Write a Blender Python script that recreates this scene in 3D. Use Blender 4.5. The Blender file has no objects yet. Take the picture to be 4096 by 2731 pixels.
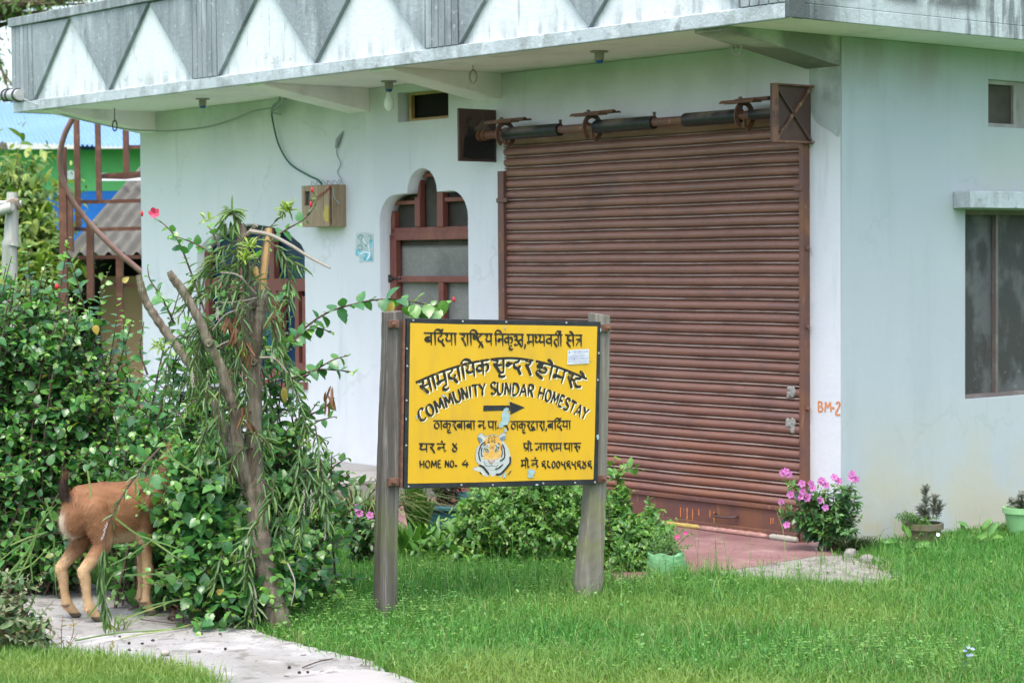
import bpy, bmesh, math, random
import numpy as np
from mathutils import Vector, Matrix
random.seed(7)
RNG = np.random.default_rng(11)
PI = math.pi
scene = bpy.context.scene
COL = scene.collection

# ------------------------------------------------------------------ camera
FPX, PITCH, ROLL, HEAD, EYE = 8605.7, .0380436, -.0071988, .87467, 1.65
_M = np.array([[1, 0, 0], [0, -math.sin(PITCH), -math.cos(PITCH)], [0, math.cos(PITCH), -math.sin(PITCH)]])
_c, _s = math.cos(ROLL), math.sin(ROLL)
CR = np.array([[_c, -_s, 0], [_s, _c, 0], [0, 0, 1]]) @ _M
cam = bpy.data.cameras.new('camera')
camo = bpy.data.objects.new('camera', cam)
COL.objects.link(camo)
cam.sensor_width = 36
cam.lens = 36 * FPX / 4096
cam.clip_start = .1
cam.clip_end = 3000
cam.dof.use_dof = True
cam.dof.focus_distance = 10.3
cam.dof.aperture_fstop = 5.6
m3 = Matrix(((CR[0][0], -CR[1][0], -CR[2][0]), (CR[0][1], -CR[1][1], -CR[2][1]), (CR[0][2], -CR[1][2], -CR[2][2])))
camo.matrix_world = Matrix.Translation((0, 0, EYE)) @ m3.to_4x4()
scene.camera = camo

# ------------------------------------------------------------------ light: bright overcast sky, weak wide sun
SUN_EL, SUN_AZ = 68, 190          # azimuth of the sun, clockwise from +Y
w = bpy.data.worlds.new('World')
scene.world = w
w.use_nodes = True
nt = w.node_tree
sky = nt.nodes.new('ShaderNodeTexSky')
sky.sky_type = 'NISHITA'
sky.sun_disc = False
sky.sun_elevation = math.radians(SUN_EL)
sky.sun_rotation = math.radians(SUN_AZ)
sky.air_density = 1.0
sky.dust_density = 4.0
sky.ozone_density = 1.0
hsv = nt.nodes.new('ShaderNodeHueSaturation')
hsv.inputs['Saturation'].default_value = .85
nt.links.new(sky.outputs[0], hsv.inputs['Color'])
bg = nt.nodes['Background']
nt.links.new(hsv.outputs[0], bg.inputs[0])
bg.inputs[1].default_value = .15
sl = bpy.data.lights.new('sun', 'SUN')
sl.energy = .5
sl.angle = math.radians(25)
sl.color = (1, .975, .94)
so = bpy.data.objects.new('sun', sl)
COL.objects.link(so)
az, el = math.radians(SUN_AZ), math.radians(SUN_EL)
sd = Vector((math.sin(az) * math.cos(el), math.cos(az) * math.cos(el), math.sin(el)))
so.rotation_euler = sd.to_track_quat('Z', 'Y').to_euler()
so.location = (-4, -4, 12)
vs = scene.view_settings
vs.view_transform = 'Standard'
vs.look = 'None'
vs.gamma = 1
vs.exposure = 1.8
scene.render.engine = 'CYCLES'
scene.cycles.use_denoising = True
scene.cycles.max_bounces = 7
scene.cycles.transparent_max_bounces = 8

# ------------------------------------------------------------------ measuring helpers (photo pixel -> point on a real plane)
O3 = np.array([0, 0, EYE])
U1 = np.array([-math.cos(HEAD), math.sin(HEAD), 0])
U2 = np.array([math.sin(HEAD), math.cos(HEAD), 0])
def ray(x, y): return CR.T @ np.array([(x - 2048) / FPX, (y - 1365.5) / FPX, 1.])
def G(x, y, z=0.):
    d = ray(x, y); return O3 + d * (z - EYE) / d[2]
def P(x, y, Y):
    d = ray(x, y); return O3 + d * Y / d[1]
CORNER = G(3370, 2190)
def pl(x, y, n, q):
    d = ray(x, y); return O3 + d * ((q - O3) @ n) / (d @ n)
def F(x, y, b=0.):                                       # building front plane -> local (x, z)
    v = pl(x, y, U2, CORNER + b * U2); return (-(v - CORNER) @ U1, v[2])
def S(x, y, a=0.):                                       # building side plane -> local (y, z)
    v = pl(x, y, U1, CORNER + a * U1); return ((v - CORNER) @ U2, v[2])
def SOF(x, y, z=2.895):
    v = G(x, y, z) - CORNER; return (-(v @ U1), v @ U2, z)

# ------------------------------------------------------------------ object helpers
def tag(o, label=None, cat=None, group=None, kind=None):
    if label: o['label'] = label
    if cat: o['category'] = cat
    if group: o['group'] = group
    if kind: o['kind'] = kind
    return o
def thing(name, label, cat, loc=(0, 0, 0), rz=0., group=None):
    o = bpy.data.objects.new(name, None)
    COL.objects.link(o)
    o.location = [float(c) for c in loc]; o.rotation_euler = (0, 0, rz)
    o.empty_display_size = .1
    return tag(o, label, cat, group)
def dup(o, parent=None):
    c = o.copy(); COL.objects.link(c)
    if parent is not None: c.parent = parent
    for ch in list(o.children): dup(ch, c)
    return c

class MB:
    def __init__(s): s.v = []; s.f = []; s.mi = []
    def add(s, vs, fs, mi=0):
        n = len(s.v)
        s.v += [tuple(float(c) for c in v) for v in vs]
        s.f += [tuple(i + n for i in f) for f in fs]
        s.mi += [mi] * len(fs)
        return s
    def box(s, x0, x1, y0, y1, z0, z1, mi=0):
        return s.add([(x0, y0, z0), (x1, y0, z0), (x1, y1, z0), (x0, y1, z0), (x0, y0, z1), (x1, y0, z1), (x1, y1, z1), (x0, y1, z1)],
                     [(0, 3, 2, 1), (4, 5, 6, 7), (0, 1, 5, 4), (1, 2, 6, 5), (2, 3, 7, 6), (3, 0, 4, 7)], mi)
    def hexa(s, b4, t4, mi=0):
        return s.add(list(b4) + list(t4), [(0, 3, 2, 1), (4, 5, 6, 7), (0, 1, 5, 4), (1, 2, 6, 5), (2, 3, 7, 6), (3, 0, 4, 7)], mi)
    def bar(s, p, q, w, h, mi=0, up=(0, 0, 1)):
        p, q = Vector(p), Vector(q); d = (q - p).normalized(); u = Vector(up)
        if abs(d.dot(u)) > .95: u = Vector((1, 0, 0))
        a = d.cross(u).normalized() * w / 2; b = a.cross(d).normalized() * h / 2
        return s.hexa([p - a - b, p + a - b, p + a + b, p - a + b], [q - a - b, q + a - b, q + a + b, q - a + b], mi)
    def tube(s, pts, r, n=8, mi=0, caps=True, jit=0.):
        pts = [Vector(p) for p in pts]
        if not hasattr(r, '__len__'): r = [r] * len(pts)
        k = len(s.v); nrm = None
        for i, p in enumerate(pts):
            t = (pts[min(i + 1, len(pts) - 1)] - pts[max(i - 1, 0)])
            t = t.normalized() if t.length > 1e-9 else Vector((0, 0, 1))
            if nrm is None:
                nrm = t.cross(Vector((0, 0, 1)) if abs(t.z) < .9 else Vector((1, 0, 0))).normalized()
            nrm = (nrm - t * nrm.dot(t)).normalized(); bn = t.cross(nrm)
            for j in range(n):
                a = 2 * PI * j / n
                rr = r[i] * (1 + (random.uniform(-jit, jit) if jit else 0))
                s.v.append(tuple(p + (nrm * math.cos(a) + bn * math.sin(a)) * rr))
        for i in range(len(pts) - 1):
            for j in range(n):
                a, b = k + i * n + j, k + i * n + (j + 1) % n
                s.f.append((a, b, b + n, a + n)); s.mi.append(mi)
        if caps:
            s.f.append(tuple(k + j for j in reversed(range(n)))); s.mi.append(mi)
            e = k + (len(pts) - 1) * n
            s.f.append(tuple(e + j for j in range(n))); s.mi.append(mi)
        return s
    def lathe(s, c, prof, n=20, mi=0, axis='z'):
        k = len(s.v); c = Vector(c)
        for r, z in prof:
            for j in range(n):
                a = 2 * PI * j / n
                q = {'z': (r * math.cos(a), r * math.sin(a), z), 'x': (z, r * math.cos(a), r * math.sin(a)), 'y': (r * math.sin(a), z, r * math.cos(a))}[axis]
                s.v.append(tuple(c + Vector(q)))
        for i in range(len(prof) - 1):
            for j in range(n):
                a, b = k + i * n + j, k + i * n + (j + 1) % n
                s.f.append((a, b, b + n, a + n)); s.mi.append(mi)
        return s
    def prism(s, poly, fr, d, mi=0):                     # poly 2D, fr(u, v, w) -> 3D, from w=0 to w=d
        n = len(poly)
        vs = [fr(u, v, 0) for u, v in poly] + [fr(u, v, d) for u, v in poly]
        fs = [tuple(range(n)), tuple(range(2 * n - 1, n - 1, -1))] + [(i, i + n, (i + 1) % n + n, (i + 1) % n) for i in range(n)]
        return s.add(vs, fs, mi)
    def flat(s, poly, fr, w, mi=0):
        return s.add([fr(u, v, w) for u, v in poly], [tuple(range(len(poly)))], mi)
    def build(s, name, m, parent=None, smooth=False, bevel=0., seg=2, fixn=True):
        me = bpy.data.meshes.new(name)
        me.from_pydata(s.v, [], s.f)
        for x in (m if isinstance(m, (list, tuple)) else [m]): me.materials.append(x)
        me.polygons.foreach_set('material_index', s.mi)
        if fixn:
            b = bmesh.new(); b.from_mesh(me); bmesh.ops.recalc_face_normals(b, faces=b.faces); b.to_mesh(me); b.free()
        if smooth:
            me.polygons.foreach_set('use_smooth', [True] * len(me.polygons))
            me.set_sharp_from_angle(angle=math.radians(45))
        o = bpy.data.objects.new(name, me); COL.objects.link(o)
        if parent is not None: o.parent = parent
        if bevel:
            b = o.modifiers.new('bevel', 'BEVEL'); b.width = bevel; b.segments = seg; b.limit_method = 'ANGLE'; b.angle_limit = .6
        return o

def mesh_obj(name, V, T, m, parent=None, attrs=None, smooth=True):
    """fast mesh from numpy: V (n,3), T (k,3|4) index array"""
    me = bpy.data.meshes.new(name)
    V = np.asarray(V, np.float32); T = np.asarray(T, np.int32)
    me.vertices.add(len(V)); me.vertices.foreach_set('co', V.ravel())
    k = T.shape[1]
    me.loops.add(T.size); me.loops.foreach_set('vertex_index', T.ravel())
    me.polygons.add(len(T))
    me.polygons.foreach_set('loop_start', np.arange(0, T.size, k, dtype=np.int32))
    me.polygons.foreach_set('loop_total', np.full(len(T), k, np.int32))
    me.polygons.foreach_set('use_smooth', np.full(len(T), smooth))
    for an, av in (attrs or {}).items():
        a = me.attributes.new(an, 'FLOAT', 'POINT'); a.data.foreach_set('value', np.asarray(av, np.float32))
    me.update(calc_edges=True)
    me.materials.append(m)
    o = bpy.data.objects.new(name, me); COL.objects.link(o)
    if parent is not None: o.parent = parent
    return o

def plate(name, outline, holes, depth, fr, m, parent):
    """panel with holes: 2D outline + hole outlines, extruded; fr(u, v, w) -> 3D with w in 0..depth"""
    cu = bpy.data.curves.new(name, 'CURVE'); cu.dimensions = '2D'; cu.fill_mode = 'BOTH'; cu.extrude = depth / 2
    for pts in [outline] + holes:
        sp = cu.splines.new('POLY'); sp.points.add(len(pts) - 1)
        for i, (u, v) in enumerate(pts): sp.points[i].co = (u, v, 0, 1)
        sp.use_cyclic_u = True
    o = bpy.data.objects.new(name, cu); COL.objects.link(o)
    dg = bpy.context.evaluated_depsgraph_get(); dg.update()
    me = bpy.data.meshes.new_from_object(o.evaluated_get(dg))
    bpy.data.objects.remove(o)
    for v in me.vertices: v.co = fr(v.co.x, v.co.y, v.co.z + depth / 2)
    b = bmesh.new(); b.from_mesh(me); bmesh.ops.remove_doubles(b, verts=b.verts, dist=1e-5); bmesh.ops.recalc_face_normals(b, faces=b.faces); b.to_mesh(me); b.free()
    me.name = name; me.materials.clear(); me.materials.append(m)
    o = bpy.data.objects.new(name, me); COL.objects.link(o); o.parent = parent
    return o

def smooth_path(pts, per=6):
    pts = [np.array(p, float) for p in pts]
    if len(pts) < 3: return pts
    q = [2 * pts[0] - pts[1]] + pts + [2 * pts[-1] - pts[-2]]
    out = []
    for i in range(1, len(q) - 2):
        for k in range(per):
            t = k / per
            out.append(.5 * ((2 * q[i]) + (-q[i - 1] + q[i + 1]) * t + (2 * q[i - 1] - 5 * q[i] + 4 * q[i + 1] - q[i + 2]) * t * t + (-q[i - 1] + 3 * q[i] - 3 * q[i + 1] + q[i + 2]) * t ** 3))
    out.append(pts[-1]); return out

# ------------------------------------------------------------------ materials
MATS = {}
def _nodes(name):
    m = bpy.data.materials.new(name); m.use_nodes = True
    t = m.node_tree; return m, t, t.nodes['Principled BSDF']
def _noise(t, co, scale, stretch=(1, 1, 1), detail=5, rough=.6, off=0.):
    mp = t.nodes.new('ShaderNodeMapping'); mp.inputs['Scale'].default_value = stretch; mp.inputs['Location'].default_value = (off, off * .7, off * .3)
    t.links.new(co, mp.inputs[0])
    n = t.nodes.new('ShaderNodeTexNoise'); n.inputs['Scale'].default_value = scale; n.inputs['Detail'].default_value = detail; n.inputs['Roughness'].default_value = rough
    t.links.new(mp.outputs[0], n.inputs[0]); return n.outputs[0]
def _range(t, val, lo, hi, a=0., b=1.):
    r = t.nodes.new('ShaderNodeMapRange'); r.inputs[1].default_value = lo; r.inputs[2].default_value = hi; r.inputs[3].default_value = a; r.inputs[4].default_value = b
    r.interpolation_type = 'SMOOTHSTEP'
    t.links.new(val, r.inputs[0]); return r.outputs[0]
def _math(t, op, a, b):
    n = t.nodes.new('ShaderNodeMath'); n.operation = op
    for i, x in enumerate((a, b)):
        if isinstance(x, (int, float)): n.inputs[i].default_value = x
        else: t.links.new(x, n.inputs[i])
    return n.outputs[0]
def _mix(t, fac, a, b):
    n = t.nodes.new('ShaderNodeMix'); n.data_type = 'RGBA'
    for i, x in ((0, fac), (6, a), (7, b)):
        if isinstance(x, (int, float)): n.inputs[i].default_value = x
        elif isinstance(x, tuple): n.inputs[i].default_value = (*x[:3], 1)
        else: t.links.new(x, n.inputs[i])
    return n.outputs[2]
def M(name, base, layers=(), rough=.6, bump=None, spec=.4, metal=0., rrange=None, cracks=None):
    """layers: dicts c, s(cale), lo, hi, st(retch), amt, d(etail), mask=(axis, v0, v1) fades 0->1 from v0 to v1"""
    if name in MATS: return MATS[name]
    m, t, bs = _nodes(name); MATS[name] = m
    tc = t.nodes.new('ShaderNodeTexCoord'); co = tc.outputs['Object']
    sep = None; col = base
    for i, L in enumerate(layers):
        f = _range(t, _noise(t, co, L['s'], L.get('st', (1, 1, 1)), L.get('d', 5), L.get('r', .6), 3.1 * i + L.get('off', 0)), L.get('lo', .4), L.get('hi', .6))
        for mk in ([L['mask']] if 'mask' in L else []) + L.get('masks', []):
            if sep is None:
                sep = t.nodes.new('ShaderNodeSeparateXYZ'); t.links.new(co, sep.inputs[0])
            mm = _range(t, sep.outputs['xyz'.index(mk[0])], min(mk[1], mk[2]), max(mk[1], mk[2]), 0. if mk[1] < mk[2] else 1., 1. if mk[1] < mk[2] else 0.)
            f = _math(t, 'MULTIPLY', f, mm)
        f = _math(t, 'MULTIPLY', f, L.get('amt', 1.))
        col = _mix(t, f, col, L['c'])
    if cracks:
        vo = t.nodes.new('ShaderNodeTexVoronoi'); vo.feature = 'DISTANCE_TO_EDGE'; vo.inputs['Scale'].default_value = cracks[0]
        mp = t.nodes.new('ShaderNodeVectorMath'); mp.operation = 'ADD'
        nn = t.nodes.new('ShaderNodeTexNoise'); nn.inputs['Scale'].default_value = 9
        t.links.new(co, nn.inputs[0]); t.links.new(co, mp.inputs[0])
        sc = t.nodes.new('ShaderNodeVectorMath'); sc.operation = 'SCALE'; sc.inputs[3].default_value = .25
        t.links.new(nn.outputs[1], sc.inputs[0]); t.links.new(sc.outputs[0], mp.inputs[1]); t.links.new(mp.outputs[0], vo.inputs[0])
        f = _range(t, vo.outputs[0], .004, .02, 1., 0.)
        f = _math(t, 'MULTIPLY', f, _range(t, _noise(t, co, 1.7, off=9), .48, .62))
        col = _mix(t, _math(t, 'MULTIPLY', f, cracks[2]), col, cracks[1])
    if isinstance(col, tuple): bs.inputs['Base Color'].default_value = (*col, 1)
    else: t.links.new(col, bs.inputs['Base Color'])
    bs.inputs['Roughness'].default_value = rough
    if rrange: t.links.new(_range(t, _noise(t, co, rrange[0], off=17), .35, .65, rrange[1], rrange[2]), bs.inputs['Roughness'])
    bs.inputs['Specular IOR Level'].default_value = spec
    bs.inputs['Metallic'].default_value = metal
    if bump:
        b = t.nodes.new('ShaderNodeBump'); b.inputs['Strength'].default_value = bump[0]; b.inputs['Distance'].default_value = bump[2]
        t.links.new(_noise(t, co, bump[1], bump[3] if len(bump) > 3 else (1, 1, 1), 8, .65, 5.), b.inputs['Height']); t.links.new(b.outputs[0], bs.inputs['Normal'])
    return m
def leafmat(name, cols, rough=.38, trans=.28, spec=.5, age=None, vein=None):
    """colour picked per leaf (random per island) from cols; 'age' attribute mixes to the young-leaf colour"""
    if name in MATS: return MATS[name]
    m, t, bs = _nodes(name); MATS[name] = m
    g = t.nodes.new('ShaderNodeNewGeometry')
    r = t.nodes.new('ShaderNodeValToRGB'); e = r.color_ramp.elements
    while len(e) < len(cols): e.new(.5)
    for i, (p, c) in enumerate(cols): e[i].position = p; e[i].color = (*c, 1)
    t.links.new(g.outputs['Random Per Island'], r.inputs[0])
    col = r.outputs[0]
    if age:
        a = t.nodes.new('ShaderNodeAttribute'); a.attribute_name = 'age'
        col = _mix(t, a.outputs['Fac'], col, age)
    tc = t.nodes.new('ShaderNodeTexCoord')
    col = _mix(t, _math(t, 'MULTIPLY', _range(t, _noise(t, tc.outputs['Object'], 55), .35, .7), .35), col, tuple(.62 * c for c in cols[0][1]))
    t.links.new(col, bs.inputs['Base Color'])
    bs.inputs['Roughness'].default_value = rough; bs.inputs['Specular IOR Level'].default_value = spec
    tl = t.nodes.new('ShaderNodeBsdfTranslucent')
    br = t.nodes.new('ShaderNodeMix'); br.data_type = 'RGBA'; br.blend_type = 'MULTIPLY'; br.inputs[0].default_value = 1
    t.links.new(col, br.inputs[6]); br.inputs[7].default_value = (1.25, 1.3, .6, 1)
    t.links.new(br.outputs[2], tl.inputs[0])
    mx = t.nodes.new('ShaderNodeMixShader'); mx.inputs[0].default_value = trans
    t.links.new(bs.outputs[0], mx.inputs[1]); t.links.new(tl.outputs[0], mx.inputs[2])
    t.links.new(mx.outputs[0], t.nodes['Material Output'].inputs[0])
    return m
# ================================================================== SETTING MATERIALS
m_wall = M('white_limewash', (.62, .635, .655), [
    dict(c=(.51, .53, .58), s=1.3, lo=.42, hi=.68, st=(1, 1, .5), amt=.55),
    dict(c=(.40, .45, .47), s=3.2, lo=.55, hi=.75, st=(2.2, 2.2, .25), amt=.5),
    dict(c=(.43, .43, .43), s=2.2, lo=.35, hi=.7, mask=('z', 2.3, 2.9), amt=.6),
    dict(c=(.38, .40, .37), s=40, lo=.66, hi=.74, amt=.25),
    dict(c=(.45, .44, .35), s=2.6, lo=.4, hi=.7, mask=('z', .5, .0), amt=.6)], rough=.85, bump=(.16, 14, .02), spec=.2, cracks=(1.1, (.40, .42, .42), .28))
m_side = M('pale_aqua_paint', (.365, .415, .435), [
    dict(c=(.40, .45, .465), s=.9, lo=.4, hi=.65, amt=.7),
    dict(c=(.31, .365, .375), s=2.4, lo=.5, hi=.75, st=(2.5, 2.5, .3), amt=.45),
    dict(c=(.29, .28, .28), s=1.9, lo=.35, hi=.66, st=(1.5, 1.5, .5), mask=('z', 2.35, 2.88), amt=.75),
    dict(c=(.42, .41, .30), s=1.6, lo=.3, hi=.62, mask=('z', .95, .1), amt=.85),
    dict(c=(.40, .36, .21), s=2.3, lo=.48, hi=.66, mask=('z', .5, .0), amt=.7),
    dict(c=(.39, .42, .33), s=1.2, lo=.3, hi=.6, masks=[('y', .8, 1.6), ('z', 1.55, 2.1), ('z', 2.6, 2.2)], amt=.55),
    dict(c=(.32, .34, .28), s=30, lo=.66, hi=.74, amt=.35)], rough=.8, bump=(.15, 13, .02), spec=.25, cracks=(.9, (.26, .30, .30), .2))
m_soffit = M('soffit_plaster', (.88, .82, .86), [dict(c=(.66, .64, .64), s=1.6, lo=.4, hi=.7, amt=.5), dict(c=(.34, .35, .31), s=4, lo=.55, hi=.75, amt=.4)], rough=.9, bump=(.2, 20, .02), spec=.15)
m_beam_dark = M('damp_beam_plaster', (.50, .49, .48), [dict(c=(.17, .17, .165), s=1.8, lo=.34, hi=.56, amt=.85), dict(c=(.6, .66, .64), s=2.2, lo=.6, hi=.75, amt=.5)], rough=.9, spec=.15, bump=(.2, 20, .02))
m_para = M('weathered_grey_cement', (.24, .275, .29), [
    dict(c=(.42, .47, .49), s=2.0, lo=.5, hi=.72, st=(2.5, 2.5, .5), amt=.75),
    dict(c=(.12, .14, .15), s=1.7, lo=.46, hi=.7, st=(3.2, 3.2, .35), amt=.8),
    dict(c=(.10, .12, .12), s=9, lo=.57, hi=.72, st=(2, 2, .6), amt=.5),
    dict(c=(.13, .14, .14), s=5, lo=.4, hi=.65, st=(2, 2, .5), mask=('z', 3.5, 3.66), amt=.75),
    dict(c=(.70, .74, .74), s=26, lo=.6, hi=.7, amt=.3)], rough=.9, bump=(.35, 30, .02), spec=.15)
m_white = M('flaking_white_paint', (.61, .645, .66), [
    dict(c=(.40, .44, .46), s=2.2, lo=.48, hi=.7, st=(2, 2, .5), amt=.5),
    dict(c=(.24, .27, .28), s=7, lo=.56, hi=.72, st=(2.5, 2.5, .4), amt=.6),
    dict(c=(.20, .23, .23), s=5, lo=.44, hi=.66, st=(2.5, 2.5, .5), mask=('z', 3.15, 2.96), amt=.6)], rough=.85, bump=(.3, 26, .015), spec=.2, cracks=(7, (.2, .23, .24), .75))
m_band = M('grey_fascia_band', (.40, .45, .47), [
    dict(c=(.26, .29, .29), s=4, lo=.42, hi=.66, st=(2, 2, 1), amt=.8),
    dict(c=(.55, .60, .62), s=6, lo=.52, hi=.68, amt=.7),
    dict(c=(.12, .13, .13), s=10, lo=.6, hi=.72, amt=.6)], rough=.9, bump=(.4, 30, .02), spec=.15)
m_sidepar = M('stained_side_parapet', (.40, .45, .46), [
    dict(c=(.28, .32, .32), s=2, lo=.42, hi=.7, st=(2, 2, .4), amt=.6),
    dict(c=(.09, .10, .10), s=3.0, lo=.42, hi=.58, st=(1, 1.5, .6), masks=[('z', 2.99, 3.06)], amt=.9), dict(c=(.07, .08, .08), s=6, lo=.48, hi=.62, st=(1, 2.2, .3), masks=[('y', -.1, .6)], amt=.7),
    dict(c=(.07, .08, .08), s=5, lo=.28, hi=.52, st=(2, 2, .5), masks=[('y', -.35, -.8)], amt=.95),
    dict(c=(.16, .19, .18), s=4, lo=.5, hi=.7, st=(2, 3, .35), amt=.55)], rough=.9, bump=(.35, 26, .02), spec=.15, cracks=(3, (.08, .09, .09), .8))
m_shut = M('rusty_brown_shutter_paint', (.205, .100, .074), [
    dict(c=(.26, .125, .088), s=3, lo=.4, hi=.68, st=(.5, 1, 1.6), amt=.75),
    dict(c=(.15, .09, .075), s=14, lo=.5, hi=.7, st=(.6, 1, 1), amt=.5),
    dict(c=(.25, .105, .055), s=2.2, lo=.42, hi=.66, mask=('z', 1.5, .1), amt=.75),
    dict(c=(.13, .075, .07), s=5, lo=.56, hi=.72, st=(.4, 1, 1), amt=.6),
    dict(c=(.34, .25, .2), s=70, lo=.68, hi=.76, amt=.6)], rough=.45, rrange=(7, .34, .6), bump=(.25, 60, .004), spec=.5)
m_rail = M('rusty_brown_rail_paint', (.125, .058, .046), [
    dict(c=(.19, .08, .035), s=4, lo=.42, hi=.66, amt=.7),
    dict(c=(.42, .2, .09), s=9, lo=.62, hi=.72, st=(3, 3, .5), amt=.6),
    dict(c=(.5, .42, .36), s=34, lo=.66, hi=.74, amt=.5)], rough=.5, bump=(.25, 50, .005), spec=.45)
m_metalbox = M('dull_brown_end_plate', (.075, .042, .038), [dict(c=(.13, .07, .05), s=5, lo=.45, hi=.7, amt=.6), dict(c=(.3, .24, .2), s=45, lo=.68, hi=.76, amt=.5)], rough=.55, spec=.4)
m_flange = M('scuffed_flange_paint', (.20, .095, .06), [dict(c=(.09, .045, .035), s=12, lo=.45, hi=.6, amt=.8), dict(c=(.42, .3, .2), s=20, lo=.6, hi=.7, amt=.7)], rough=.6)
m_grease = M('black_grease', (.012, .012, .013), [dict(c=(.16, .12, .09), s=7, lo=.42, hi=.62, st=(.6, 1, 1), mask=('z', 2.46, 2.51), amt=.9), dict(c=(.03, .028, .028), s=20, lo=.5, hi=.7, amt=.6)], rough=.5, spec=.4)
m_brown = M('red_brown_joinery_paint', (.17, .052, .040), [dict(c=(.24, .095, .06), s=5, lo=.45, hi=.68, st=(1, 1, .5), amt=.6), dict(c=(.10, .035, .03), s=9, lo=.55, hi=.72, amt=.5)], rough=.5, spec=.4, bump=(.15, 30, .005, (3, 3, .4)))
m_mesh = M('grey_insect_mesh', (.19, .19, .175), [dict(c=(.26, .26, .23), s=150, lo=.45, hi=.55, d=1, amt=.8), dict(c=(.09, .09, .08), s=3, lo=.4, hi=.7, amt=.5)], rough=.7, spec=.25)
m_dusty = M('dusty_dark_glass', (.040, .036, .029), [dict(c=(.085, .075, .06), s=4, lo=.4, hi=.7, amt=.7)], rough=.6, spec=.2)
m_dark = M('painted_interior_shade', (.02, .019, .018), rough=.9, spec=.1)  # near-black colour painted in for the shade inside rooms, vent and shed
m_blueglass = M('blue_reflective_glass', (.008, .035, .075), [dict(c=(.014, .075, .15), s=3, lo=.4, hi=.65, st=(2, 1, .6), amt=.8), dict(c=(.005, .012, .025), s=4, lo=.5, hi=.7, amt=.8)], rough=.12, spec=.6)
m_jamb = M('bare_cement_reveal', (.27, .26, .24), [dict(c=(.17, .16, .15), s=5, lo=.45, hi=.7, amt=.7)], rough=.9, spec=.15, bump=(.3, 30, .01))
m_ply = M('raw_timber_strip', (.42, .28, .12), [dict(c=(.3, .18, .08), s=8, lo=.45, hi=.65, amt=.7)], rough=.7)
m_greywood = M('grey_window_frame', (.30, .29, .27), [dict(c=(.2, .19, .17), s=8, lo=.45, hi=.65, amt=.6)], rough=.7)
m_netting = M('dark_window_netting', (.042, .041, .038), [dict(c=(.11, .115, .112), s=4.5, lo=.46, hi=.62, st=(1, 1, .7), amt=.75), dict(c=(.24, .26, .26), s=14, lo=.6, hi=.72, mask=('z', 1.2, .85), amt=.45), dict(c=(.03, .04, .038), s=3, lo=.52, hi=.7, amt=.7)], rough=.6, spec=.3)
m_orange = M('orange_brush_paint', (.60, .20, .05), [dict(c=(.75, .5, .35), s=60, lo=.5, hi=.65, amt=.5)], rough=.7)
m_iron = M('dark_iron', (.03, .028, .027), rough=.5, spec=.4)
m_cable = M('grey_cable', (.26, .30, .31), rough=.6)
m_cableg = M('green_cable', (.02, .10, .08), rough=.5)
m_plastic = M('dull_lamp_holder', (.30, .27, .24), rough=.4)
m_bluep = M('blue_plastic', (.02, .10, .35), rough=.4)
m_bulb = M('frosted_bulb', (.78, .80, .80), rough=.25, spec=.5)

# ================================================================== HOUSE
house = thing('house', 'white flat-roofed shop house with patterned parapet and brown shutter', 'house', CORNER, -HEAD)
FR = lambda u, v, w: (u, w, v)              # front: u = x, v = z, w goes into the house
SD = lambda u, v, w: (-w, u, v)             # side: u = y, v = z, w goes into the house
def arc(cx, cz, r, a0, a1, n=8): return [(cx + r * math.cos(math.radians(a0 + (a1 - a0) * i / n)), cz + r * math.sin(math.radians(a0 + (a1 - a0) * i / n))) for i in range(n + 1)]
DL, DR = -4.397, -3.378
door_hole = [(DR, -.05)] + arc(DR - .19, 1.94, .19, 0, 90, 7) + arc(-3.894, 2.125, .172, 0, 180, 12) + arc(DL + .19, 1.93, .19, 90, 180, 7) + [(DL, -.05)]
win_hole = [(-5.355, .735), (-5.355, 1.72)] + [(-5.40, 1.775), (-5.55, 1.85), (-5.8, 1.915), (-6.12, 1.945), (-6.45, 1.915), (-6.7, 1.85), (-6.85, 1.775)] + [(-6.895, 1.72), (-6.895, .735)]
vent_hole = [(-3.585, 2.63), (-3.585, 2.84), (-4.17, 2.84), (-4.17, 2.63)]
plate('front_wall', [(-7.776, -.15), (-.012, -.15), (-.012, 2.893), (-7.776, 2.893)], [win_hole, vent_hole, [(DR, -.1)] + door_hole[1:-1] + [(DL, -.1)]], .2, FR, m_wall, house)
WY0, WZ0, WZ1 = 1.101, .79, 1.93
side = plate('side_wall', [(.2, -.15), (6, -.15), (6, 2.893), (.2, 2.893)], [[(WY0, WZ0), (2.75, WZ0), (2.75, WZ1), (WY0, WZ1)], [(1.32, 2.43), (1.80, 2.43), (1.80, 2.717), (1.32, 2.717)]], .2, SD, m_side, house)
bmx = bmesh.new(); bmx.from_mesh(side.data)
for c in ((-.012, 0), ):
    bmesh.ops.create_cube(bmx, size=1, matrix=Matrix.Translation((-.006, .1, 1.3715)) @ Matrix.Diagonal((.012, .2, 3.043, 1)))
bmx.to_mesh(side.data); bmx.free()
b = MB(); b.box(-7.776, -7.576, .2, 6, -.15, 2.893); b.box(-7.57, -.2, 5.8, 6, -.15, 2.893); b.build('rear_wall', m_wall, house)
b = MB(); b.box(-7.5, -.21, 1.4, 1.45, -.1, 2.89); b.box(-1.05, -1.0, 1.46, 5.7, -.1, 2.89); b.build('room_shade_panel', m_dark, house)  # near-black panels, the gloom behind door and windows put into their colour
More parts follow.
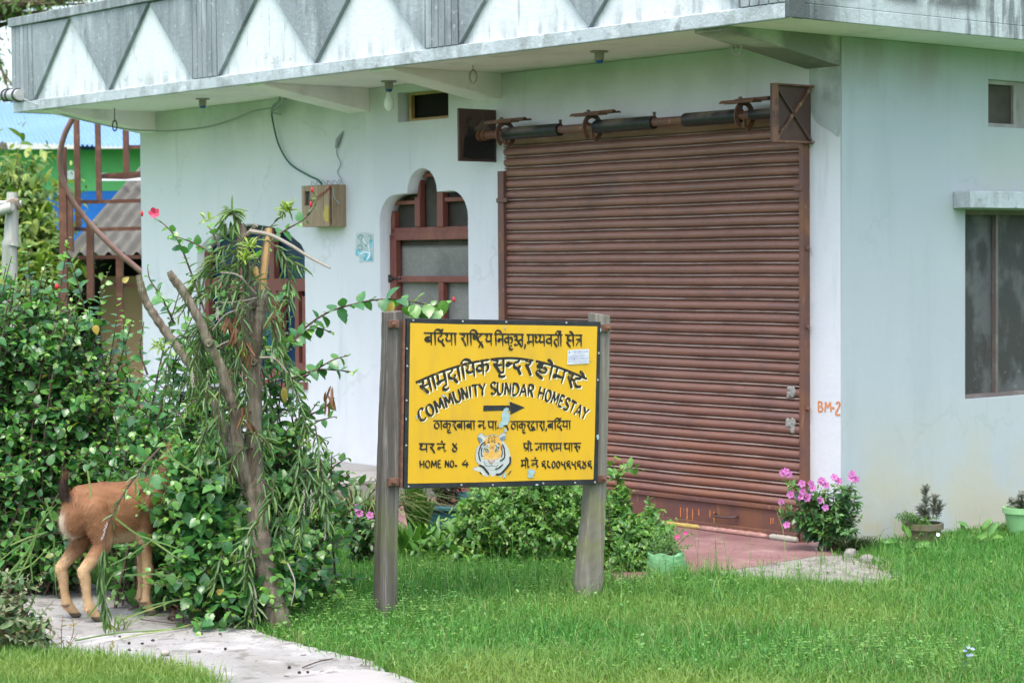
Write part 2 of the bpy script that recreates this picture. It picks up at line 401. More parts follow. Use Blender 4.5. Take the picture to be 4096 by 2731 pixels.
# roof slab, parapet
b = MB(); b.box(-8.175, .465, -.92, 6.4, 2.896, 2.97); b.build('roof_slab', m_soffit, house)
b = MB(); b.box(-8.19, .48, -.955, -.921, 2.89, 2.972); b.box(-8.19, -8.176, -.92, 6.4, 2.89, 2.972); b.build('fascia', m_band, house, bevel=.006)
b = MB(); b.box(-8.18, .455, -.925, -.83, 2.9725, 3.59); b.build('parapet_panel', m_white, house)
b = MB(); b.box(-8.18, -8.09, -.829, 6.4, 2.9725, 3.59); b.build('parapet_end', m_para, house)
b = MB(); b.box(-8.22, .50, -.975, -.80, 3.592, 3.665); b.box(-8.22, -8.07, -.799, 6.4, 3.592, 3.665); b.build('parapet_coping', m_para, house, bevel=.006)
b = MB(); b.box(.37, .482, -.829, 6.4, 2.9725, 3.59); b.box(.456, .482, -.96, -.83, 2.893, 3.59); b.box(.466, .483, -.829, 6.4, 2.893, 2.972)
b.build('side_parapet', m_sidepar, house, bevel=.004)
pil = [(7.83, 8.20), (5.04, 5.365), (2.27, 2.60), (-.475, -.13)]
for k, (a0, a1) in enumerate(pil):
    p = MB(); n = 5; wd = (a1 - a0) / n
    for i in range(n): p.box(-(a0 + (i + 1) * wd) + .005, -(a0 + i * wd) - .005, -.958, -.926, 2.974, 3.59)
    p.build('pilaster', m_para, house, bevel=.003)
for k in range(3):
    L, R_ = pil[k][0], pil[k + 1][1]
    q = (L - R_) / 4; zb, zt = 2.975, 3.575
    for tri in ([(L, zt + .014), (L - q + .01, zt), (L - .012, zb)], [(L - q - .01, zt), (L - 3 * q + .01, zt), (L - 2 * q, zb)], [(L - 3 * q - .01, zt), (R_, zt + .014), (R_ + .012, zb)]):
        p = MB()
        if k == 0 and tri[0][0] == L: pass
        pts = [(-u, v) for u, v in tri]
        if len(pts) == 3 and abs(tri[0][0] - tri[1][0]) > q * 1.5: pts = [(-(L - q - .01), zt + .014), (-(L - 3 * q + .01), zt + .014), pts[2]]
        p.prism(pts, lambda u, v, w_: (u, -.957 + w_, v), .031); p.build('grey_chevron', m_para, house, bevel=.003)
# beams under the slab
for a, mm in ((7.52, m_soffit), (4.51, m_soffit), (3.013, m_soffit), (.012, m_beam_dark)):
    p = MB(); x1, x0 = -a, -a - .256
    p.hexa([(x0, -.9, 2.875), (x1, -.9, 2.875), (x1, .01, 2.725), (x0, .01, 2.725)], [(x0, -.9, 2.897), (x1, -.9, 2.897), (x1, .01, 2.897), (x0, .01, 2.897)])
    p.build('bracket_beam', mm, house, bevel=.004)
# pillar stain by the corner, patches
p = MB(); p.prism([tuple(q) for q in smooth_path([(-.245, 2.735), (-.13, 2.72), (-.014, 2.735), (-.014, 2.50), (-.016, 2.335), (-.08, 2.36), (-.16, 2.40), (-.21, 2.44), (-.245, 2.52)], 4)], lambda u, v, w_: (u, -.002 + w_, v), .0015); p.build('bare_cement_patch', M('bare_grey_cement', (.42, .46, .46), [dict(c=(.26, .29, .28), s=5, lo=.4, hi=.65, amt=.7), dict(c=(.52, .56, .56), s=8, lo=.55, hi=.7, st=(2, 2, .5), amt=.6)], rough=.9, bump=(.3, 25, .01)), house)
# vents
p = MB()
for u0, u1, v0, v1 in ((-4.13, -4.1, 2.655, 2.82), (-3.62, -3.59, 2.655, 2.82), (-4.13, -3.59, 2.632, 2.655), (-4.13, -3.59, 2.82, 2.838)): p.box(u0, u1, .07, .1, v0, v1)
f = p.build('vent', m_ply, house); MB().box(-4.17, -3.585, .12, .13, 2.63, 2.84).build('pane', m_dark, f)  # pane coloured near-black for the vent's shaded inside
p = MB()
for u0, u1, v0, v1 in ((1.32, 1.345, 2.43, 2.717), (1.60, 1.63, 2.43, 2.717), (1.345, 1.60, 2.43, 2.455), (1.345, 1.60, 2.69, 2.717)): p.box(-.06, -.025, u0, u1, v0, v1)
f = p.build('vent', m_greywood, house); MB().box(-.05, -.045, 1.345, 1.60, 2.455, 2.69).build('pane', m_dusty, f)
MB().box(-.19, -.03, 1.632, 1.80, 2.43, 2.717).build('vent_reveal', m_jamb, house)
# side window with canopy
MB().box(.001, .13, .985, 3.2, 1.935, 2.035).build('window_canopy', m_band, house, bevel=.005)
p = MB()
for u0, u1, v0, v1 in ((1.101, 1.108, .79, 1.93), (2.7, 2.75, .79, 1.93), (1.108, 2.7, .79, .815), (1.108, 2.7, 1.90, 1.93), (S(3985, 1200)[0] + .055, S(3985, 1200)[0] + .078, .815, 1.90), (2.05, 2.075, .815, 1.90)): p.box(-.075, -.045, u0, u1, v0, v1)
f = p.build('window', M('grey_window_bar', (.12, .10, .09), [dict(c=(.2, .18, .16), s=6, lo=.45, hi=.65, amt=.6)], rough=.7), house); MB().box(-.09, -.078, 1.108, 2.7, .80, 1.92).build('netting', m_netting, f)
# arched window behind the tree
p = MB(); yw = .07
p.prism(win_hole, lambda u, v, w_: (u, .135 + w_, v), .01, 1)
for u0, u1, v0, v1 in ((-5.41, -5.355, .735, 1.8), (-6.895, -6.84, .735, 1.8), (-6.84, -5.41, .735, .80), (-6.84, -5.41, 1.42, 1.515), (-5.60, -5.55, .80, 1.42), (-5.92, -5.86, .80, 1.42), (-6.4, -6.33, .80, 1.9), (-5.95, -5.88, 1.515, 1.92), (-5.50, -5.45, .86, 1.38), (-5.84, -5.79, .86, 1.38), (-5.55, -5.41, .80, .87)): p.box(u0, u1, yw, yw + .05, v0, v1)
p.box(-6.93, -5.33, -.03, .06, .68, .733)
p.build('arched_window', [m_brown, m_blueglass], house)
# trefoil door
YD = .10
def db(x, y): u, v = F(1400 + x * .4464, 600 + y * .4464, YD); return u, v
door = MB()
def dbar(x0, y0, x1, y1, d0=0., d1=.045, q=door, mi=0):
    u0, v0 = db(x0, (y0 + y1) / 2); u1, _ = db(x1, (y0 + y1) / 2)
    xm = (x0 + x1) / 2; _, v1 = db(xm, y0); _, v2 = db(xm, y1)
    q.box(min(u0, u1), max(u0, u1), YD + d0, YD + d1, min(v1, v2), max(v1, v2), mi)
door.box(DL - .02, -4.355, YD, YD + .05, -.05, 2.0); door.box(-3.36, DR + .03, YD, YD + .05, -.05, 2.0)
dbar(345, 690, 1100, 742); dbar(375, 735, 1100, 805, -.012, .04)
dbar(375, 760, 432, 3000, -.012, .035); dbar(432, 1130, 1100, 1185, -.01, .035); dbar(805, 1186, 850, 3000, -.008, .035)
dbar(345, 470, 378, 690); dbar(590, 420, 636, 690, -.012, .04); dbar(790, 380, 843, 690, -.012, .04)
dbar(378, 455, 590, 490); dbar(843, 420, 1100, 460); dbar(605, 150, 634, 420, -.005, .04); dbar(634, 205, 800, 240)
dq = door.build('door', m_brown, house, bevel=.004)
s = MB(); s.box(-4.35, -3.36, YD + .05, YD + .056, -.05, 1.752); s.build('insect_screen', m_mesh, dq)
s = MB(); s.box(DL - .03, DR + .03, YD + .05, YD + .056, 1.74, 2.33); s.build('transom_pane', m_dusty, dq)
s = MB(); u0, v0 = db(322, 1150); s.prism([(u0 + .0, v0 + .055), (u0 + .10, v0 + .012), (u0 + .13, v0), (u0 + .10, v0 - .012), (u0, v0 - .065)], lambda u, v, w_: (u, YD - .03 + w_, v), .018); s.tube([(u0 + .09, YD - .02, v0), (u0 + .20, YD - .02, v0)], .006)
s.lathe((u0 + .04, YD - .032, v0), [(.012, 0), (.001, -.006)], 10, axis='y')
s.build('hasp', m_iron, dq)
# roller shutter -------------------------------------------------
SX0, SX1 = F(2016, 1000, -.04)[0], F(3196, 1000, -.04)[0]
prof = []; bead = []
pitch = .0712
z = .205
while z < 2.36:
    for t in range(9): a = PI * t / 8; prof.append((-.024 - .016 * math.sin(a) ** .6, z + .0475 * t / 8)); bead.append(0)
    prof += [(-.015, z + .0485), (-.015, z + .0515)]; bead += [0, 0]
    for t in range(6): a = PI * t / 5; prof.append((-.022 - .015 * math.sin(a) ** .8, z + .0525 + .0135 * t / 5)); bead.append(1 if 1 < t < 5 else 0)
    prof += [(-.012, z + .067), (-.012, z + .0705)]; bead += [0, 0]
    z += pitch
prof += [(-.03, z), (-.06, z + .05), (-.10, z + .07)]
shut = MB(); nseg = 46
for i in range(nseg + 1):
    x = SX0 + (SX1 - SX0) * i / nseg
    for j, (yy, zz) in enumerate(prof): shut.v.append((x, yy + .0028 * math.sin(i * .55 + j * .05), zz + .0010 * math.sin(i * .31 + 2)))
n = len(prof)
for i in range(nseg):
    for j in range(n - 1): shut.f.append((i * n + j, (i + 1) * n + j, (i + 1) * n + j + 1, i * n + j + 1)); shut.mi.append(bead[j] if j < len(bead) else 0)
roller = shut.build('roller_shutter', [m_shut, M('worn_highlit_slat_edge', (.33, .25, .215), [dict(c=(.17, .10, .08), s=6, lo=.42, hi=.62, st=(.6, 1, 1), amt=.8), dict(c=(.36, .29, .25), s=40, lo=.58, hi=.7, amt=.6)], rough=.5)], house, smooth=True)  # bead colour mixes real wear and dust with a painted sky highlight
p = MB(); p.box(SX0 + .02, SX1 + .005, -.045, -.02, .02, .205); p.box(SX0 + .02, SX1 + .005, -.062, -.0455, .18, .202); p.box(SX0 + .02, SX1 + .005, -.075, -.0455, .018, .06)
rail = p.build('bottom_rail', m_rail, roller, bevel=.003)
hx = F(2930, 2065)[0]
p = MB(); p.tube(smooth_path([(hx - .09, -.045, .115), (hx - .08, -.085, .11), (hx, -.088, .105), (hx + .08, -.085, .11), (hx + .09, -.045, .115)], 4), .0075); p.build('pull_handle', m_metalbox, roller, smooth=True)
for x0, x1, z1 in ((F(3195, 1000, -.062)[0], F(3240, 1000, 0)[0], 2.30), (F(1991, 1000, -.062)[0], F(2015, 1000, -.062)[0], 2.24)):
    p = MB(); p.box(x0, x1, -.062, .0, -.03, z1)
    p.box(x0 - (.03 if x0 > -1 else -.0), x1 + (0 if x0 > -1 else .05), -.075, -.063, 2.03, 2.06)
    for zz in (.35, .78, 1.25, 1.7): p.lathe(((x1 if x0 > -1 else x0), -.03, zz), [(.012, -.01), (.012, .02), (.001, .022)], 8, axis='x')
    p.build('guide_channel', m_rail, house, bevel=.004)
p = MB(); p.box(-.247, -.232, -.325, -.002, 2.30, 2.63)
ep = p.build('end_plate', m_metalbox, house, bevel=.002)
p = MB()
p.box(-.2315, -.200, -.325, -.305, 2.30, 2.63); p.box(-.2315, -.205, -.304, -.002, 2.30, 2.312); p.box(-.2315, -.205, -.304, -.002, 2.62, 2.63)
p.build('flange', m_flange, ep)
p = MB(); p.bar((-.224, -.30, 2.315), (-.224, -.015, 2.615), .016, .018); p.build('brace', m_flange, ep)
p = MB(); p.bar((-.222, -.30, 2.615), (-.222, -.015, 2.315), .012, .016); p.build('brace', m_metalbox, ep)
p = MB(); p.box(-3.08, -3.065, -.325, -.002, 2.305, 2.655); p.box(-3.0645, -3.055, -.33, -.315, 2.305, 2.655)
ep2 = p.build('end_plate', m_metalbox, house, bevel=.002)
blob = [(-.29, 2.33), (-.28, 2.45), (-.265, 2.5), (-.26, 2.58), (-.235, 2.61), (-.215, 2.59), (-.20, 2.53), (-.16, 2.545), (-.12, 2.59), (-.09, 2.56), (-.03, 2.50), (-.02, 2.32), (-.12, 2.325), (-.2, 2.318)]
MB().prism(blob, lambda u, v, w_: (-3.0605 - .004 + w_, u, v), .004).build('grease_stain', m_grease, ep2)
def sx(px, b=-.15): return F(px, 500, b)[0]
p = MB(); p.tube([(-3.03, -.15, 2.477), (-.25, -.15, 2.477)], .026, 14)
for px in (1917, 1935): p.tube([(sx(px), -.15, 2.477), (sx(px) + .03, -.15, 2.477)], .036, 14)
shaft = p.build('shaft', m_rail, house, smooth=True)
for x0, x1 in ((2020, 2240), (2384, 2616), (2741, 2964)):
    p = MB(); a0, a1 = sx(x0), sx(x1); k = 44
    pts, rr = [], []
    for i in range(k + 1): pts.append((a0 + (a1 - a0) * i / k, -.15, 2.477)); rr.append(.040 + (.0018 if i % 2 else 0))
    p.tube(pts, rr, 18); 
    p.lathe((a1 + .003, -.15, 2.522), [(.008, -.012), (.010, .018)], 8)
    p.build('spring_drum', m_grease, house, smooth=True)
p = MB(); p.tube([(sx(3005), -.15, 2.477), (-.25, -.15, 2.477)], .030, 14); p.build('spring_drum', m_grease, house, smooth=True)
for px in (2022, 2370, 2978):
    x = sx(px); p = MB()
    ring = [(x, -.15 + .070 * math.sin(a), 2.472 + .076 * math.cos(a)) for a in np.linspace(-2.6, 2.9, 24)]
    for r0, r1 in zip(ring[:-1], ring[1:]): p.bar(r0, r1, .030, .008, up=(1, 0, 0))
    for sp in range(3):
        a = 1.0 + sp * 2.09; p.bar((x, -.15, 2.477), (x, -.15 + .066 * math.sin(a), 2.477 + .07 * math.cos(a)), .02, .008, up=(1, 0, 0))
    p.build('pulley_ring', m_rail, house)
    p = MB(); L = .30
    for dx0, zz, yy in ((-.13, 2.556, -.21), (-.06, 2.566, -.16)):
        pr = [(yy - .02 + .045 * t / 6, zz - .008 + .018 * math.sin(PI * t / 6)) for t in range(7)] + [(yy + .03 + .03 * t / 5, zz - .006 + .01 * math.sin(PI * t / 5)) for t in range(1, 6)]
        k = len(p.v)
        for xx in (x + dx0, x + dx0 + L * .9):
            for q in pr: p.v.append((xx, q[0], q[1]))
            for q in pr: p.v.append((xx, q[0], q[1] - .003))
        n2 = len(pr) * 2; n1 = len(pr)
        for j in range(n1 - 1):
            p.f += [(k + j, k + j + 1, k + n2 + j + 1, k + n2 + j), (k + n1 + j + 1, k + n1 + j, k + n2 + n1 + j, k + n2 + n1 + j + 1), (k + j, k + n1 + j, k + n1 + j + 1, k + j + 1), (k + n2 + j + 1, k + n2 + n1 + j + 1, k + n2 + n1 + j, k + n2 + j)]; p.mi += [0] * 4
        p.f += [(k, k + n2, k + n2 + n1, k + n1), (k + n1 - 1, k + n2 - 1, k + 2 * n2 - 1, k + n2 + n1 - 1)]; p.mi += [0, 0]
    p.lathe((x, -.185, 2.575), [(.012, 0), (.012, .008), (.001, .01)], 8)
    p.build('slat_offcut', m_rail, house)
# lamp holders, bulb, hooks on the soffit
for px, py, bulb in ((1555, 325, 1), (810, 395, 0), (2397, 205, 0)):
    x, y, z = SOF(px, py); p = MB(); p.lathe((x, y, z), [(.055, 0), (.055, -.008), (.03, -.01), (.028, -.055), (.001, -.056)], 16)
    h = p.build('lamp_holder', m_plastic, house, smooth=True)
    q = MB(); q.lathe((x, y, z - .056), [(.024, 0), (.022, -.016), (.001, -.02)], 14); q.build('collar', m_bluep, h, smooth=True)
    if bulb:
        q = MB(); q.lathe((x, y, z - .076), [(.015, 0), (.02, -.03), (.034, -.06), (.037, -.085), (.03, -.11), (.016, -.125), (.001, -.13)], 18); q.build('light_bulb', m_bulb, h, smooth=True)
for px, py, gap in ((458, 433, .10), (1892, 262, .03), (2947, 132, .04)):
    x, y, z = SOF(px, py); p = MB(); p.tube([(x, y, z + .002), (x, y, z - gap)], .004, 6)
    p.tube([(x + .036 * math.sin(a), y, z - gap - .042 - .042 * -math.cos(a) * -1) for a in np.linspace(0, 2 * PI, 20)], .006, 6); p.build('ceiling_hook', m_iron if px < 1000 else m_plastic, house, smooth=True)
# painted mark on the corner pillar
def stroke(mb, pts, wd, fr, w_, nib=None, per=5, mi=0, taper=True):
    """brush stroke ribbon; nib = angle of a broad brush (width varies with direction)"""
    q = smooth_path(pts, per) if len(pts) > 2 else [np.array(pts[0], float), (np.array(pts[0], float) + np.array(pts[1], float)) / 2, np.array(pts[1], float)]
    L = []
    for i, c in enumerate(q):
        t = q[min(i + 1, len(q) - 1)] - q[max(i - 1, 0)]; t = t / (np.hypot(*t) + 1e-9)
        nn = np.array([-t[1], t[0]]); k = 1.
        if nib is not None: k = .42 + .58 * abs(t[0] * math.sin(nib) - t[1] * math.cos(nib))
        if taper and i == len(q) - 1: k *= .45
        L.append((c + nn * wd * k / 2, c - nn * wd * k / 2))
    vs = [p_ for pr_ in L for p_ in pr_]
    mb.add([fr(u, v, w_) for u, v in vs], [(2 * i, 2 * i + 1, 2 * i + 3, 2 * i + 2) for i in range(len(L) - 1)], mi)
p = MB()
def bmk(x, y): return F(x, y)
FRM = lambda u, v, w_: (u, -.0016 - w_, v)
for k, st in enumerate(([(3274, 1605), (3275, 1645)], [(3272, 1606), (3288, 1610), (3286, 1623), (3276, 1624)], [(3276, 1624), (3292, 1632), (3286, 1645), (3274, 1646)],
           [(3301, 1648), (3303, 1607)], [(3303, 1607), (3312, 1630)], [(3312, 1630), (3322, 1607)], [(3322, 1607), (3325, 1646)], [(3328, 1631), (3340, 1631)],
           [(3345, 1614), (3354, 1608), (3361, 1616), (3354, 1632), (3343, 1656), (3362, 1658)])):
    stroke(p, [bmk(*q) for q in st], .0105, FRM, .0002 * k, taper=False)
p.build('painted_mark', m_orange, house, fixn=False)
p = MB()                                                   # drips and plaster repair on the shutter's edge
for px, py, l in ((2748, 2030, 60), (2770, 2035, 45), (2840, 2040, 28), (2856, 2045, 55), (2722, 2028, 40), (3083, 2070, 25), (3092, 2072, 20), (2795, 2035, 25)):
    u, v = F(px, py, -.047); _, v2 = F(px, py + l, -.047); p.box(u - .003, u + .003, -.0475, -.0455, v2, min(v, .178))
p.build('paint_run', m_orange, roller)
m_cem = M('grey_cement_smear', (.27, .27, .245), [dict(c=(.28, .28, .25), s=30, lo=.4, hi=.6, amt=.6)], rough=.9)
for x0, y0, ww, hh in ((3150, 1550, 48, 40), (3145, 1680, 52, 42)):
    p = MB()
    for k in range(16):
        u, v = F(x0 + random.random() * ww, y0 + random.random() * hh, -.04)
        for j, (yy, zz) in enumerate(prof[:-3]):
            pass
        r = .006 + .010 * random.random()
        p.lathe((min(u, -.345), -.040, v), [(r * 1.5, .006), (r, -.004), (.0005, -.0065)], 8, axis='y')
    p.build('cement_smear', m_cem, roller, smooth=True)
# ================================================================== THINGS FIXED TO THE HOUSE
def BW(x, y, z):                                          # house local -> world
    return CORNER - U1 * x + U2 * y + np.array([0, 0, z])
def FW(px, py, b): u, v = F(px, py, b); return BW(u, b, v)
m_box = M('weathered_plank_wood', (.34, .25, .165), [dict(c=(.20, .14, .09), s=4, lo=.42, hi=.65, st=(9, 9, .6), amt=.8), dict(c=(.42, .33, .22), s=3, lo=.5, hi=.7, st=(5, 5, .5), amt=.6)], rough=.75, bump=(.3, 20, .008, (6, 6, .5)), spec=.3)
m_yel = M('dry_yellow_paint', (.45, .34, .09), rough=.8)
m_red = M('red_wire', (.35, .03, .03), rough=.5)
x0, z1 = F(1267, 745); x1, z0 = F(1398, 905)
mb = thing('meter_box', 'small wooden electric meter box nailed to white wall below loose wires', 'meter box', BW((x0 + x1) / 2, 0, z0), -HEAD)
hw, hh = (x1 - x0) / 2, z1 - z0
p = MB(); n = 3
for i in range(n): p.box(-hw + .16 + (2 * hw - .22) * i / n, -hw + .16 + (2 * hw - .22) * (i + 1) / n - .004, -.14, -.12, .0, hh - .004 * i)
p.box(-hw, -hw + .155, -.138, -.119, 0, hh * .52); p.box(-hw, -hw + .035, -.138, -.119, hh * .52, hh); p.box(-hw + .105, -hw + .155, -.138, -.119, hh * .52, hh); p.box(-hw + .035, -hw + .105, -.138, -.119, hh * .86, hh)
p.box(-hw, -hw + .02, -.118, -.001, 0, hh); p.box(hw - .06, hw - .04, -.118, -.001, 0, hh); p.box(-hw + .021, hw - .061, -.118, -.001, 0, .02); p.box(-hw + .021, hw - .061, -.118, -.001, hh - .02, hh)
p.build('box', m_box, mb, bevel=.003)
MB().box(-hw + .03, -hw + .11, -.10, -.095, hh * .5, hh * .9).build('meter_window', M('meter_glass', (.10, .17, .19), rough=.2), mb)
p = MB(); p.prism([(hw - .12, .04), (hw - .13, .1), (hw - .1, .16), (hw - .062, .15), (hw - .062, .03)], lambda u, v, w_: (u, -.1425 + w_, v), .002); p.build('paint_patch', m_yel, mb)
p = MB(); p.tube(smooth_path([(-hw + .11, -.145, hh * .63), (-.05, -.15, hh * .66), (hw - .09, -.148, hh * .85), (hw - .05, -.12, hh * .98)], 5), .0025, 5); p.tube(smooth_path([(-hw + .10, -.145, hh * .56), (-.02, -.15, hh * .63), (hw - .08, -.148, hh * .84), (hw - .05, -.12, hh * .95)], 5), .0025, 5)
p.build('red_wire', m_red, mb, smooth=True)
p = MB()
p.tube(smooth_path([(hw - .05, -.1, hh), (hw - .02, -.12, hh * .7), (hw + .01, -.1, hh * .55), (hw - .01, -.09, hh * .5)], 5), .004, 5)
for i in range(6):
    xx = -hw + .05 + i * .07; p.tube(smooth_path([(xx, -.08, hh), (xx + .01, -.09, hh + .03), (xx + .03, -.08, hh + .02), (xx + .04, -.07, hh)], 4), .003, 5)
p.build('loose_wire', m_cable, mb, smooth=True)
# cables
pts = [FW(98, 398, -.97), FW(150, 420, -.96), FW(290, 470, -.72), FW(480, 513, -.42), FW(600, 523, -.12), FW(700, 522, -.03), FW(830, 507, -.03), FW(930, 478, -.03), FW(1010, 446, -.04), FW(1085, 432, -.05), FW(1100, 425, -.06), FW(1140, 385, -.2), FW(1148, 375, -.3)]
p = MB(); p.tube(smooth_path(pts, 6), .0055, 6)
for k in range(2):
    q = [FW(1085 + 2 * k, 440, -.06), FW(1095, 420, -.09 - .02 * k), FW(1115, 405 + 6 * k, -.12), FW(1122, 385, -.14), FW(1140 + 4 * k, 395, -.12), FW(1132, 415, -.1), FW(1092, 445, -.06)]
    p.tube(smooth_path(q, 5), .008, 6)
p.tube(smooth_path([FW(1085, 450, -.05), FW(1105, 455, -.06), FW(1122, 458, -.06)], 4), .006, 6)
tag(p.build('service_cable', m_cable, smooth=True), 'thin grey cable slung from parapet end to soffit knot', 'cable')
p = MB(); p.tube(smooth_path([FW(1086, 445, -.05), FW(1092, 490, -.04), FW(1115, 580, -.03), FW(1160, 655, -.03), FW(1230, 700, -.05), FW(1275, 722, -.08), FW(1290, 745, -.1)], 6), .007, 6)
tag(p.build('green_cable', m_cableg, smooth=True), 'green cable drooping from soffit knot into the wooden meter box', 'cable')
p = MB(); p.tube(smooth_path([FW(1355, 740, -.06), FW(1365, 720, -.02), FW(1350, 690, -.012), FW(1362, 655, -.012), FW(1348, 620, -.012), FW(1347, 595, -.012)], 6), .0035, 5)
p.tube([FW(1345, 592, -.02), FW(1352, 560, -.02), FW(1372, 525, -.015)], [.012, .018, .004], 8)
tag(p.build('wire_stub', m_cable, smooth=True), 'kinked bare wire rising from wooden meter box to dark wall plug', 'cable')
# grey service pipe past the roof end
A_, B_ = BW(-8.19 - 1.9, -.93, 2.985), BW(-8.12, -.985, 2.985)
pp0, pp1 = P(-160, 385, 19.6), FW(82, 380, -.985)
p = MB(); p.tube([pp0, pp1], .047, 14)
sp = thing('service_pipe', 'pale grey pipe with black clamps joining the parapet end', 'pipe', pp1)
p.v = [tuple(np.array(v) - pp1) for v in p.v]; p.build('tube', M('grey_pvc', (.40, .41, .41), [dict(c=(.25, .25, .25), s=9, lo=.45, hi=.65, amt=.5)], rough=.5), sp, smooth=True)
dv = (pp0 - pp1) / np.linalg.norm(pp0 - pp1)
for t in (.06, .30, .42): 
    q = MB(); q.tube([dv * t, dv * (t + .035)], .056, 14); q.build('clamp', m_iron, sp, smooth=True)
# poster
m_paper = M('aged_white_paper', (.46, .52, .50), [dict(c=(.38, .45, .44), s=9, lo=.4, hi=.65, amt=.6)], rough=.8)
m_cyan = M('cyan_print_ink', (.09, .38, .50), [dict(c=(.45, .68, .74), s=14, lo=.42, hi=.62, amt=.8)], rough=.8)
m_teal = M('dark_teal_print_ink', (.03, .22, .28), rough=.8)
m_paperw = M('bright_print_white', (.78, .83, .84), rough=.8)
def pw(x, y): u, v = F(1400 + x * .4464, 600 + y * .4464); return (u, v)
c0 = pw(130, 870)
po = thing('wall_poster', 'small torn blue and white paper print pasted on white wall beside the arched door', 'poster', BW(c0[0], 0, c0[1]), -HEAD)
PF = lambda u, v, w_: (u - c0[0], -.003 - w_, v - c0[1])
p = MB(); p.prism([pw(*q) for q in ((58, 748), (140, 738), (212, 750), (212, 1000), (150, 1003), (120, 1000), (85, 1010), (90, 965), (52, 945))], lambda u, v, w_: (u - c0[0], -.001 - w_, v - c0[1]), .0015); p.build('sheet', m_paper, po)
p = MB()
p.flat([pw(*q) for q in ((54, 880), (75, 900), (110, 890), (120, 945), (85, 950), (54, 942))], PF, .0004)
p.flat([pw(*q) for q in ((82, 985), (130, 955), (150, 965), (145, 992), (112, 985), (90, 1003))], PF, .0004)
p.flat([pw(*q) for q in ((170, 820), (208, 800), (208, 880), (180, 870))], PF, .0004)
p.flat([pw(*q) for q in ((110, 905), (190, 900), (205, 990), (150, 990), (140, 940))], PF, .0002)
p.build('ink', m_cyan, po)
p = MB()
for k, st in enumerate(([(90, 800), (75, 780), (95, 765), (120, 775), (100, 810), (115, 850)], [(170, 765), (195, 780), (185, 815), (200, 860)], [(70, 870), (95, 850), (115, 880), (95, 900), (72, 885)], [(150, 830), (160, 845), (145, 860), (140, 840)])):
    stroke(p, [pw(*q) for q in st], .006, PF, .0008 + .0002 * k)
p.build('line_work', m_teal, po, fixn=False)
p = MB()
for k, st in enumerate(([(120, 790), (140, 830), (170, 860), (175, 940), (150, 985)], [(95, 930), (140, 915), (190, 925)], [(160, 980), (185, 940), (180, 920)])):
    stroke(p, [pw(*q) for q in st], .009, PF, .0014 + .0002 * k)
p.build('light_figure', m_paperw, po, fixn=False)
# ================================================================== SIGNBOARD
SPL, SPR = P(1625, 1600, 9.86), P(2393, 1600, 10.28)
SANG = math.atan2(SPR[1] - SPL[1], SPR[0] - SPL[0])
SE = np.array([math.cos(SANG), math.sin(SANG), 0]); SN = np.array([-math.sin(SANG), math.cos(SANG), 0])
SO = np.array([SPL[0], SPL[1], 0])
def sg(px, py):
    v = pl(px, py, SN, SO); return np.array([(v - SO) @ SE, v[2]])
def Z4(x, y): return sg(1600 + x * .3699, 1250 + y * .3699)
def Z5(x, y): return sg(1600 + x * .3699, 1600 + y * .3699)
def ZT(x, y): return sg(1870 + x * .15939, 1700 + y * .15939)
UPX = .3699 / FPX * 10.07
m_yellow = M('yellow_sign_paint', (.56, .335, .012), [dict(c=(.44, .27, .03), s=6, lo=.45, hi=.72, st=(1.5, 1, .5), amt=.6), dict(c=(.60, .38, .03), s=3, lo=.5, hi=.7, amt=.5), dict(c=(.30, .2, .03), s=60, lo=.7, hi=.78, amt=.5)], rough=.45, spec=.4, bump=(.05, 30, .003))
m_blk = M('black_sign_paint', (.014, .015, .017), [dict(c=(.03, .034, .04), s=14, lo=.4, hi=.7, amt=.8)], rough=.4, spec=.4)
m_letter = M('brushed_black_lettering', (.017, .014, .010), [dict(c=(.22, .13, .012), s=70, lo=.58, hi=.70, st=(1, 1, .4), d=2, amt=.7)], rough=.45)
m_lwhite = M('white_letter_shadow', (.72, .66, .45), rough=.5)
m_flake = M('bare_galvanised_patch', (.24, .36, .37), [dict(c=(.32, .44, .44), s=40, lo=.45, hi=.6, amt=.7)], rough=.6)
m_post = M('grey_weathered_post', (.105, .095, .083), [dict(c=(.07, .062, .055), s=3, lo=.4, hi=.66, st=(9, 9, .5), amt=.8), dict(c=(.25, .24, .22), s=5, lo=.5, hi=.7, st=(12, 12, .4), amt=.7), dict(c=(.10, .12, .04), s=2.5, lo=.4, hi=.62, mask=('z', .75, .35), amt=.7), dict(c=(.5, .5, .48), s=55, lo=.7, hi=.76, amt=.5)], rough=.85, bump=(.45, 16, .008, (7, 7, .35)), spec=.2)
m_post2 = M('pale_weathered_post', (.165, .155, .125), [dict(c=(.13, .12, .10), s=3, lo=.4, hi=.66, st=(10, 10, .5), amt=.75), dict(c=(.25, .24, .21), s=5, lo=.5, hi=.7, st=(13, 13, .4), amt=.7), dict(c=(.15, .17, .04), s=2.0, lo=.35, hi=.6, masks=[('z', .7, .45), ('z', .15, .3)], amt=.75)], rough=.85, bump=(.4, 16, .007, (9, 9, .25)), spec=.2)
m_bolt = M('rusty_bolt', (.10, .05, .035), [dict(c=(.2, .09, .05), s=40, lo=.45, hi=.6, amt=.6)], rough=.6)
sign = thing('signboard', 'yellow painted homestay signboard with black border and tiger head on two wooden posts', 'sign', SO, SANG)
SF = lambda u, v, w_: (u, -.0005 - w_, v)
outer = [Z4(75, 62), Z4(2172, 98), Z5(2140, 890), Z5(2105, 914), Z5(40, 957)]
inner = [Z4(110, 112), Z4(620, 126), Z4(1500, 138), Z4(2132, 150), Z5(2105, 400), Z5(2090, 855), Z5(1450, 868), Z5(800, 888), Z5(83, 900), Z5(92, 400)]
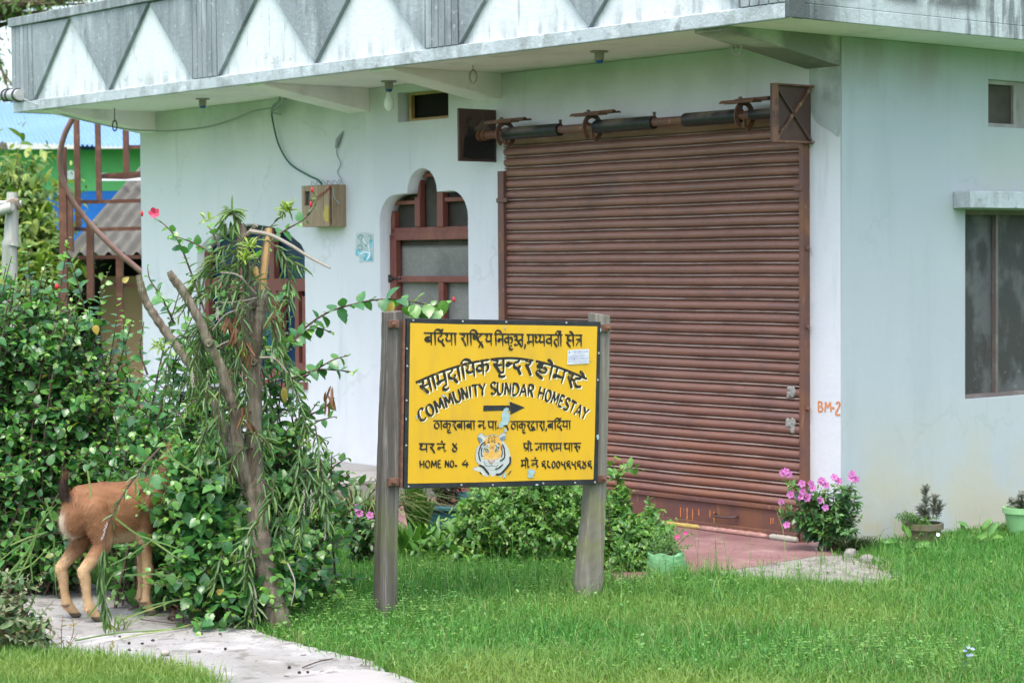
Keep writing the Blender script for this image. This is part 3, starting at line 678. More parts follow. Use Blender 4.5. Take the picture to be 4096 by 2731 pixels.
p = MB(); p.prism(outer, lambda u, v, w_: (u, w_, v), .022); board = p.build('board', m_blk, sign, bevel=.002)
p = MB(); p.flat(inner, SF, .0006); p.build('yellow_field', m_yellow, board)
# ---- stroke lettering
def circ(cx, cy, rx, ry, a0=0, a1=360, n=9): return [(cx + rx * math.cos(math.radians(a0 + (a1 - a0) * i / n)), cy + ry * math.sin(math.radians(a0 + (a1 - a0) * i / n))) for i in range(n + 1)]
VL = [(.5, .42), (.3, .34), (.1, .42), (.08, .6), (.25, .74), (.5, .68)]
GL = {   # width, strokes (x right, y down, 0 = head line, 1 = base)
 'ba': (.66, [[(.5, 0), (.5, 1.05)], VL, [(.13, .42), (.46, .70)]]),
 'va': (.66, [[(.5, 0), (.5, 1.05)], VL]),
 'ra': (.52, [[(.12, .03), (.34, .10), (.38, .27), (.25, .42), (.12, .40)], [(.20, .42), (.35, .72), (.50, 1.12)]]),
 'da': (.56, [[(.34, 0), (.34, .22)], [(.34, .2), (.13, .34), (.10, .60), (.27, .72), (.42, .62), (.38, .5)], [(.30, .70), (.40, .9), (.52, 1.15)]]),
 'ii': (.26, [[(.12, 0), (.12, 1.05)], [(.12, 0), (.14, -.22), (.32, -.33), (.55, -.22), (.66, 0)]]),
 'I': (.26, [[(.10, 0), (.10, 1.05)], [(.10, 0), (.06, -.24), (-.14, -.33), (-.30, -.2), (-.34, 0)]]),
 'aa': (.26, [[(.12, 0), (.12, 1.05)]]),
 'ya': (.64, [[(.5, 0), (.5, 1.05)], [(.06, .06), (.20, .14), (.16, .34), (.10, .46), (.20, .66), (.50, .62)]]),
 'sha': (.62, [[(.5, 0), (.5, 1.05)], [(.10, 0), (.10, .46), (.22, .62), (.50, .54)], [(.12, .12), (.48, .56)]]),
 'pa': (.62, [[(.5, 0), (.5, 1.05)], [(.10, 0), (.10, .50), (.22, .68), (.50, .62)]]),
 'pra': (.62, [[(.5, 0), (.5, 1.05)], [(.10, 0), (.10, .42), (.22, .58), (.50, .52)], [(.48, .62), (.12, .98)]]),
 'shtra': (1.0, [[(.38, 0), (.38, .62)], [(.08, 0), (.08, .34), (.18, .46), (.38, .42)], [(.10, .08), (.36, .36)], [(.70, 0), (.68, .16), (.48, .30), (.46, .58), (.62, .78), (.80, .66)], [(.48, 1.22), (.66, .86), (.84, 1.24)]]),
 'na': (.60, [[(.48, 0), (.48, 1.05)], [(.48, .44), (.24, .46)], circ(.15, .54, .09, .11)]),
 'ka': (.84, [[(.42, 0), (.42, 1.05)], [(.42, .40), (.24, .32), (.08, .42), (.08, .60), (.22, .72), (.42, .64)], [(.42, .40), (.62, .30), (.74, .44), (.70, .70), (.56, .80)]]),
 'nya': (.98, [[(.84, 0), (.84, 1.05)], [(.06, .2), (.30, .18), (.34, .36), (.10, .5)], [(.12, .48), (.40, .54), (.46, .82), (.22, .96), (.10, .84)], [(.84, .5), (.56, .5), (.52, .74), (.64, .92), (.76, 1.15)]]),
 'ma': (.68, [[(.54, 0), (.54, 1.05)], [(.14, 0), (.14, .58)], circ(.11, .68, .07, .08), [(.16, .62), (.54, .62)]]),
 'dhya': (1.0, [[(.86, 0), (.86, 1.05)], [(.16, .04), (.06, .16), (.20, .28), (.08, .44), (.16, .66), (.42, .58)], [(.42, .08), (.54, .2), (.46, .42), (.54, .66), (.86, .6)]]),
 'ta': (.60, [[(.48, 0), (.48, 1.05)], [(.48, .40), (.22, .42), (.10, .60), (.20, .84), (.34, 1.08)]]),
 'ksha': (.78, [[(.64, 0), (.64, 1.05)], [(.12, .06), (.30, .14), (.14, .32), (.34, .46), (.12, .62), (.22, .84), (.40, 1.10)], [(.22, .54), (.64, .44)]]),
 'tra': (.62, [[(.5, 0), (.5, 1.05)], [(.50, .38), (.06, .38)], [(.46, .42), (.26, .62), (.06, .96)]]),
 'sa': (.78, [[(.64, 0), (.64, 1.05)], [(.08, .04), (.28, .10), (.32, .26), (.20, .40), (.08, .38)], [(.16, .42), (.30, .72), (.46, 1.08)], [(.26, .48), (.64, .46)]]),
 'nda': (.92, [circ(.12, .46, .09, .10), [(.20, .42), (.40, .38)], [(.70, 0), (.70, .22)], [(.70, .2), (.48, .34), (.46, .60), (.62, .72), (.76, .62), (.73, .5)], [(.64, .70), (.74, .9), (.86, 1.15)]]),
 'ha': (.74, [[(.38, 0), (.38, .14)], [(.38, .13), (.12, .20), (.14, .38), (.42, .34)], [(.42, .34), (.60, .44), (.56, .64), (.34, .70), (.18, .58)], [(.16, .60), (.08, .80), (.22, .98), (.50, 1.16)]]),
 'sta': (1.05, [[(.08, .04), (.28, .10), (.32, .26), (.20, .40), (.08, .38)], [(.16, .42), (.30, .72), (.46, 1.08)], [(.26, .48), (.50, .46)], [(.76, 0), (.74, .16), (.52, .32), (.50, .62), (.68, .82), (.90, .68)]]),
 'tta': (.6, [[(.34, 0), (.32, .16), (.12, .32), (.10, .62), (.28, .82), (.5, .68)]]),
 'ttha': (.60, [[(.30, 0), (.30, .2)], circ(.28, .56, .22, .32, -80, 270)]),
 'ga': (.56, [[(.44, 0), (.44, 1.05)], [(.16, 0), (.16, .62), (.06, .76)]]),
 'gha': (.72, [[(.58, 0), (.58, 1.05)], [(.28, .06), (.08, .12), (.22, .30), (.06, .44), (.16, .68), (.58, .62)]]),
 'tha': (.72, [[(.58, 0), (.58, 1.05)], circ(.15, .14, .08, .09), [(.22, .14), (.14, .40), (.10, .48), (.22, .68), (.58, .62)]]),
 'ruu': (.86, [[(.12, .03), (.34, .10), (.38, .27), (.25, .42), (.12, .40)], [(.20, .42), (.35, .72), (.50, 1.12)], [(.32, .46), (.60, .40), (.72, .58), (.56, .74)]]),
 'ja': (.76, [[(.62, 0), (.62, 1.05)], [(.62, .44), (.36, .42), (.36, .66), (.20, .82), (.06, .68)]]),
 'dva': (.62, [[(.34, 0), (.34, .22)], [(.34, .2), (.13, .34), (.10, .58), (.27, .68), (.42, .58)], [(.30, .68), (.40, .86), (.52, 1.05)], circ(.22, .96, .12, .10)]),
}
MARK = {  # attached to the previous glyph: offset from that glyph's right bar
 'u': [[(.0, 1.0), (-.18, 1.08), (-.24, 1.24), (-.08, 1.36), (.10, 1.28)]],
 'e': [[(.0, 0), (-.10, -.20), (-.30, -.34)]],
 'r': [[(.0, 0), (-.14, -.12), (-.10, -.28), (.08, -.32)]],
 'm': [[(-.16, -.34), (-.10, -.28), (-.04, -.20)]],
}
NUM = {
 '9': (.52, [[(.44, .10), (.20, .08), (.08, .26), (.20, .42), (.44, .36)], [(.22, .42), (.10, .62), (.34, .68), (.46, 1.05)]]),
 '8': (.50, [[(.08, .08), (.20, .12), (.12, .45), (.18, .72), (.42, .88)]]),
 '0': (.46, [circ(.22, .5, .15, .40)]),
 '5': (.54, [[(.10, .10), (.10, .38), (.24, .52), (.42, .44)], [(.46, .05), (.38, .5), (.42, .8), (.50, 1.12)]]),
 '4': (.56, [[(.10, .05), (.24, .34), (.42, .62), (.34, .92), (.14, .90), (.10, .66), (.30, .36), (.46, .02)]]),
}
LAT = {
 'C': (.66, [[(.58, .16), (.42, .02), (.18, .14), (.10, .52), (.20, .90), (.42, .98), (.58, .84)]]), 'O': (.74, [circ(.36, .5, .26, .46, -90, 270, 12)]),
 'M': (.86, [[(.10, 1), (.16, 0)], [(.16, 0), (.42, .78)], [(.42, .78), (.68, 0)], [(.68, 0), (.76, 1)]]), 'U': (.72, [[(.10, 0), (.10, .66), (.22, .96), (.46, .96), (.58, .66), (.58, 0)]]),
 'N': (.74, [[(.10, 1), (.12, 0)], [(.12, 0), (.58, .98)], [(.58, .98), (.60, 0)]]), 'I': (.30, [[(.14, 0), (.14, 1)]]), 'T': (.64, [[(.02, .03), (.62, .03)], [(.32, 0), (.32, 1)]]),
 'Y': (.66, [[(.04, 0), (.32, .5)], [(.60, 0), (.32, .5), (.24, 1.02)]]), 'S': (.62, [[(.54, .16), (.36, .02), (.14, .12), (.14, .36), (.34, .50), (.52, .64), (.50, .88), (.28, .98), (.08, .84)]]),
 'D': (.72, [[(.10, 0), (.10, 1)], [(.08, .02), (.40, .06), (.60, .34), (.56, .72), (.34, .96), (.08, .98)]]), 'A': (.74, [[(.04, 1), (.34, 0)], [(.34, 0), (.66, 1.02)], [(.16, .64), (.54, .64)]]),
 'R': (.68, [[(.10, 0), (.10, 1)], [(.08, .03), (.42, .04), (.52, .24), (.40, .46), (.10, .50)], [(.28, .50), (.58, 1.02)]]), 'H': (.72, [[(.10, 0), (.10, 1)], [(.58, 0), (.58, 1)], [(.10, .5), (.58, .5)]]),
 'E': (.58, [[(.10, 0), (.10, 1)], [(.10, .03), (.50, .03)], [(.10, .48), (.44, .48)], [(.10, .97), (.52, .97)]]), '-': (.5, [[(.08, .82), (.42, .86)]]), '4': (.66, [[(.40, 0), (.06, .62), (.60, .64)], [(.46, .3), (.42, 1.08)]]),
}
lay = [0]
def put(mb, strokes, mp, wd, mi=0, nib=math.radians(48), off=(0, 0), dense=1):
    for st in strokes:
        lay[0] = (lay[0] + 1) % 9
        q = [np.array(mp(*s)) + np.array(off) for s in st]
        stroke(mb, q, wd, SF, (.0010 if mi else .0022) + .00012 * lay[0], nib=nib, per=5, mi=mi)
def word(mb, glyphs, path, H, wd, head=True, table=GL, shadow=None, nib=math.radians(48)):
    """glyphs laid along path(u) -> (point, down vector); u in 0..1"""
    tot = sum(table[g][0] for g in glyphs if g in table); x = 0.
    def mp(gx, gy, x0):
        o, d = path((x0 + gx) / tot); return o + d * gy * H
    jobs = []; last = 0
    for g in glyphs:
        if g in table:
            jobs += [(st, x) for st in table[g][1]]; last = x + table[g][0] - .14; x += table[g][0]
        else:
            jobs += [(st, last) for st in MARK[g]]
    hl = [path(u)[0] for u in np.linspace(-.01, 1.01, 8)]
    if shadow is not None:
        for st, x0 in jobs: put(mb, [st], lambda a, b_: mp(a, b_, x0), wd * 1.05, 1, nib, shadow)
        if head: put(mb, [[(u, 0) for u in np.linspace(0, 1, 7)]], lambda u, v: path(u)[0], wd, 1, None, shadow)
    for st, x0 in jobs: put(mb, [st], lambda a, b_: mp(a, b_, x0), wd, 0, nib)
    if head: put(mb, [[(u, 0) for u in np.linspace(-.012, 1.012, 7)]], lambda u, v: path(u)[0], wd * .72, 0, None)
def line(Z, x0, y0, x1, y1):
    a, b = Z(x0, y0), Z(x1, y1); d = np.array([.03, -1.])
    return lambda u: (a + (b - a) * u, d)
def curve(Z, pts, xa, xb, tilt=1.):
    q = smooth_path([Z(*s) for s in pts], 8); q = np.array(q)
    X = q[:, 0]; xa_, xb_ = Z(xa, pts[0][1])[0], Z(xb, pts[-1][1])[0]
    def f(u):
        xx = xa_ + (xb_ - xa_) * u; yy = np.interp(xx, X, q[:, 1])
        sl = (np.interp(xx + .01, X, q[:, 1]) - np.interp(xx - .01, X, q[:, 1])) / .02
        d = np.array([sl * tilt, -1.]); return np.array([xx, yy]), d / np.hypot(*d)
    return f
T = MB()
h1 = 122 * UPX; w1 = 25 * UPX
for gl, a, b_ in ((['ba', 'ii', 'da', 'r', 'ya', 'aa'], (258, 220), (612, 226)), (['ra', 'aa', 'ii', 'shtra', 'ya'], (640, 226), (998, 230)), (['ii', 'na', 'ka', 'u', 'nya'], (1018, 231), (1335, 236)), (['ma', 'dhya', 'va', 'ta', 'I', 'r'], (1370, 238), (1752, 241)), (['ksha', 'e', 'tra'], (1785, 242), (1968, 244))):
    word(T, gl, line(Z4, *a, *b_), h1, w1)
put(T, [[(1352, 340), (1350, 365), (1340, 390)]], lambda x, y: Z4(x, y), w1 * .8, 0, None)
arcpts = [(172, 755), (400, 655), (640, 575), (800, 535), (960, 508), (1100, 494), (1250, 494), (1440, 519), (1600, 557), (1800, 625), (2020, 718)]
shd = np.array([14 * UPX, -13 * UPX])
for gl, xa, xb in ((['sa', 'aa', 'ma', 'u', 'da', 'aa', 'ii', 'ya', 'ka'], 178, 962), (['sa', 'u', 'nda', 'ra'], 985, 1438), (['ha', 'aa', 'e', 'ma', 'sta', 'e'], 1475, 2015)):
    word(T, gl, curve(Z4, arcpts, xa, xb, .8), 148 * UPX, 36 * UPX, shadow=shd)
latpts = [(160, 1060), (230, 1030), (320, 980), (455, 905), (560, 855), (665, 810), (780, 785), (920, 760), (1010, 752), (1120, 755), (1250, 765), (1460, 785), (1560, 815), (1700, 865), (1820, 925), (1930, 985), (2060, 1050)]
for wd_, xa, xb in (('COMMUNITY', 172, 928), ('SUNDAR', 972, 1462), ('HOMESTAY', 1510, 2052)):
    word(T, list(wd_), curve(Z4, latpts, xa, xb, .8), 130 * UPX, 31 * UPX, False, LAT, np.array([13 * UPX, -10 * UPX]))
h4, w4 = 92 * UPX, 20 * UPX
for gl, a, b_ in ((['ttha', 'aa', 'ka', 'u', 'ra', 'ba', 'aa', 'ba', 'aa'], (362, 222), (810, 225)), (['na'], (838, 226), (915, 227)), (['pa', 'aa'], (945, 228), (1045, 228)), (['ttha', 'aa', 'ka', 'u', 'ra', 'dva', 'aa', 'ra', 'aa'], (1195, 229), (1565, 228)), (['ba', 'ii', 'da', 'r', 'ya', 'aa'], (1590, 226), (1845, 223))):
    word(T, gl, line(Z5, *a, *b_), h4, w4)
for x, y in ((915, 300), (1052, 300), (485, 545), (1422, 535), (1388, 718), (1485, 715), (600, 706)):
    put(T, [[(x, y - 8), (x + 3, y + 8)]], lambda a, b_: Z5(a, b_), w4 * 1.15, 0, None)
put(T, [[(1580, 300), (1580, 315), (1572, 335)]], lambda x, y: Z5(x, y), w4 * .8, 0, None)
put(T, [[(1130, 230), (1110, 260), (1135, 275), (1152, 285), (1168, 325)]], lambda x, y: Z5(x, y), w4, 0)
word(T, ['gha', 'ra'], line(Z5, 205, 468, 372, 470), 90 * UPX, w4); word(T, ['na', 'm'], line(Z5, 395, 470, 490, 471), 86 * UPX, w4)
word(T, ['4'], line(Z5, 552, 460, 625, 460), 96 * UPX, w4 * 1.1, False, NUM)
word(T, list('HOME'), line(Z5, 205, 652, 447, 648), 80 * UPX, w4, False, LAT); word(T, list('NO'), line(Z5, 478, 650, 585, 650), 74 * UPX, w4, False, LAT)
put(T, [[(590, 705), (618, 712)]], lambda x, y: Z5(x, y), w4, 0, None)
word(T, ['4'], line(Z5, 665, 640, 745, 640), 80 * UPX, w4 * 1.2, False, LAT)
word(T, ['pra', 'aa', 'e'], line(Z5, 1330, 466, 1422, 466), 86 * UPX, w4); word(T, ['ja', 'ga', 'ra', 'aa', 'ma'], line(Z5, 1455, 466, 1748, 466), 84 * UPX, w4); word(T, ['tha', 'aa', 'ruu'], line(Z5, 1768, 466, 1955, 464), 86 * UPX, w4)
word(T, ['ma', 'aa', 'e'], line(Z5, 1305, 648, 1390, 648), 84 * UPX, w4); word(T, ['na', 'm'], line(Z5, 1415, 648, 1490, 648), 84 * UPX, w4)
word(T, list('9800595949'), line(Z5, 1522, 652, 2075, 652), 88 * UPX, w4, False, NUM)
T.build('lettering', [m_letter, m_lwhite], board, fixn=False)
p = MB()
p.flat([Z5(*q) for q in ((900, 57), (1040, 56), (1184, 55), (1186, 110), (1050, 113), (898, 118))], SF, .0020); p.flat([Z5(*q) for q in ((1184, 15), (1348, 78), (1190, 156))], SF, .0021)
p.build('arrow', m_blk, board)
p = MB()
for k, poly in enumerate((((1118, 95), (1150, 78), (1172, 90), (1165, 130), (1188, 160), (1182, 200), (1165, 240), (1160, 265), (1120, 270), (1098, 298), (1068, 295), (1060, 262), (1085, 235), (1098, 200), (1090, 160), (1105, 130)), ((1120, 312), (1148, 305), (1150, 340), (1125, 348)), ((1378, 760), (1400, 740), (1420, 750), (1455, 755), (1452, 790), (1430, 815), (1442, 830), (1400, 842), (1372, 825), (1385, 800)),
          ((1135, 765), (1145, 790), (1140, 830), (1120, 842), (1102, 828), (1120, 800)), ((1455, 912), (1480, 900), (1498, 914), (1470, 924)), ((2125, 372), (2142, 366), (2148, 400), (2138, 428), (2124, 420)), ((55, 190), (68, 186), (70, 215), (60, 218)), ((1165, 15), (1180, 10), (1182, 22), (1170, 26)))):
    p.flat([Z5(*q) for q in poly], SF, .0042 + .0001 * (k % 3))
for poly in (((440, 895), (465, 882), (490, 900), (480, 915), (455, 905)), ((1190, 892), (1208, 890), (1210, 915), (1196, 920)), ((1125, 155), (1142, 152), (1140, 180), (1128, 182)), ((170, 1110), (185, 1105), (184, 1150), (172, 1148)), ((1750, 1015), (1785, 1005), (1780, 1028), (1760, 1028)), ((2158, 175), (2172, 165), (2168, 210), (2160, 205))):
    p.flat([Z4(*q) for q in poly], SF, .0042)
p.build('bare_patch', m_flake, board)
# ---- tiger head
tm = [M('tiger_white', (.40, .43, .41), [dict(c=(.38, .43, .42), s=35, lo=.42, hi=.62, amt=.7), dict(c=(.70, .60, .40), s=25, lo=.52, hi=.7, amt=.5)], rough=.5), M('tiger_orange', (.56, .31, .055), [dict(c=(.60, .45, .2), s=30, lo=.45, hi=.65, amt=.6)], rough=.5), m_blk, M('tiger_pink', (.52, .28, .25), rough=.5), M('tiger_slate', (.12, .17, .20), [dict(c=(.2, .26, .28), s=60, lo=.45, hi=.6, amt=.6)], rough=.5), M('tiger_eye', (.55, .5, .16), rough=.3), M('tiger_line', (.10, .06, .04), rough=.5)]
t = MB()
def tf(pts, w_, mi): t.flat([ZT(*q) for q in smooth_path(list(pts) + [pts[0]], 4)[:-1]], SF, w_, mi)
def ts(pts, wd, mi=2, w_=.0030):
    lay[0] = (lay[0] + 1) % 9; stroke(t, [ZT(*q) for q in pts], wd * .15939 / FPX * 10.07, SF, w_ + .00008 * lay[0], per=4, mi=mi)
tf([(440, 290), (560, 235), (680, 232), (780, 275), (900, 400), (1000, 540), (1050, 680), (1075, 800), (1060, 960), (980, 1080), (900, 1180), (830, 1290), (700, 1260), (620, 1285), (560, 1240), (500, 1290), (380, 1240), (290, 1170), (120, 1105), (200, 1040), (290, 1010), (210, 900), (185, 760), (200, 660), (240, 540), (310, 470), (400, 400)], .0010, 0)
tf([(480, 300), (600, 245), (760, 280), (840, 400), (870, 470), (850, 620), (840, 740), (780, 830), (680, 860), (520, 860), (415, 860), (410, 700), (440, 560), (400, 430)], .0013, 1)
for e in ([(245, 330), (255, 260), (320, 195), (400, 240), (450, 300), (400, 400), (320, 470), (275, 400)], [(770, 270), (850, 200), (930, 190), (960, 260), (960, 320), (900, 390), (840, 350)]): tf(e, .0016, 0)
tf([(260, 300), (320, 310), (375, 370), (330, 440), (290, 430), (255, 340)], .0019, 4); tf([(810, 320), (930, 255), (940, 330), (880, 390), (820, 370)], .0019, 4)
for e in ([(400, 560), (470, 540), (540, 620), (530, 690), (470, 670), (410, 620)], [(690, 560), (760, 540), (800, 570), (760, 650), (690, 680), (670, 620)], [(480, 470), (540, 460), (550, 540), (450, 540)], [(690, 470), (760, 470), (790, 530), (700, 560)], [(415, 860), (520, 880), (590, 1000), (500, 1020), (430, 980)], [(600, 1000), (660, 880), (800, 870), (760, 1000), (690, 1025)], [(470, 1020), (590, 1005), (710, 1030), (690, 1100), (590, 1115), (490, 1080)]): tf(e, .0019, 0)
tf([(530, 880), (590, 888), (655, 880), (620, 935), (590, 955), (555, 930)], .0023, 3)
for cx in (482, 722): tf([(cx + 34 * math.cos(a), 618 + 30 * math.sin(a)) for a in np.linspace(0, 5.6, 9)], .0023, 5); tf([(cx + 13 * math.cos(a), 618 + 15 * math.sin(a)) for a in np.linspace(0, 5.5, 8)], .0027, 2)
for st, wd in (([(400, 570), (440, 590), (480, 585), (525, 660)], 16), ([(430, 600), (470, 655), (520, 660)], 12), ([(690, 660), (700, 600), (750, 580), (790, 560)], 16), ([(695, 660), (740, 650), (770, 590)], 12), ([(440, 415), (350, 480), (300, 580), (275, 680), (285, 780), (320, 900)], 30), ([(450, 465), (390, 510)], 26), ([(360, 550), (340, 640), (350, 790)], 24), ([(345, 760), (400, 775)], 18), ([(390, 630), (400, 670)], 18), ([(865, 480), (910, 570), (920, 680), (925, 780), (880, 850), (805, 895)], 34), ([(835, 520), (860, 620), (865, 730), (830, 800)], 24), ([(500, 310), (560, 308)], 16), ([(500, 370), (550, 350)], 16), ([(500, 430), (550, 410)], 28), ([(630, 255), (690, 258)], 14), ([(640, 300), (710, 306)], 16), ([(640, 355), (690, 372)], 16), ([(645, 405), (690, 430)], 26), ([(600, 345), (600, 420)], 12), ([(580, 400), (590, 425)], 10), ([(620, 380), (618, 425)], 12), ([(585, 320), (625, 318)], 12), ([(525, 262), (600, 264)], 14), ([(765, 440), (800, 500)], 24), ([(700, 480), (730, 540), (790, 540)], 18), ([(480, 530), (500, 490)], 14), ([(440, 530), (460, 550)], 12), ([(400, 600), (410, 560)], 14), ([(515, 865), (530, 905), (590, 965), (590, 1000), (540, 1020), (450, 1000), (400, 900)], 9), ([(668, 865), (655, 905), (590, 965)], 9), ([(590, 1000), (640, 1012), (700, 1025), (760, 990)], 9), ([(285, 1000), (380, 1040), (450, 1120), (540, 1240)], 52), ([(690, 1105), (790, 1060), (885, 975)], 34), ([(1060, 790), (1065, 930), (1000, 1030), (930, 1110), (820, 1220), (700, 1230)], 50), ([(1085, 1140), (1000, 1250)], 26), ([(295, 1165), (365, 1240)], 24)): ts(st, wd)
for k in range(26): 
    a, r = random.uniform(0, 6.28), random.random() ** .5; x, y = 605 + 60 * r * math.cos(a), 530 + 75 * r * math.sin(a); ts([(x, y), (x + 3, y + 14)], 7, 6)
for k in range(14): x, y = 450 + (k % 7) * 16, 935 + 28 * (k // 7); ts([(x, y), (x + 9, y + 4)], 6, 6); ts([(x + 200, y), (x + 209, y - 4)], 6, 6)
for st in ([(440, 290), (400, 240), (320, 195), (255, 260), (245, 330), (310, 470), (240, 540), (185, 740), (210, 900), (285, 1005), (180, 1050), (120, 1105)], [(440, 285), (560, 235), (680, 230), (775, 270), (850, 200), (935, 188), (965, 290), (905, 385)]): ts(st, 6, 6, .0036)
t.build('tiger_painting', tm, board, fixn=False)
# ---- paper sticker
p = MB(); p.flat([Z4(1808, 408), Z4(1900, 398), Z4(2040, 395), Z4(2038, 550), Z4(1920, 556), Z4(1804, 562)], SF, .0035); stk = p.build('sticker', M('form_paper', (.48, .52, .53), rough=.8), board)
m_ink = M('violet_stamp_ink', (.22, .20, .42), rough=.8)
p = MB()
def dash(x, y, l, h=5): p.flat([Z4(x, y), Z4(x + l, y - .04 * l), Z4(x + l, y + h - .04 * l), Z4(x, y + h)], SF, .0039)
for y, x, n, l in ((414, 1870, 7, 14), (424, 1860, 9, 12), (436, 1880, 5, 15), (450, 1870, 8, 12), (465, 1815, 4, 10), (466, 1862, 6, 16), (485, 1820, 14, 13), (500, 1818, 5, 9), (500, 1860, 9, 13), (524, 1815, 5, 9), (524, 1885, 9, 16), (543, 1862, 10, 11)):
    for k in range(n): dash(x + k * (l + 5), y + random.uniform(-2, 2), l, random.choice((3, 5, 7)))
for y in (478, 496, 514, 532): dash(1812, y, 222, 1.6)
p.flat([Z4(1828 + 10 * math.cos(a), 428 + 11 * math.sin(a)) for a in np.linspace(0, 5.5, 7)], SF, .0039); p.flat([Z4(2018 + 9 * math.cos(a), 418 + 10 * math.sin(a)) for a in np.linspace(0, 5.5, 7)], SF, .0039)
p.build('printed_form', m_ink, stk, fixn=False)
# ---- posts, brackets, screws
def post(name, pts, hw, hd, y0, m, top):
    b = MB(); rings = []
    for i, ((px, py), w_) in enumerate(zip(pts, hw)):
        c = pl(px, py, SN, SO + SN * y0); s = (c - SO) @ SE; rings.append((s, c[2], w_))
    L = smooth_path([(s, z, w_) for s, z, w_ in rings], 5); k0 = len(b.v); n = 12
    for i, (s, z, w_) in enumerate(L):
        for j in range(n):
            a = 2 * PI * j / n + PI / n; cx, cy = math.cos(a), math.sin(a); e = max(abs(cx), abs(cy)) ** .82
            jx = .0008 * math.sin(i * 2.1 + j * 1.7); b.v.append((s + (w_ + jx) * cx / e, y0 + hd + (hd + jx) * cy / e, z + (top * cx if i == len(L) - 1 else 0)))
    for i in range(len(L) - 1):
        for j in range(n): b.f.append((k0 + i * n + j, k0 + i * n + (j + 1) % n, k0 + (i + 1) * n + (j + 1) % n, k0 + (i + 1) * n + j)); b.mi.append(0)
    b.f.append(tuple(k0 + (len(L) - 1) * n + j for j in range(n))); b.mi.append(0)
    return b.build(name, m, sign, bevel=.003, seg=1)
post('post', [(1550, 2540), (1556, 2400), (1560, 2100), (1568, 1850), (1576, 1600), (1582, 1400), (1583, 1246)], [.045, .045, .045, .044, .043, .040, .038], .045, .026, m_post, .003)
post('post', [(2368, 2500), (2370, 2350), (2380, 2180), (2391, 2040), (2399, 1850), (2406, 1600), (2412, 1420), (2413, 1258)], [.066, .064, .057, .049, .046, .044, .043, .041], .045, .026, m_post2, -.008)
for x, y, dx in (((1578, 1296, 1), (2425, 1312, -1), (1578, 1928, 1), (2410, 1915, -1))):
    s, z = sg(x, y); p = MB(); p.box(s - .026, s + .026, .004 if dx > 0 else .012, .024, z - .017, z + .017)
    p.tube([(s - .004 * dx, -.03, z), (s - .004 * dx, .003, z)], .0065, 8); p.tube([(s - .004 * dx, -.016, z), (s - .004 * dx, -.004, z)], .0125, 6); p.build('bolt_bracket', m_bolt, sign, bevel=.001, seg=1)
s0, z0 = Z4(62, 90); s1, z1 = Z5(30, 945); p = MB(); p.hexa([(s1 - .012, .0, z1), (s1 - .001, .0, z1), (s1 - .001, .024, z1), (s1 - .012, .024, z1)], [(s0 - .012, .0, z0), (s0 - .001, .0, z0), (s0 - .001, .024, z0), (s0 - .012, .024, z0)]); p.build('edge_angle', m_bolt, sign)
p = MB()
for q in (Z4(145, 85), Z4(680, 96), Z4(1150, 104), Z4(1800, 112), Z4(75, 390), Z4(80, 580), Z4(72, 950), Z4(2150, 440), Z4(2140, 730), Z5(95, 935), Z5(665, 918), Z5(1005, 918), Z5(1550, 900), Z5(1895, 893), Z5(2110, 888), Z5(68, 490), Z5(2130, 395)):
    p.lathe((q[0], -.0005, q[1]), [(.0055, 0), (.004, -.002), (.0005, -.0022)], 8, axis='y')
p.build('screw', M('steel_screw', (.35, .36, .36), rough=.4, metal=.6), board)
# ================================================================== GROUND
def pts_in(poly, X, Y):
    poly = np.array(poly)[:, :2]; ins = np.zeros(len(X), bool); j = len(poly) - 1
    for i in range(len(poly)):
        xi, yi = poly[i]; xj, yj = poly[j]
        c = ((yi > Y) != (yj > Y)) & (X < (xj - xi) * (Y - yi) / (yj - yi + 1e-12) + xi); ins ^= c; j = i
    return ins
m_ground = M('turf_soil', (.065, .16, .045), [dict(c=(.15, .13, .07), s=3, lo=.52, hi=.7, amt=.6), dict(c=(.06, .17, .03), s=9, lo=.42, hi=.6, amt=.7)], rough=.95, bump=(.5, 14, .03), spec=.1)
p = MB(); p.add([(-300, -60, 0), (300, -60, 0), (300, 600, 0), (-300, 600, 0)], [(0, 1, 2, 3)])
tag(p.build('ground', m_ground, fixn=False), kind='structure')
m_path = M('worn_concrete', (.30, .295, .285), [
    dict(c=(.20, .195, .17), s=1.6, lo=.42, hi=.66, amt=.7), dict(c=(.44, .43, .42), s=3.6, lo=.5, hi=.66, d=8, amt=.8),
    dict(c=(.14, .135, .115), s=8, lo=.53, hi=.66, amt=.75), dict(c=(.12, .11, .095), s=60, lo=.58, hi=.68, amt=.7)], rough=.9, cracks=(.9, (.10, .095, .08), .8), bump=(.7, 30, .02), spec=.2)
m_path2 = M('pale_concrete', (.31, .30, .285), [dict(c=(.24, .235, .215), s=4, lo=.45, hi=.65, amt=.6), dict(c=(.26, .25, .22), s=60, lo=.62, hi=.72, amt=.5)], rough=.9, bump=(.4, 40, .01), spec=.2)
def slab(name, px, z0, z1, m, jit=.012):
    q = []
    for i in range(len(px)):
        a, b = G(*px[i], z1), G(*px[(i + 1) % len(px)], z1)
        for k in range(6):
            c = a + (b - a) * k / 6; q.append((c[0] + random.uniform(-jit, jit), c[1] + random.uniform(-jit, jit)))
    b = MB(); b.prism(q, lambda u, v, w_: (u, v, z1 - w_), z1 - z0); o = b.build(name, m); return tag(o, kind='structure'), q
_, path_poly = slab('path', [(-260, 2200), (200, 2270), (520, 2390), (900, 2470), (1100, 2545), (1250, 2590), (1480, 2640), (1620, 2731), (1660, 2800), (900, 2800), (850, 2700), (640, 2660), (420, 2630), (180, 2610), (-260, 2580)], -.1, .02, m_path)
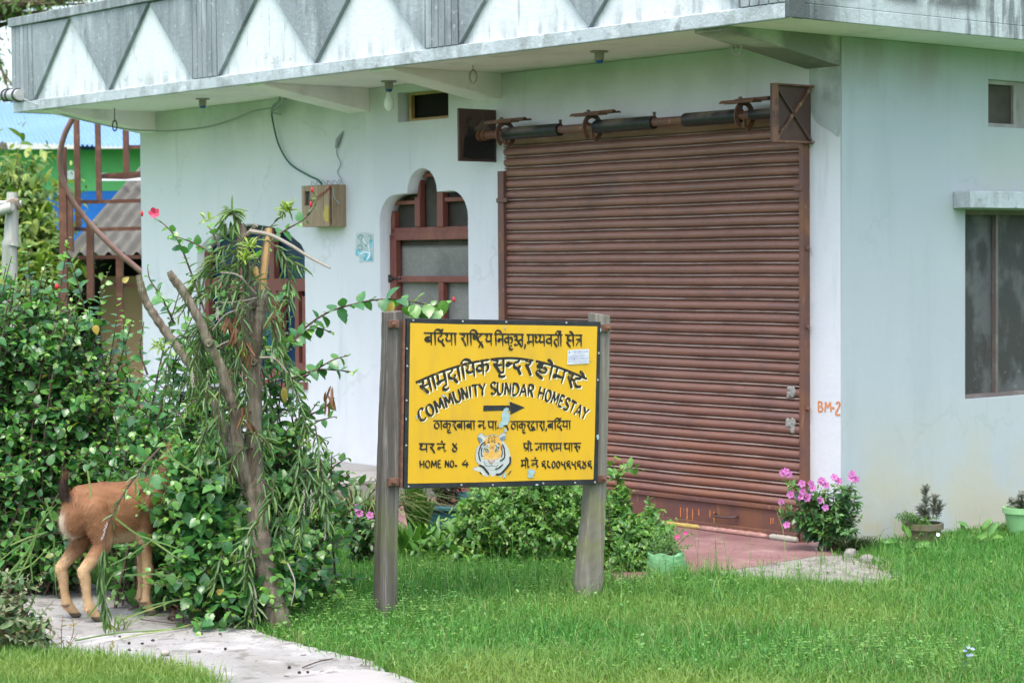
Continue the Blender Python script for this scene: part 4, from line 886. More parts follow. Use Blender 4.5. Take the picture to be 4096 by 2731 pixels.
_, path2_poly = slab('paving_slab', [(850, 2770), (1000, 2736), (1300, 2694), (1460, 2676), (1580, 2690), (1690, 2735), (1740, 2820), (850, 2860)], -.1, .035, m_path2, .006)
m_porch = M('maroon_porch_cement', (.215, .115, .115), [dict(c=(.27, .16, .155), s=1.6, lo=.42, hi=.66, amt=.7), dict(c=(.36, .25, .22), s=5, lo=.55, hi=.72, amt=.55), dict(c=(.13, .05, .05), s=7, lo=.56, hi=.7, amt=.5)], rough=.45, rrange=(4, .35, .65), spec=.4)
pc = [G(*q)[:2] for q in ((3410, 2222), (3260, 2231), (2870, 2296), (2500, 2360))] + [BW(-3.6, -1.05, 0)[:2], BW(-3.6, -.002, 0)[:2], BW(.01, -.002, 0)[:2]]
p = MB(); p.prism([tuple(q) for q in pc], lambda u, v, w_: (u, v, .012 - w_), .1); tag(p.build('porch_floor', m_porch), kind='structure')
p = MB(); p.prism([tuple(BW(*q, 0)[:2]) for q in ((-7.76, -.002), (-3.62, -.002), (-3.62, -1.0), (-7.76, -1.0))], lambda u, v, w_: (u, v, .16 - w_), .26); tag(p.build('veranda_floor', m_path2), kind='structure')
m_mort = M('crumbled_mortar', (.25, .24, .215), [dict(c=(.14, .125, .10), s=7, lo=.46, hi=.64, amt=.75), dict(c=(.37, .35, .32), s=20, lo=.5, hi=.68, amt=.6)], rough=.95, bump=(.8, 22, .03), spec=.1)
mq = [(2840, 2284), (3060, 2240), (3260, 2212), (3410, 2222), (3500, 2262), (3585, 2300), (3600, 2322), (3480, 2338), (3200, 2330), (2960, 2316)]
_, mort_poly = slab('mortar_apron', mq, -.1, .009, m_mort, .03)
m_earth = M('bare_earth', (.20, .15, .095), [dict(c=(.13, .10, .06), s=8, lo=.42, hi=.66, amt=.7)], rough=.95, bump=(.8, 20, .02), spec=.1)
ep = [BW(.003, y, 0)[:2] for y in np.linspace(0, 3.2, 14)] + [BW(.05 + .06 * random.random() + (.25 if y > 1.1 else 0), y, 0)[:2] for y in np.linspace(3.2, 0, 14)]
p = MB(); p.prism([tuple(q) for q in ep], lambda u, v, w_: (u, v, .006 - w_), .05); tag(p.build('earth_strip', m_earth), kind='structure')

# ------------------------------------------------------------------ leaves
def template(ts, ws, fold=.25, curl=.18, serr=0.):
    ts = np.array(ts); ws = np.array(ws); n = len(ts)
    V = []; idx_m = []; idx_l = []; idx_r = []
    for i, (t, w_) in enumerate(zip(ts, ws)):
        z = -curl * t * t
        idx_m.append(len(V)); V.append((0, t, z))
        if w_ > 0:
            k = 1 - serr * (i % 2)
            idx_l.append(len(V)); V.append((-w_ * k, t - (.02 * (i % 2)), z + fold * w_ * k)); idx_r.append(len(V)); V.append((w_ * k, t - (.02 * (i % 2)), z + fold * w_ * k))
        else: idx_l.append(idx_m[-1]); idx_r.append(idx_m[-1])
    T = []
    for i in range(n - 1):
        for a, b, c, d in ((idx_l[i], idx_m[i], idx_m[i + 1], idx_l[i + 1]), (idx_m[i], idx_r[i], idx_r[i + 1], idx_m[i + 1])):
            if len({a, b, c}) == 3: T.append((a, b, c))
            if len({a, c, d}) == 3: T.append((a, c, d))
    return np.array(V, np.float32), np.array(T, np.int32)
T_HIB = template([0, .06, .16, .28, .4, .52, .64, .75, .85, .93, 1], [0, .17, .29, .355, .37, .345, .295, .225, .15, .075, 0], .28, .22, .12)
T_NAR = template([0, .18, .5, .8, 1], [0, .42, .5, .36, 0], .2, .15)
T_OBL = template([0, .12, .32, .55, .78, .92, 1], [0, .16, .25, .25, .18, .08, 0], .3, .2)
T_PET = template([0, .3, .6, .85, 1], [0, .22, .40, .36, 0], .1, .12)
def unit(a): return a / (np.linalg.norm(a, axis=-1, keepdims=True) + 1e-9)
def leaves(tm, pos, d, n, L, W):
    tv, tt = tm; pos, d, n = np.asarray(pos), unit(np.asarray(d)), np.asarray(n)
    n = unit(n - d * (n * d).sum(1, keepdims=True)); x = np.cross(d, n)
    L = np.asarray(L)[:, None, None]; W = np.asarray(W)[:, None, None]
    V = pos[:, None] + x[:, None] * tv[None, :, :1] * W + d[:, None] * tv[None, :, 1:2] * L + n[:, None] * tv[None, :, 2:3] * L
    T = tt[None] + (np.arange(len(pos)) * len(tv))[:, None, None]
    return V.reshape(-1, 3), T.reshape(-1, 3), len(tv)
class Plant:
    """collects stems (tubes) and leaves for one plant"""
    def __init__(s, loc): s.loc = np.array(loc, float); s.st = MB(); s.b = []
    def stem(s, pts, r0, r1, n=5): 
        k = len(pts); s.st.tube([np.array(p) - s.loc for p in pts], [r0 + (r1 - r0) * i / max(1, k - 1) for i in range(k)], n)
    def put(s, tm, pos, d, n, L, W, age): s.b.append((tm, np.array(pos), np.array(d), np.array(n), np.array(L), np.array(W), np.array(age)))
    def along(s, pts, tm, t0, t1, spacing, L, W, up=.1, droop=.2, spread=.9, fwd=.4, young=.12, updir=1., agej=.1, whorl=1, jit=.25):
        q = np.array(pts, float); seg = np.linalg.norm(np.diff(q, axis=0), axis=1); cum = np.concatenate([[0], np.cumsum(seg)]); tot = cum[-1]
        n = max(2, int(tot * (t1 - t0) / spacing)); u = np.linspace(t0, t1, n) * tot
        pos = np.stack([np.interp(u, cum, q[:, i]) for i in range(3)], 1)
        e = .02 * tot + 1e-4; tan = unit(np.stack([np.interp(u + e, cum, q[:, i]) - np.interp(u - e, cum, q[:, i]) for i in range(3)], 1))
        P_, D, N, LL, A = [], [], [], [], []
        ph = RNG.uniform(0, 6.28)
        for i in range(n):
            t = tan[i]; a = np.cross(t, [0, 0, 1.]); a = a / (np.linalg.norm(a) + 1e-6) if np.linalg.norm(a) > .1 else np.array([1., 0, 0]); b = np.cross(a, t)
            for k in range(whorl):
                ph_ = ph + i * 2.4 + k * 2 * PI / whorl
                rad = a * math.cos(ph_) + b * math.sin(ph_)
                d = rad * spread + t * fwd + np.array([0, 0, up - droop * RNG.random()]) + RNG.normal(0, jit, 3) * .5
                D.append(d); N.append(np.array([0, 0, updir]) + .35 * rad + np.array([0, -.35, 0]) + RNG.normal(0, jit, 3)); P_.append(pos[i])
                f = (u[i] / tot); yy = max(0, (f - (1 - young)) / young) if young else 0
                LL.append((1 - .55 * yy) * RNG.uniform(.55, 1.15)); A.append(min(1, max(0, yy * .9 + RNG.normal(0, agej))))
        LL = np.array(LL); s.put(tm, P_, D, N, L * LL, W * LL, A)
    def finish(s, root, mleaf, mstem, leafname='foliage', stemname='stem'):
        if s.st.v: s.st.build(stemname, mstem, root, smooth=True, fixn=False)
        VV, TT, AA = [], [], []; off = 0
        for tm, pos, d, n, L, W, age in s.b:
            V, T, k = leaves(tm, pos - s.loc, d, n, L, W); VV.append(V); TT.append(T + off); AA.append(np.repeat(age, k)); off += len(V)
        if VV: return mesh_obj(leafname, np.concatenate(VV), np.concatenate(TT), mleaf, root, {'age': np.concatenate(AA)})
def EL(px, py, Y, rx, rz, ry):
    c = P(px, py, Y); k = Y / FPX; return (c[0], c[1], c[2], rx * k, ry, rz * k)
def sample_el(els, n, shell=.5):
    vol = np.array([e[3] * e[4] * e[5] for e in els]) ** .7; pick = RNG.choice(len(els), n, p=vol / vol.sum()); out = []
    for k in pick:
        e = els[k]; d = unit(RNG.normal(size=3)); r = RNG.random() ** shell
        out.append([e[0] + d[0] * r * e[3], e[1] + d[1] * r * e[4], max(.03, e[2] + d[2] * r * e[5])])
    return np.array(out)
def curve_to(b, t, lift=.35, wob=.04, n=9):
    b, t = np.array(b, float), np.array(t, float); c = b + (t - b) * .35; c[2] = b[2] + (t[2] - b[2]) * (.35 + lift) ; w1_, w2_ = RNG.normal(0, wob, 3), RNG.normal(0, wob, 3)
    return [(1 - u) ** 2 * b + 2 * u * (1 - u) * (c + w1_) + u * u * t + w2_ * math.sin(u * PI) * .5 for u in np.linspace(0, 1, n)]
m_hib = leafmat('hibiscus_leaf', [(0., (.036, .145, .048)), (.35, (.058, .205, .060)), (.7, (.088, .265, .070)), (.93, (.13, .32, .075)), (.985, (.17, .35, .075)), (1., (.34, .30, .06))], rough=.30, trans=.36, spec=.75, age=(.21, .42, .06))
m_twigb = M('brown_twig', (.075, .045, .032), [dict(c=(.13, .10, .07), s=20, lo=.45, hi=.65, amt=.6)], rough=.8)
m_bott = leafmat('bottlebrush_leaf', [(0., (.06, .13, .05)), (.5, (.10, .20, .068)), (.85, (.14, .25, .08)), (1., (.20, .31, .085))], rough=.42, trans=.28, age=(.26, .38, .04))
m_gleaf = leafmat('small_shrub_leaf', [(0., (.042, .145, .028)), (.5, (.078, .23, .040)), (.9, (.125, .29, .050)), (1., (.16, .31, .05))], rough=.40, trans=.28, age=(.17, .31, .035))
m_strap = leafmat('strap_leaf', [(0., (.05, .16, .022)), (.6, (.085, .23, .03)), (1., (.14, .31, .045))], rough=.4, trans=.28)
m_dleaf = leafmat('dull_weed_leaf', [(0., (.045, .11, .035)), (.6, (.085, .17, .055)), (1., (.16, .23, .09))], rough=.6, trans=.22, age=(.25, .25, .15))
m_gstem = M('green_stem', (.10, .17, .05), rough=.6)
m_rstem = M('reddish_stem', (.15, .07, .035), rough=.6)

def shrub(name, label, cat, loc, els, ns, mleaf, mstem, tm, L, W, sp=.035, basr=.15, group=None, twigs=3, twl=(.12, .28), sr=.009, lift=.3, droop=.35, t0=.25, spread=.9, young=.14, whorl=1, shell=.45, basex=None):
    r = thing(name, label, cat, loc, group=group); pl_ = Plant(loc)
    tips = sample_el(els, ns, shell)
    for tp in tips:
        bx = (basex or basr)
        b = np.array([loc[0] + RNG.uniform(-bx, bx) + (tp[0] - loc[0]) * .35, loc[1] + RNG.uniform(-basr, basr) + (tp[1] - loc[1]) * .3, 0.0])
        q = curve_to(b, tp, lift); pl_.stem(q, sr * RNG.uniform(.6, 1.1), sr * .3)
        pl_.along(q, tm, t0, 1, sp, L, W, .15, droop, spread, young=young, whorl=whorl)
        for k in range(twigs):
            i = RNG.integers(3, len(q) - 1); o = q[i]; dd = unit(RNG.normal(size=3) * np.array([1, 1, .45]) + np.array([0, -.25, .35])); ln = RNG.uniform(*twl)
            tq = [o, o + dd * ln * .5 + np.array([0, 0, .02]), o + dd * ln + np.array([0, 0, .01])]
            pl_.stem(tq, sr * .4, sr * .2, 4); pl_.along(smooth_path(tq, 3), tm, .12, 1, sp * .85, L * .92, W * .92, .15, droop, spread, young=.3, whorl=whorl)
    return r, pl_
def petals(root, name, c, n, ln, wd, axis, m, cup=.35, mc=None):
    axis = unit(np.array(axis, float)); a = np.cross(axis, [0, 0, 1.]); a = a / (np.linalg.norm(a) + 1e-6) if np.linalg.norm(a) > .05 else np.array([1., 0, 0]); b = np.cross(axis, a)
    loc = np.array(root.location); D = [a * math.cos(k * 2 * PI / n) + b * math.sin(k * 2 * PI / n) + axis * cup for k in range(n)]
    V, T, k = leaves(T_PET, np.repeat(np.array(c, float)[None] - loc, n, 0), np.array(D), np.repeat(axis[None], n, 0), np.full(n, ln), np.full(n, wd))
    o = mesh_obj(name, V, T, m, root)
    if mc is not None:
        q = MB(); q.lathe(np.array(c) - loc + axis * .003, [(.0001, .006), (ln * .16, .002), (ln * .1, -.004)], 8); q.build('flower_eye', mc, o, smooth=True)
    return o
m_pinkp = leafmat('pink_petal', [(0., (.40, .10, .36)), (1., (.54, .20, .48))], rough=.6, trans=.3)
m_magen = M('magenta_eye', (.55, .02, .12), rough=.6)
m_redp = leafmat('red_petal', [(0., (.42, .02, .07)), (1., (.60, .08, .16))], rough=.5, trans=.3)
m_bud = M('red_bud', (.45, .02, .03), rough=.5)

# ================================================================== HIBISCUS HEDGE
locA = G(60, 2290); locA = np.array([locA[0] - .1, 10.75, 0])
rA, pA = shrub('hibiscus_bush', 'tall dense hibiscus bush with dark glossy leaves behind the goat\'s tail', 'bush', locA,
    [EL(90, 1480, 10.9, 310, 400, .40), EL(300, 1420, 10.8, 150, 330, .30), EL(40, 1950, 10.65, 350, 320, .38), EL(-160, 1350, 11.0, 260, 330, .4), EL(330, 1900, 10.6, 200, 300, .22), EL(90, 1150, 10.9, 170, 120, .22), EL(200, 2150, 10.45, 300, 120, .2), EL(390, 1650, 10.7, 130, 300, .2), EL(0, 1100, 11, 100, 80, .2), EL(480, 1520, 10.65, 120, 270, .2)],
    330, m_hib, m_twigb, T_HIB, .062, .068, .027, .22, twigs=4, sr=.009, basex=.35, t0=.08)
for tip in ((275, 950), (262, 985), (110, 990), (45, 1030), (190, 1040), (430, 1090), (400, 1150), (360, 1215), (480, 1200), (500, 1270)):
    t_ = P(tip[0], tip[1], 10.75); b_ = t_ + np.array([RNG.uniform(-.15, .1), .05, -.75]); q = curve_to(b_, t_, .1, .03)
    pA.stem(q, .006, .002); pA.along(q, T_HIB, .1, 1, .026, .066, .074, .2, .3, young=.2)
pA.finish(rA, m_hib, m_twigb)
for k, (px, py, Y) in enumerate(((228, 1148, 10.5), )):
    q = MB(); c = P(px, py, Y) - locA; q.lathe(c, [(.001, -.014), (.010, -.006), (.012, .004), (.006, .016), (.001, .02)], 8); q.build('flower_bud', m_bud, rA, smooth=True)
locB = np.array([*P(900, 2300, 10.35)[:2], 0.])
rB, pB = shrub('hibiscus_bush', 'broad hibiscus bush tangled round the pruned tree with long arching flower shoots', 'bush', locB,
    [EL(600, 2020, 10.45, 260, 320, .22), EL(740, 1720, 10.4, 220, 300, .28), EL(1170, 2050, 10.15, 160, 330, .28), EL(960, 2280, 9.95, 300, 170, .20), EL(560, 1640, 10.6, 170, 260, .2), EL(980, 1900, 10.3, 230, 380, .25), EL(1230, 1850, 10.2, 120, 300, .2), EL(780, 2200, 10.15, 120, 250, .1), EL(800, 1260, 10.4, 110, 200, .15), EL(930, 1160, 10.35, 100, 150, .12), EL(1090, 1260, 10.25, 80, 150, .1), EL(1200, 2220, 9.95, 110, 170, .2), EL(560, 1900, 10.5, 160, 200, .15)],
    290, m_hib, m_twigb, T_HIB, .062, .068, .028, .25, twigs=4, sr=.008, basex=.4, t0=.1)
locC = np.array([*P(900, 2420, 9.72)[:2], 0.])
rC, pC = shrub('hibiscus_bush', 'low front hibiscus bush with big leaves hiding the goat\'s chest', 'bush', locC,
    [EL(820, 2130, 9.70, 85, 220, .08), EL(715, 1870, 9.70, 95, 130, .07), EL(740, 1790, 9.72, 130, 130, .08), EL(860, 2180, 9.72, 150, 200, .12), EL(980, 2330, 9.66, 170, 130, .12), EL(700, 1980, 9.8, 90, 120, .08), EL(1180, 2230, 9.8, 130, 130, .12), EL(850, 2480, 9.60, 60, 40, .05)],
    150, m_hib, m_twigb, T_HIB, .072, .082, .034, .10, twigs=3, sr=.006, t0=.15, basex=.1)
shoots = [([(1120, 1420), (1210, 1320), (1310, 1250), (1420, 1215), (1520, 1197), (1620, 1200), (1720, 1220), (1790, 1215)], 10.12, .05, 1.05),
          ([(1000, 1080), (1090, 960), (1150, 915), (1205, 885), (1245, 845), (1268, 800), (1250, 765)], 10.1, .045, .8),
          ([(820, 1250), (760, 1080), (715, 970), (665, 905), (610, 868)], 10.25, .045, .75),
          ([(900, 1060), (800, 985), (730, 955), (690, 945)], 10.2, .04, .8), ([(880, 1000), (850, 930), (830, 905)], 10.2, .03, .7),
          ([(1130, 1560), (1230, 1500), (1330, 1440), (1400, 1420)], 10.05, .045, .9), ([(1150, 1520), (1260, 1480), (1350, 1480), (1420, 1490)], 10.05, .04, .8),
          ([(1150, 1400), (1200, 1340), (1260, 1310), (1330, 1330)], 10.1, .04, .8), ([(1200, 1750), (1260, 1690), (1340, 1665)], 10.1, .05, .8), ([(1180, 1680), (1280, 1640), (1330, 1600)], 10.15, .05, .8),
          ([(700, 1300), (640, 1180), (600, 1120), (590, 1070)], 10.4, .045, .8), ([(1280, 2050), (1330, 1960), (1400, 1890)], 10.2, .05, .85), ([(1250, 1950), (1330, 1870), (1390, 1830)], 10.2, .05, .85),
          ([(590, 1500), (560, 1400), (575, 1290)], 10.5, .045, .85), ([(1040, 1250), (1100, 1180), (1160, 1150)], 10.15, .045, .8)]
for pts, Y, sp_, k in shoots:
    q = smooth_path([P(x, y, Y + .02 * i) for i, (x, y) in enumerate(pts)], 4); pB.stem(q, .006, .0022)
    pB.along(q, T_HIB, .1, 1, sp_ * .5, .074 * k, .082 * k, .1, .3, young=.25)
for k in range(10):
    a = P(1640 + 14 * k, 1205 + RNG.uniform(-5, 30), 10.15); pB.put(T_HIB, [a], [RNG.normal(0, .4, 3) + [0.1, -.1, -.8]], [RNG.normal(0, .3, 3) + [0, -1, .4]], [.075], [.09], [.35 + .2 * RNG.random()])
pB.put(T_HIB, [P(1570, 1205, 10.1)], [(-.35, 0, -1)], [(.3, -1, .2)], [.075], [.05], [1.]); 
pB.finish(rB, m_hib, m_twigb); pC.finish(rC, m_hib, m_twigb)
m_yleaf = leafmat('yellowed_leaf', [(0., (.36, .25, .02)), (1., (.46, .38, .12))], rough=.5, trans=.3)
V, T, k = leaves(T_HIB, np.array([P(1572, 1208, 10.08), P(1135, 1550, 9.98), P(380, 1300, 10.35), P(868, 2372, 9.5), P(490, 1128, 10.5)]) - locB, np.array([(-.4, 0, -1), (.1, 0, -1), (.2, -.2, -.8), (.5, -.3, .3), (.4, 0, .3)]), np.array([(.2, -1, .2)] * 5), np.array([.085, .075, .05, .04, .04]), np.array([.05, .05, .05, .04, .04]))
mesh_obj('yellow_leaf', V, T, m_yleaf, rB)
petals(rB, 'flower', P(617, 855, 10.27), 5, .032, .030, (.1, -.9, .3), m_redp, .7)
for px, py, Y in ((1815, 1198, 10.27), (1248, 760, 10.2), (1243, 818, 10.2), (568, 855, 10.3), (1315, 1925, 10.15)):
    q = MB(); q.lathe(P(px, py, Y) - locB, [(.001, -.014), (.005, -.010), (.007, 0), (.005, .010), (.001, .014)], 8); q.build('flower_bud', m_bud, rB, smooth=True)

# ================================================================== PRUNED BOTTLEBRUSH TREE
m_bark = M('furrowed_grey_bark', (.20, .172, .132), [dict(c=(.10, .072, .05), s=5, lo=.4, hi=.62, st=(7, 7, .7), amt=.85), dict(c=(.29, .26, .21), s=9, lo=.52, hi=.7, st=(6, 6, .8), amt=.7), dict(c=(.12, .15, .06), s=2, lo=.5, hi=.7, amt=.4)], rough=.9, bump=(1., 9, .02, (6, 6, .7)), spec=.15)
m_cut = M('fresh_split_wood', (.40, .25, .11), [dict(c=(.36, .17, .06), s=6, lo=.42, hi=.66, st=(6, 6, .5), amt=.7), dict(c=(.44, .32, .14), s=4, lo=.5, hi=.7, st=(6, 6, .5), amt=.6)], rough=.7)
m_ltwig = M('pale_grey_twig', (.23, .205, .17), [dict(c=(.22, .18, .14), s=20, lo=.45, hi=.65, amt=.6)], rough=.8)
tloc = G(1128, 2545); tloc[2] = 0
tree = thing('bottlebrush_tree', 'leaning bottlebrush tree with lopped grey limbs and drooping narrow-leaved branches', 'tree', tloc)
def zz(x, y, Y): return P(x * .5952, 900 + y * .5952, Y) - tloc
trunk = MB()
def limb(pts, r): 
    L = smooth_path([zz(*q) for q in pts], 7); R_ = np.interp(np.linspace(0, 1, len(L)), np.linspace(0, 1, len(r)), r)
    trunk.tube(L, [a * (1 + .07 * math.sin(i * 1.9) + random.uniform(-.06, .06)) for i, a in enumerate(R_)], 14, jit=.04)
limb([(1900, 2790, 9.56), (1860, 2640, 9.58), (1800, 2400, 9.62), (1760, 2200, 9.64), (1735, 1980, 9.66), (1720, 1780, 9.67), (1690, 1640, 9.68)], [.066, .059, .053, .050, .048, .050, .036])
limb([(1715, 1800, 9.67), (1705, 1560, 9.67), (1710, 1250, 9.68), (1706, 950, 9.68), (1705, 880, 9.68)], [.042, .036, .034, .033, .036])
limb([(1705, 940, 9.68), (1695, 760, 9.69), (1690, 600, 9.70), (1670, 400, 9.71), (1650, 200, 9.72), (1635, 60, 9.73), (1625, -10, 9.73)], [.026, .023, .023, .023, .022, .020, .013])
limb([(1705, 930, 9.68), (1725, 780, 9.66), (1750, 620, 9.65), (1760, 520, 9.64), (1755, 430, 9.64), (1735, 350, 9.64)], [.028, .027, .025, .024, .024, .010])
limb([(1690, 860, 9.68), (1640, 720, 9.66), (1590, 590, 9.64), (1560, 490, 9.63), (1510, 400, 9.62), (1470, 340, 9.62)], [.020, .018, .018, .017, .012, .007])
limb([(1700, 1790, 9.67), (1640, 1640, 9.64), (1600, 1480, 9.62), (1575, 1250, 9.60), (1520, 1060, 9.58), (1465, 910, 9.57), (1400, 790, 9.56), (1340, 640, 9.55), (1240, 460, 9.54), (1165, 360, 9.53), (1138, 312, 9.53)], [.034, .031, .029, .026, .025, .023, .022, .021, .020, .018, .012])
limb([(1690, 1820, 9.70), (1560, 1560, 9.78), (1500, 1350, 9.82), (1430, 1180, 9.85), (1330, 1020, 9.86), (1240, 880, 9.87), (1130, 740, 9.88), (1040, 610, 9.88), (980, 510, 9.88), (945, 400, 9.88), (932, 335, 9.88)], [.030, .026, .023, .023, .023, .022, .020, .019, .019, .017, .014])
limb([(1480, 1080, 9.6), (1500, 1130, 9.6), (1560, 1200, 9.6)], [.006, .009, .012])
limb([(1640, 90, 9.72), (1690, 40, 9.70), (1720, 0, 9.69)], [.013, .012, .012])
for x, y, Y in ((1703, 920, 9.65), (1700, 540, 9.67), (1405, 795, 9.535)):
    trunk.lathe(zz(x, y, Y), [(.004, -.012), (.014, -.013), (.021, -.004), (.022, .02)], 10, axis='y')
tk = trunk.build('trunk', m_bark, tree, smooth=True, fixn=False)
q = MB(); cp = [zz(1755, 470, 9.63), zz(1765, 430, 9.63), zz(1775, 330, 9.63), zz(1790, 200, 9.63), zz(1805, 80, 9.63), zz(1810, 20, 9.63)]
q.tube(cp, [.008, .015, .015, .0145, .014, .012], 7); q.build('split_wood', m_cut, tk)
q = MB(); q.tube([c + np.array([-.014, .006, 0]) for c in cp], [.006, .010, .011, .010, .009, .006], 7); q.tube([zz(1738, 370, 9.63), zz(1722, 320, 9.63), zz(1718, 278, 9.63)], [.010, .014, .010], 6, mi=1); q.build('torn_bark', [m_bark, m_cut], tk)
tw = Plant(tloc)
def twig(pts, r=.004, sp=.009, L=.085, W=.0092, t0=.1, young=.15, whorl=1, droop=.5, up=.1, pale=False, spread=.55, fwd=.65):
    Q = smooth_path([np.array(p_, float) for p_ in pts], 6); tw.stem(Q, r, r * .4)
    if sp: tw.along(Q, T_NAR, t0, 1, sp, L, W, up, droop, spread, fwd, young=young, updir=.6, whorl=whorl, jit=.35)
P9 = lambda x, y, Y=9.6: P(x, y, Y)
# traced hanging branches
twig([P9(1068, 960), P9(1130, 1020), P9(1160, 1130), P9(1150, 1230), P9(1130, 1290)], .004)
twig([P9(1060, 1200), P9(1090, 1290), P9(1120, 1400), P9(1160, 1500), P9(1200, 1620), P9(1240, 1780)], .005, .008)
twig([P9(640, 1790, 9.42), P9(560, 1880, 9.4), P9(480, 2000, 9.38), P9(430, 2110, 9.37), P9(415, 2220, 9.36), P9(410, 2350, 9.36), P9(425, 2470, 9.36), P9(470, 2520, 9.36)], .005, None)
qq = smooth_path([P9(580, 1860, 9.4), P9(500, 1970, 9.38), P9(445, 2080, 9.37)], 6); tw.along(qq, T_NAR, 0, 1, .022, .06, .010, .0, .4, .55, .6, young=0)
qq = smooth_path([P9(415, 2190, 9.36), P9(408, 2330, 9.36), P9(425, 2470, 9.36), P9(450, 2510, 9.36)], 6); tw.along(qq, T_NAR, 0, 1, .0048, .085, .012, -.2, .6, .35, .8, young=.2)
twig([P9(1100, 980, 9.62), P9(1150, 1030, 9.6), P9(1220, 1080, 9.58)], .003, .010)
for x, y in ((930, 1000), (900, 1050), (870, 1100), (960, 1090), (840, 1180), (1000, 1150)):
    twig([P9(985, 960 + RNG.uniform(-30, 40), 9.7), P9((x + 985) / 2, y - 40, 9.62), P9(x - 60, y + 10, 9.58), P9(x - 130, y + 90, 9.55)], .0035, .009)
starts = [(970, 1150), (1010, 1290), (950, 1200), (1000, 1400), (900, 1330), (880, 1400), (830, 1380), (800, 1300), (860, 1500), (930, 1600), (1010, 1500), (1020, 1650), (1030, 1800), (950, 1750), (880, 1560), (760, 1350), (1005, 1950), (1040, 2000), (920, 1550), (990, 1720)]
for x, y in starts:
    for k in range(1 if y < 1300 else 2 if y < 1420 else 1):
        dx = RNG.uniform(-240, 240); dy = RNG.uniform(60, 330); Y0 = 9.66; Y1 = Y0 + RNG.uniform(-.22, .12)
        twig([P9(x, y, Y0), P9(x + dx * .5, y - RNG.uniform(0, 40), (Y0 + Y1) / 2), P9(x + dx * .9, y + dy * .35, Y1), P9(x + dx, y + dy, Y1)], RNG.uniform(.0025, .0045), .015, t0=.15)
for pts in ([(1230, 1850), (1225, 1960), (1200, 2080), (1195, 2200)], [(1260, 1700), (1280, 1830), (1285, 1960), (1270, 2060)], [(1200, 1750), (1190, 1900), (1170, 2040)], [(1290, 1900), (1300, 2000), (1310, 2120)], [(1100, 1900), (1080, 2010), (1000, 2130), (930, 2230)], [(900, 2180), (880, 2260), (840, 2370)], [(1000, 2350), (1020, 2450), (960, 2530)], [(1180, 1880), (1230, 1880), (1260, 1950), (1255, 2050)], [(1010, 2130), (990, 2300), (1010, 2430), (970, 2510)]):
    twig([P9(x, y, 9.5) for x, y in pts], .0035, .0085, L=.085, W=.011)
# crown tuft and bare twigs
twig([P9(975, 930, 9.72), P9(955, 890, 9.72), P9(935, 855, 9.72), P9(920, 842, 9.72)], .007, None)
for k in range(26):
    c = P9(928 + RNG.uniform(-10, 10), 846 + RNG.uniform(-6, 10), 9.72); d = RNG.normal(0, 1, 3) * [1, .6, .5] + [0, 0, -.35]
    tw.put(T_NAR, [c], [d], [(0, -.5, 1)], [.075], [.011], [.1])
tw.put(T_NAR, [P9(929, 845, 9.72)], [(0, 0, 1)], [(0, -1, 0)], [.075], [.011], [.1])
for k in range(18): tw.put(T_NAR, [P9(925 + RNG.uniform(-40, 30), 870 + RNG.uniform(0, 40), 9.72)], [RNG.normal(0, .35, 3) + [-.15, 0, -1]], [(0, -1, .3)], [.07], [.011], [.1])
for c0_, nn_ in ((P9(1147, 840, 9.7), 34), (P9(1000, 985, 9.58), 24), (P9(985, 1035, 9.56), 26), (P9(640, 1390, 9.5), 12), (P9(830, 880, 9.6), 10)):
    for k in range(nn_):
        d = RNG.normal(0, 1, 3) * [.8, .6, .6] + [0, -.3, .55]; tw.put(T_NAR, [c0_ + RNG.normal(0, .008, 3)], [d], [(0, -.6, 1)], [RNG.uniform(.03, .06)], [.010], [1. if k % 3 else .5])
twig([P9(985, 1000, 9.6), P9(1060, 925, 9.65), P9(1110, 880, 9.68), P9(1145, 845, 9.7)], .0035, .03)
tw.finish(tree, m_bott, m_twigb, 'foliage', 'twig')
q = MB()
def bare(pts, r0, r1): L = smooth_path([np.array(c) - tloc for c in pts], 6); q.tube(L, np.linspace(r0, r1, len(L)), 7)
bare([P9(1000, 925, 9.66), P9(1080, 940, 9.62), P9(1160, 980, 9.58), P9(1240, 1030, 9.54), P9(1320, 1072, 9.5)], .011, .005)
bare([P9(880, 1090, 9.58), P9(950, 1100, 9.56), P9(1000, 1150, 9.6), P9(1025, 1175, 9.62)], .003, .006)
bare([P9(860, 1210, 9.56), P9(920, 1210, 9.56), P9(990, 1200, 9.6), P9(1030, 1190, 9.63)], .003, .005); bare([P9(850, 1320, 9.56), P9(900, 1260, 9.56), P9(970, 1230, 9.6), P9(1028, 1190, 9.63)], .003, .005)
bare([P9(830, 1410, 9.56), P9(900, 1370, 9.58), P9(955, 1355, 9.6)], .003, .005); bare([P9(1040, 1430, 9.6), P9(1100, 1435, 9.55), P9(1150, 1490, 9.52)], .006, .003)
bare([P9(1150, 2250, 9.5), P9(1180, 2330, 9.46), P9(1165, 2420, 9.44)], .004, .002); bare([P9(1005, 2200, 9.55), P9(970, 2240, 9.5), P9(940, 2250, 9.5)], .005, .003)
bare([P9(1000, 2300, 9.55), P9(1025, 2400, 9.5), P9(1010, 2500, 9.5)], .006, .004)
q.build('bare_twig', m_ltwig, tree, smooth=True)
q = MB()                                                   # seed capsules on twigs, dry brown leaves
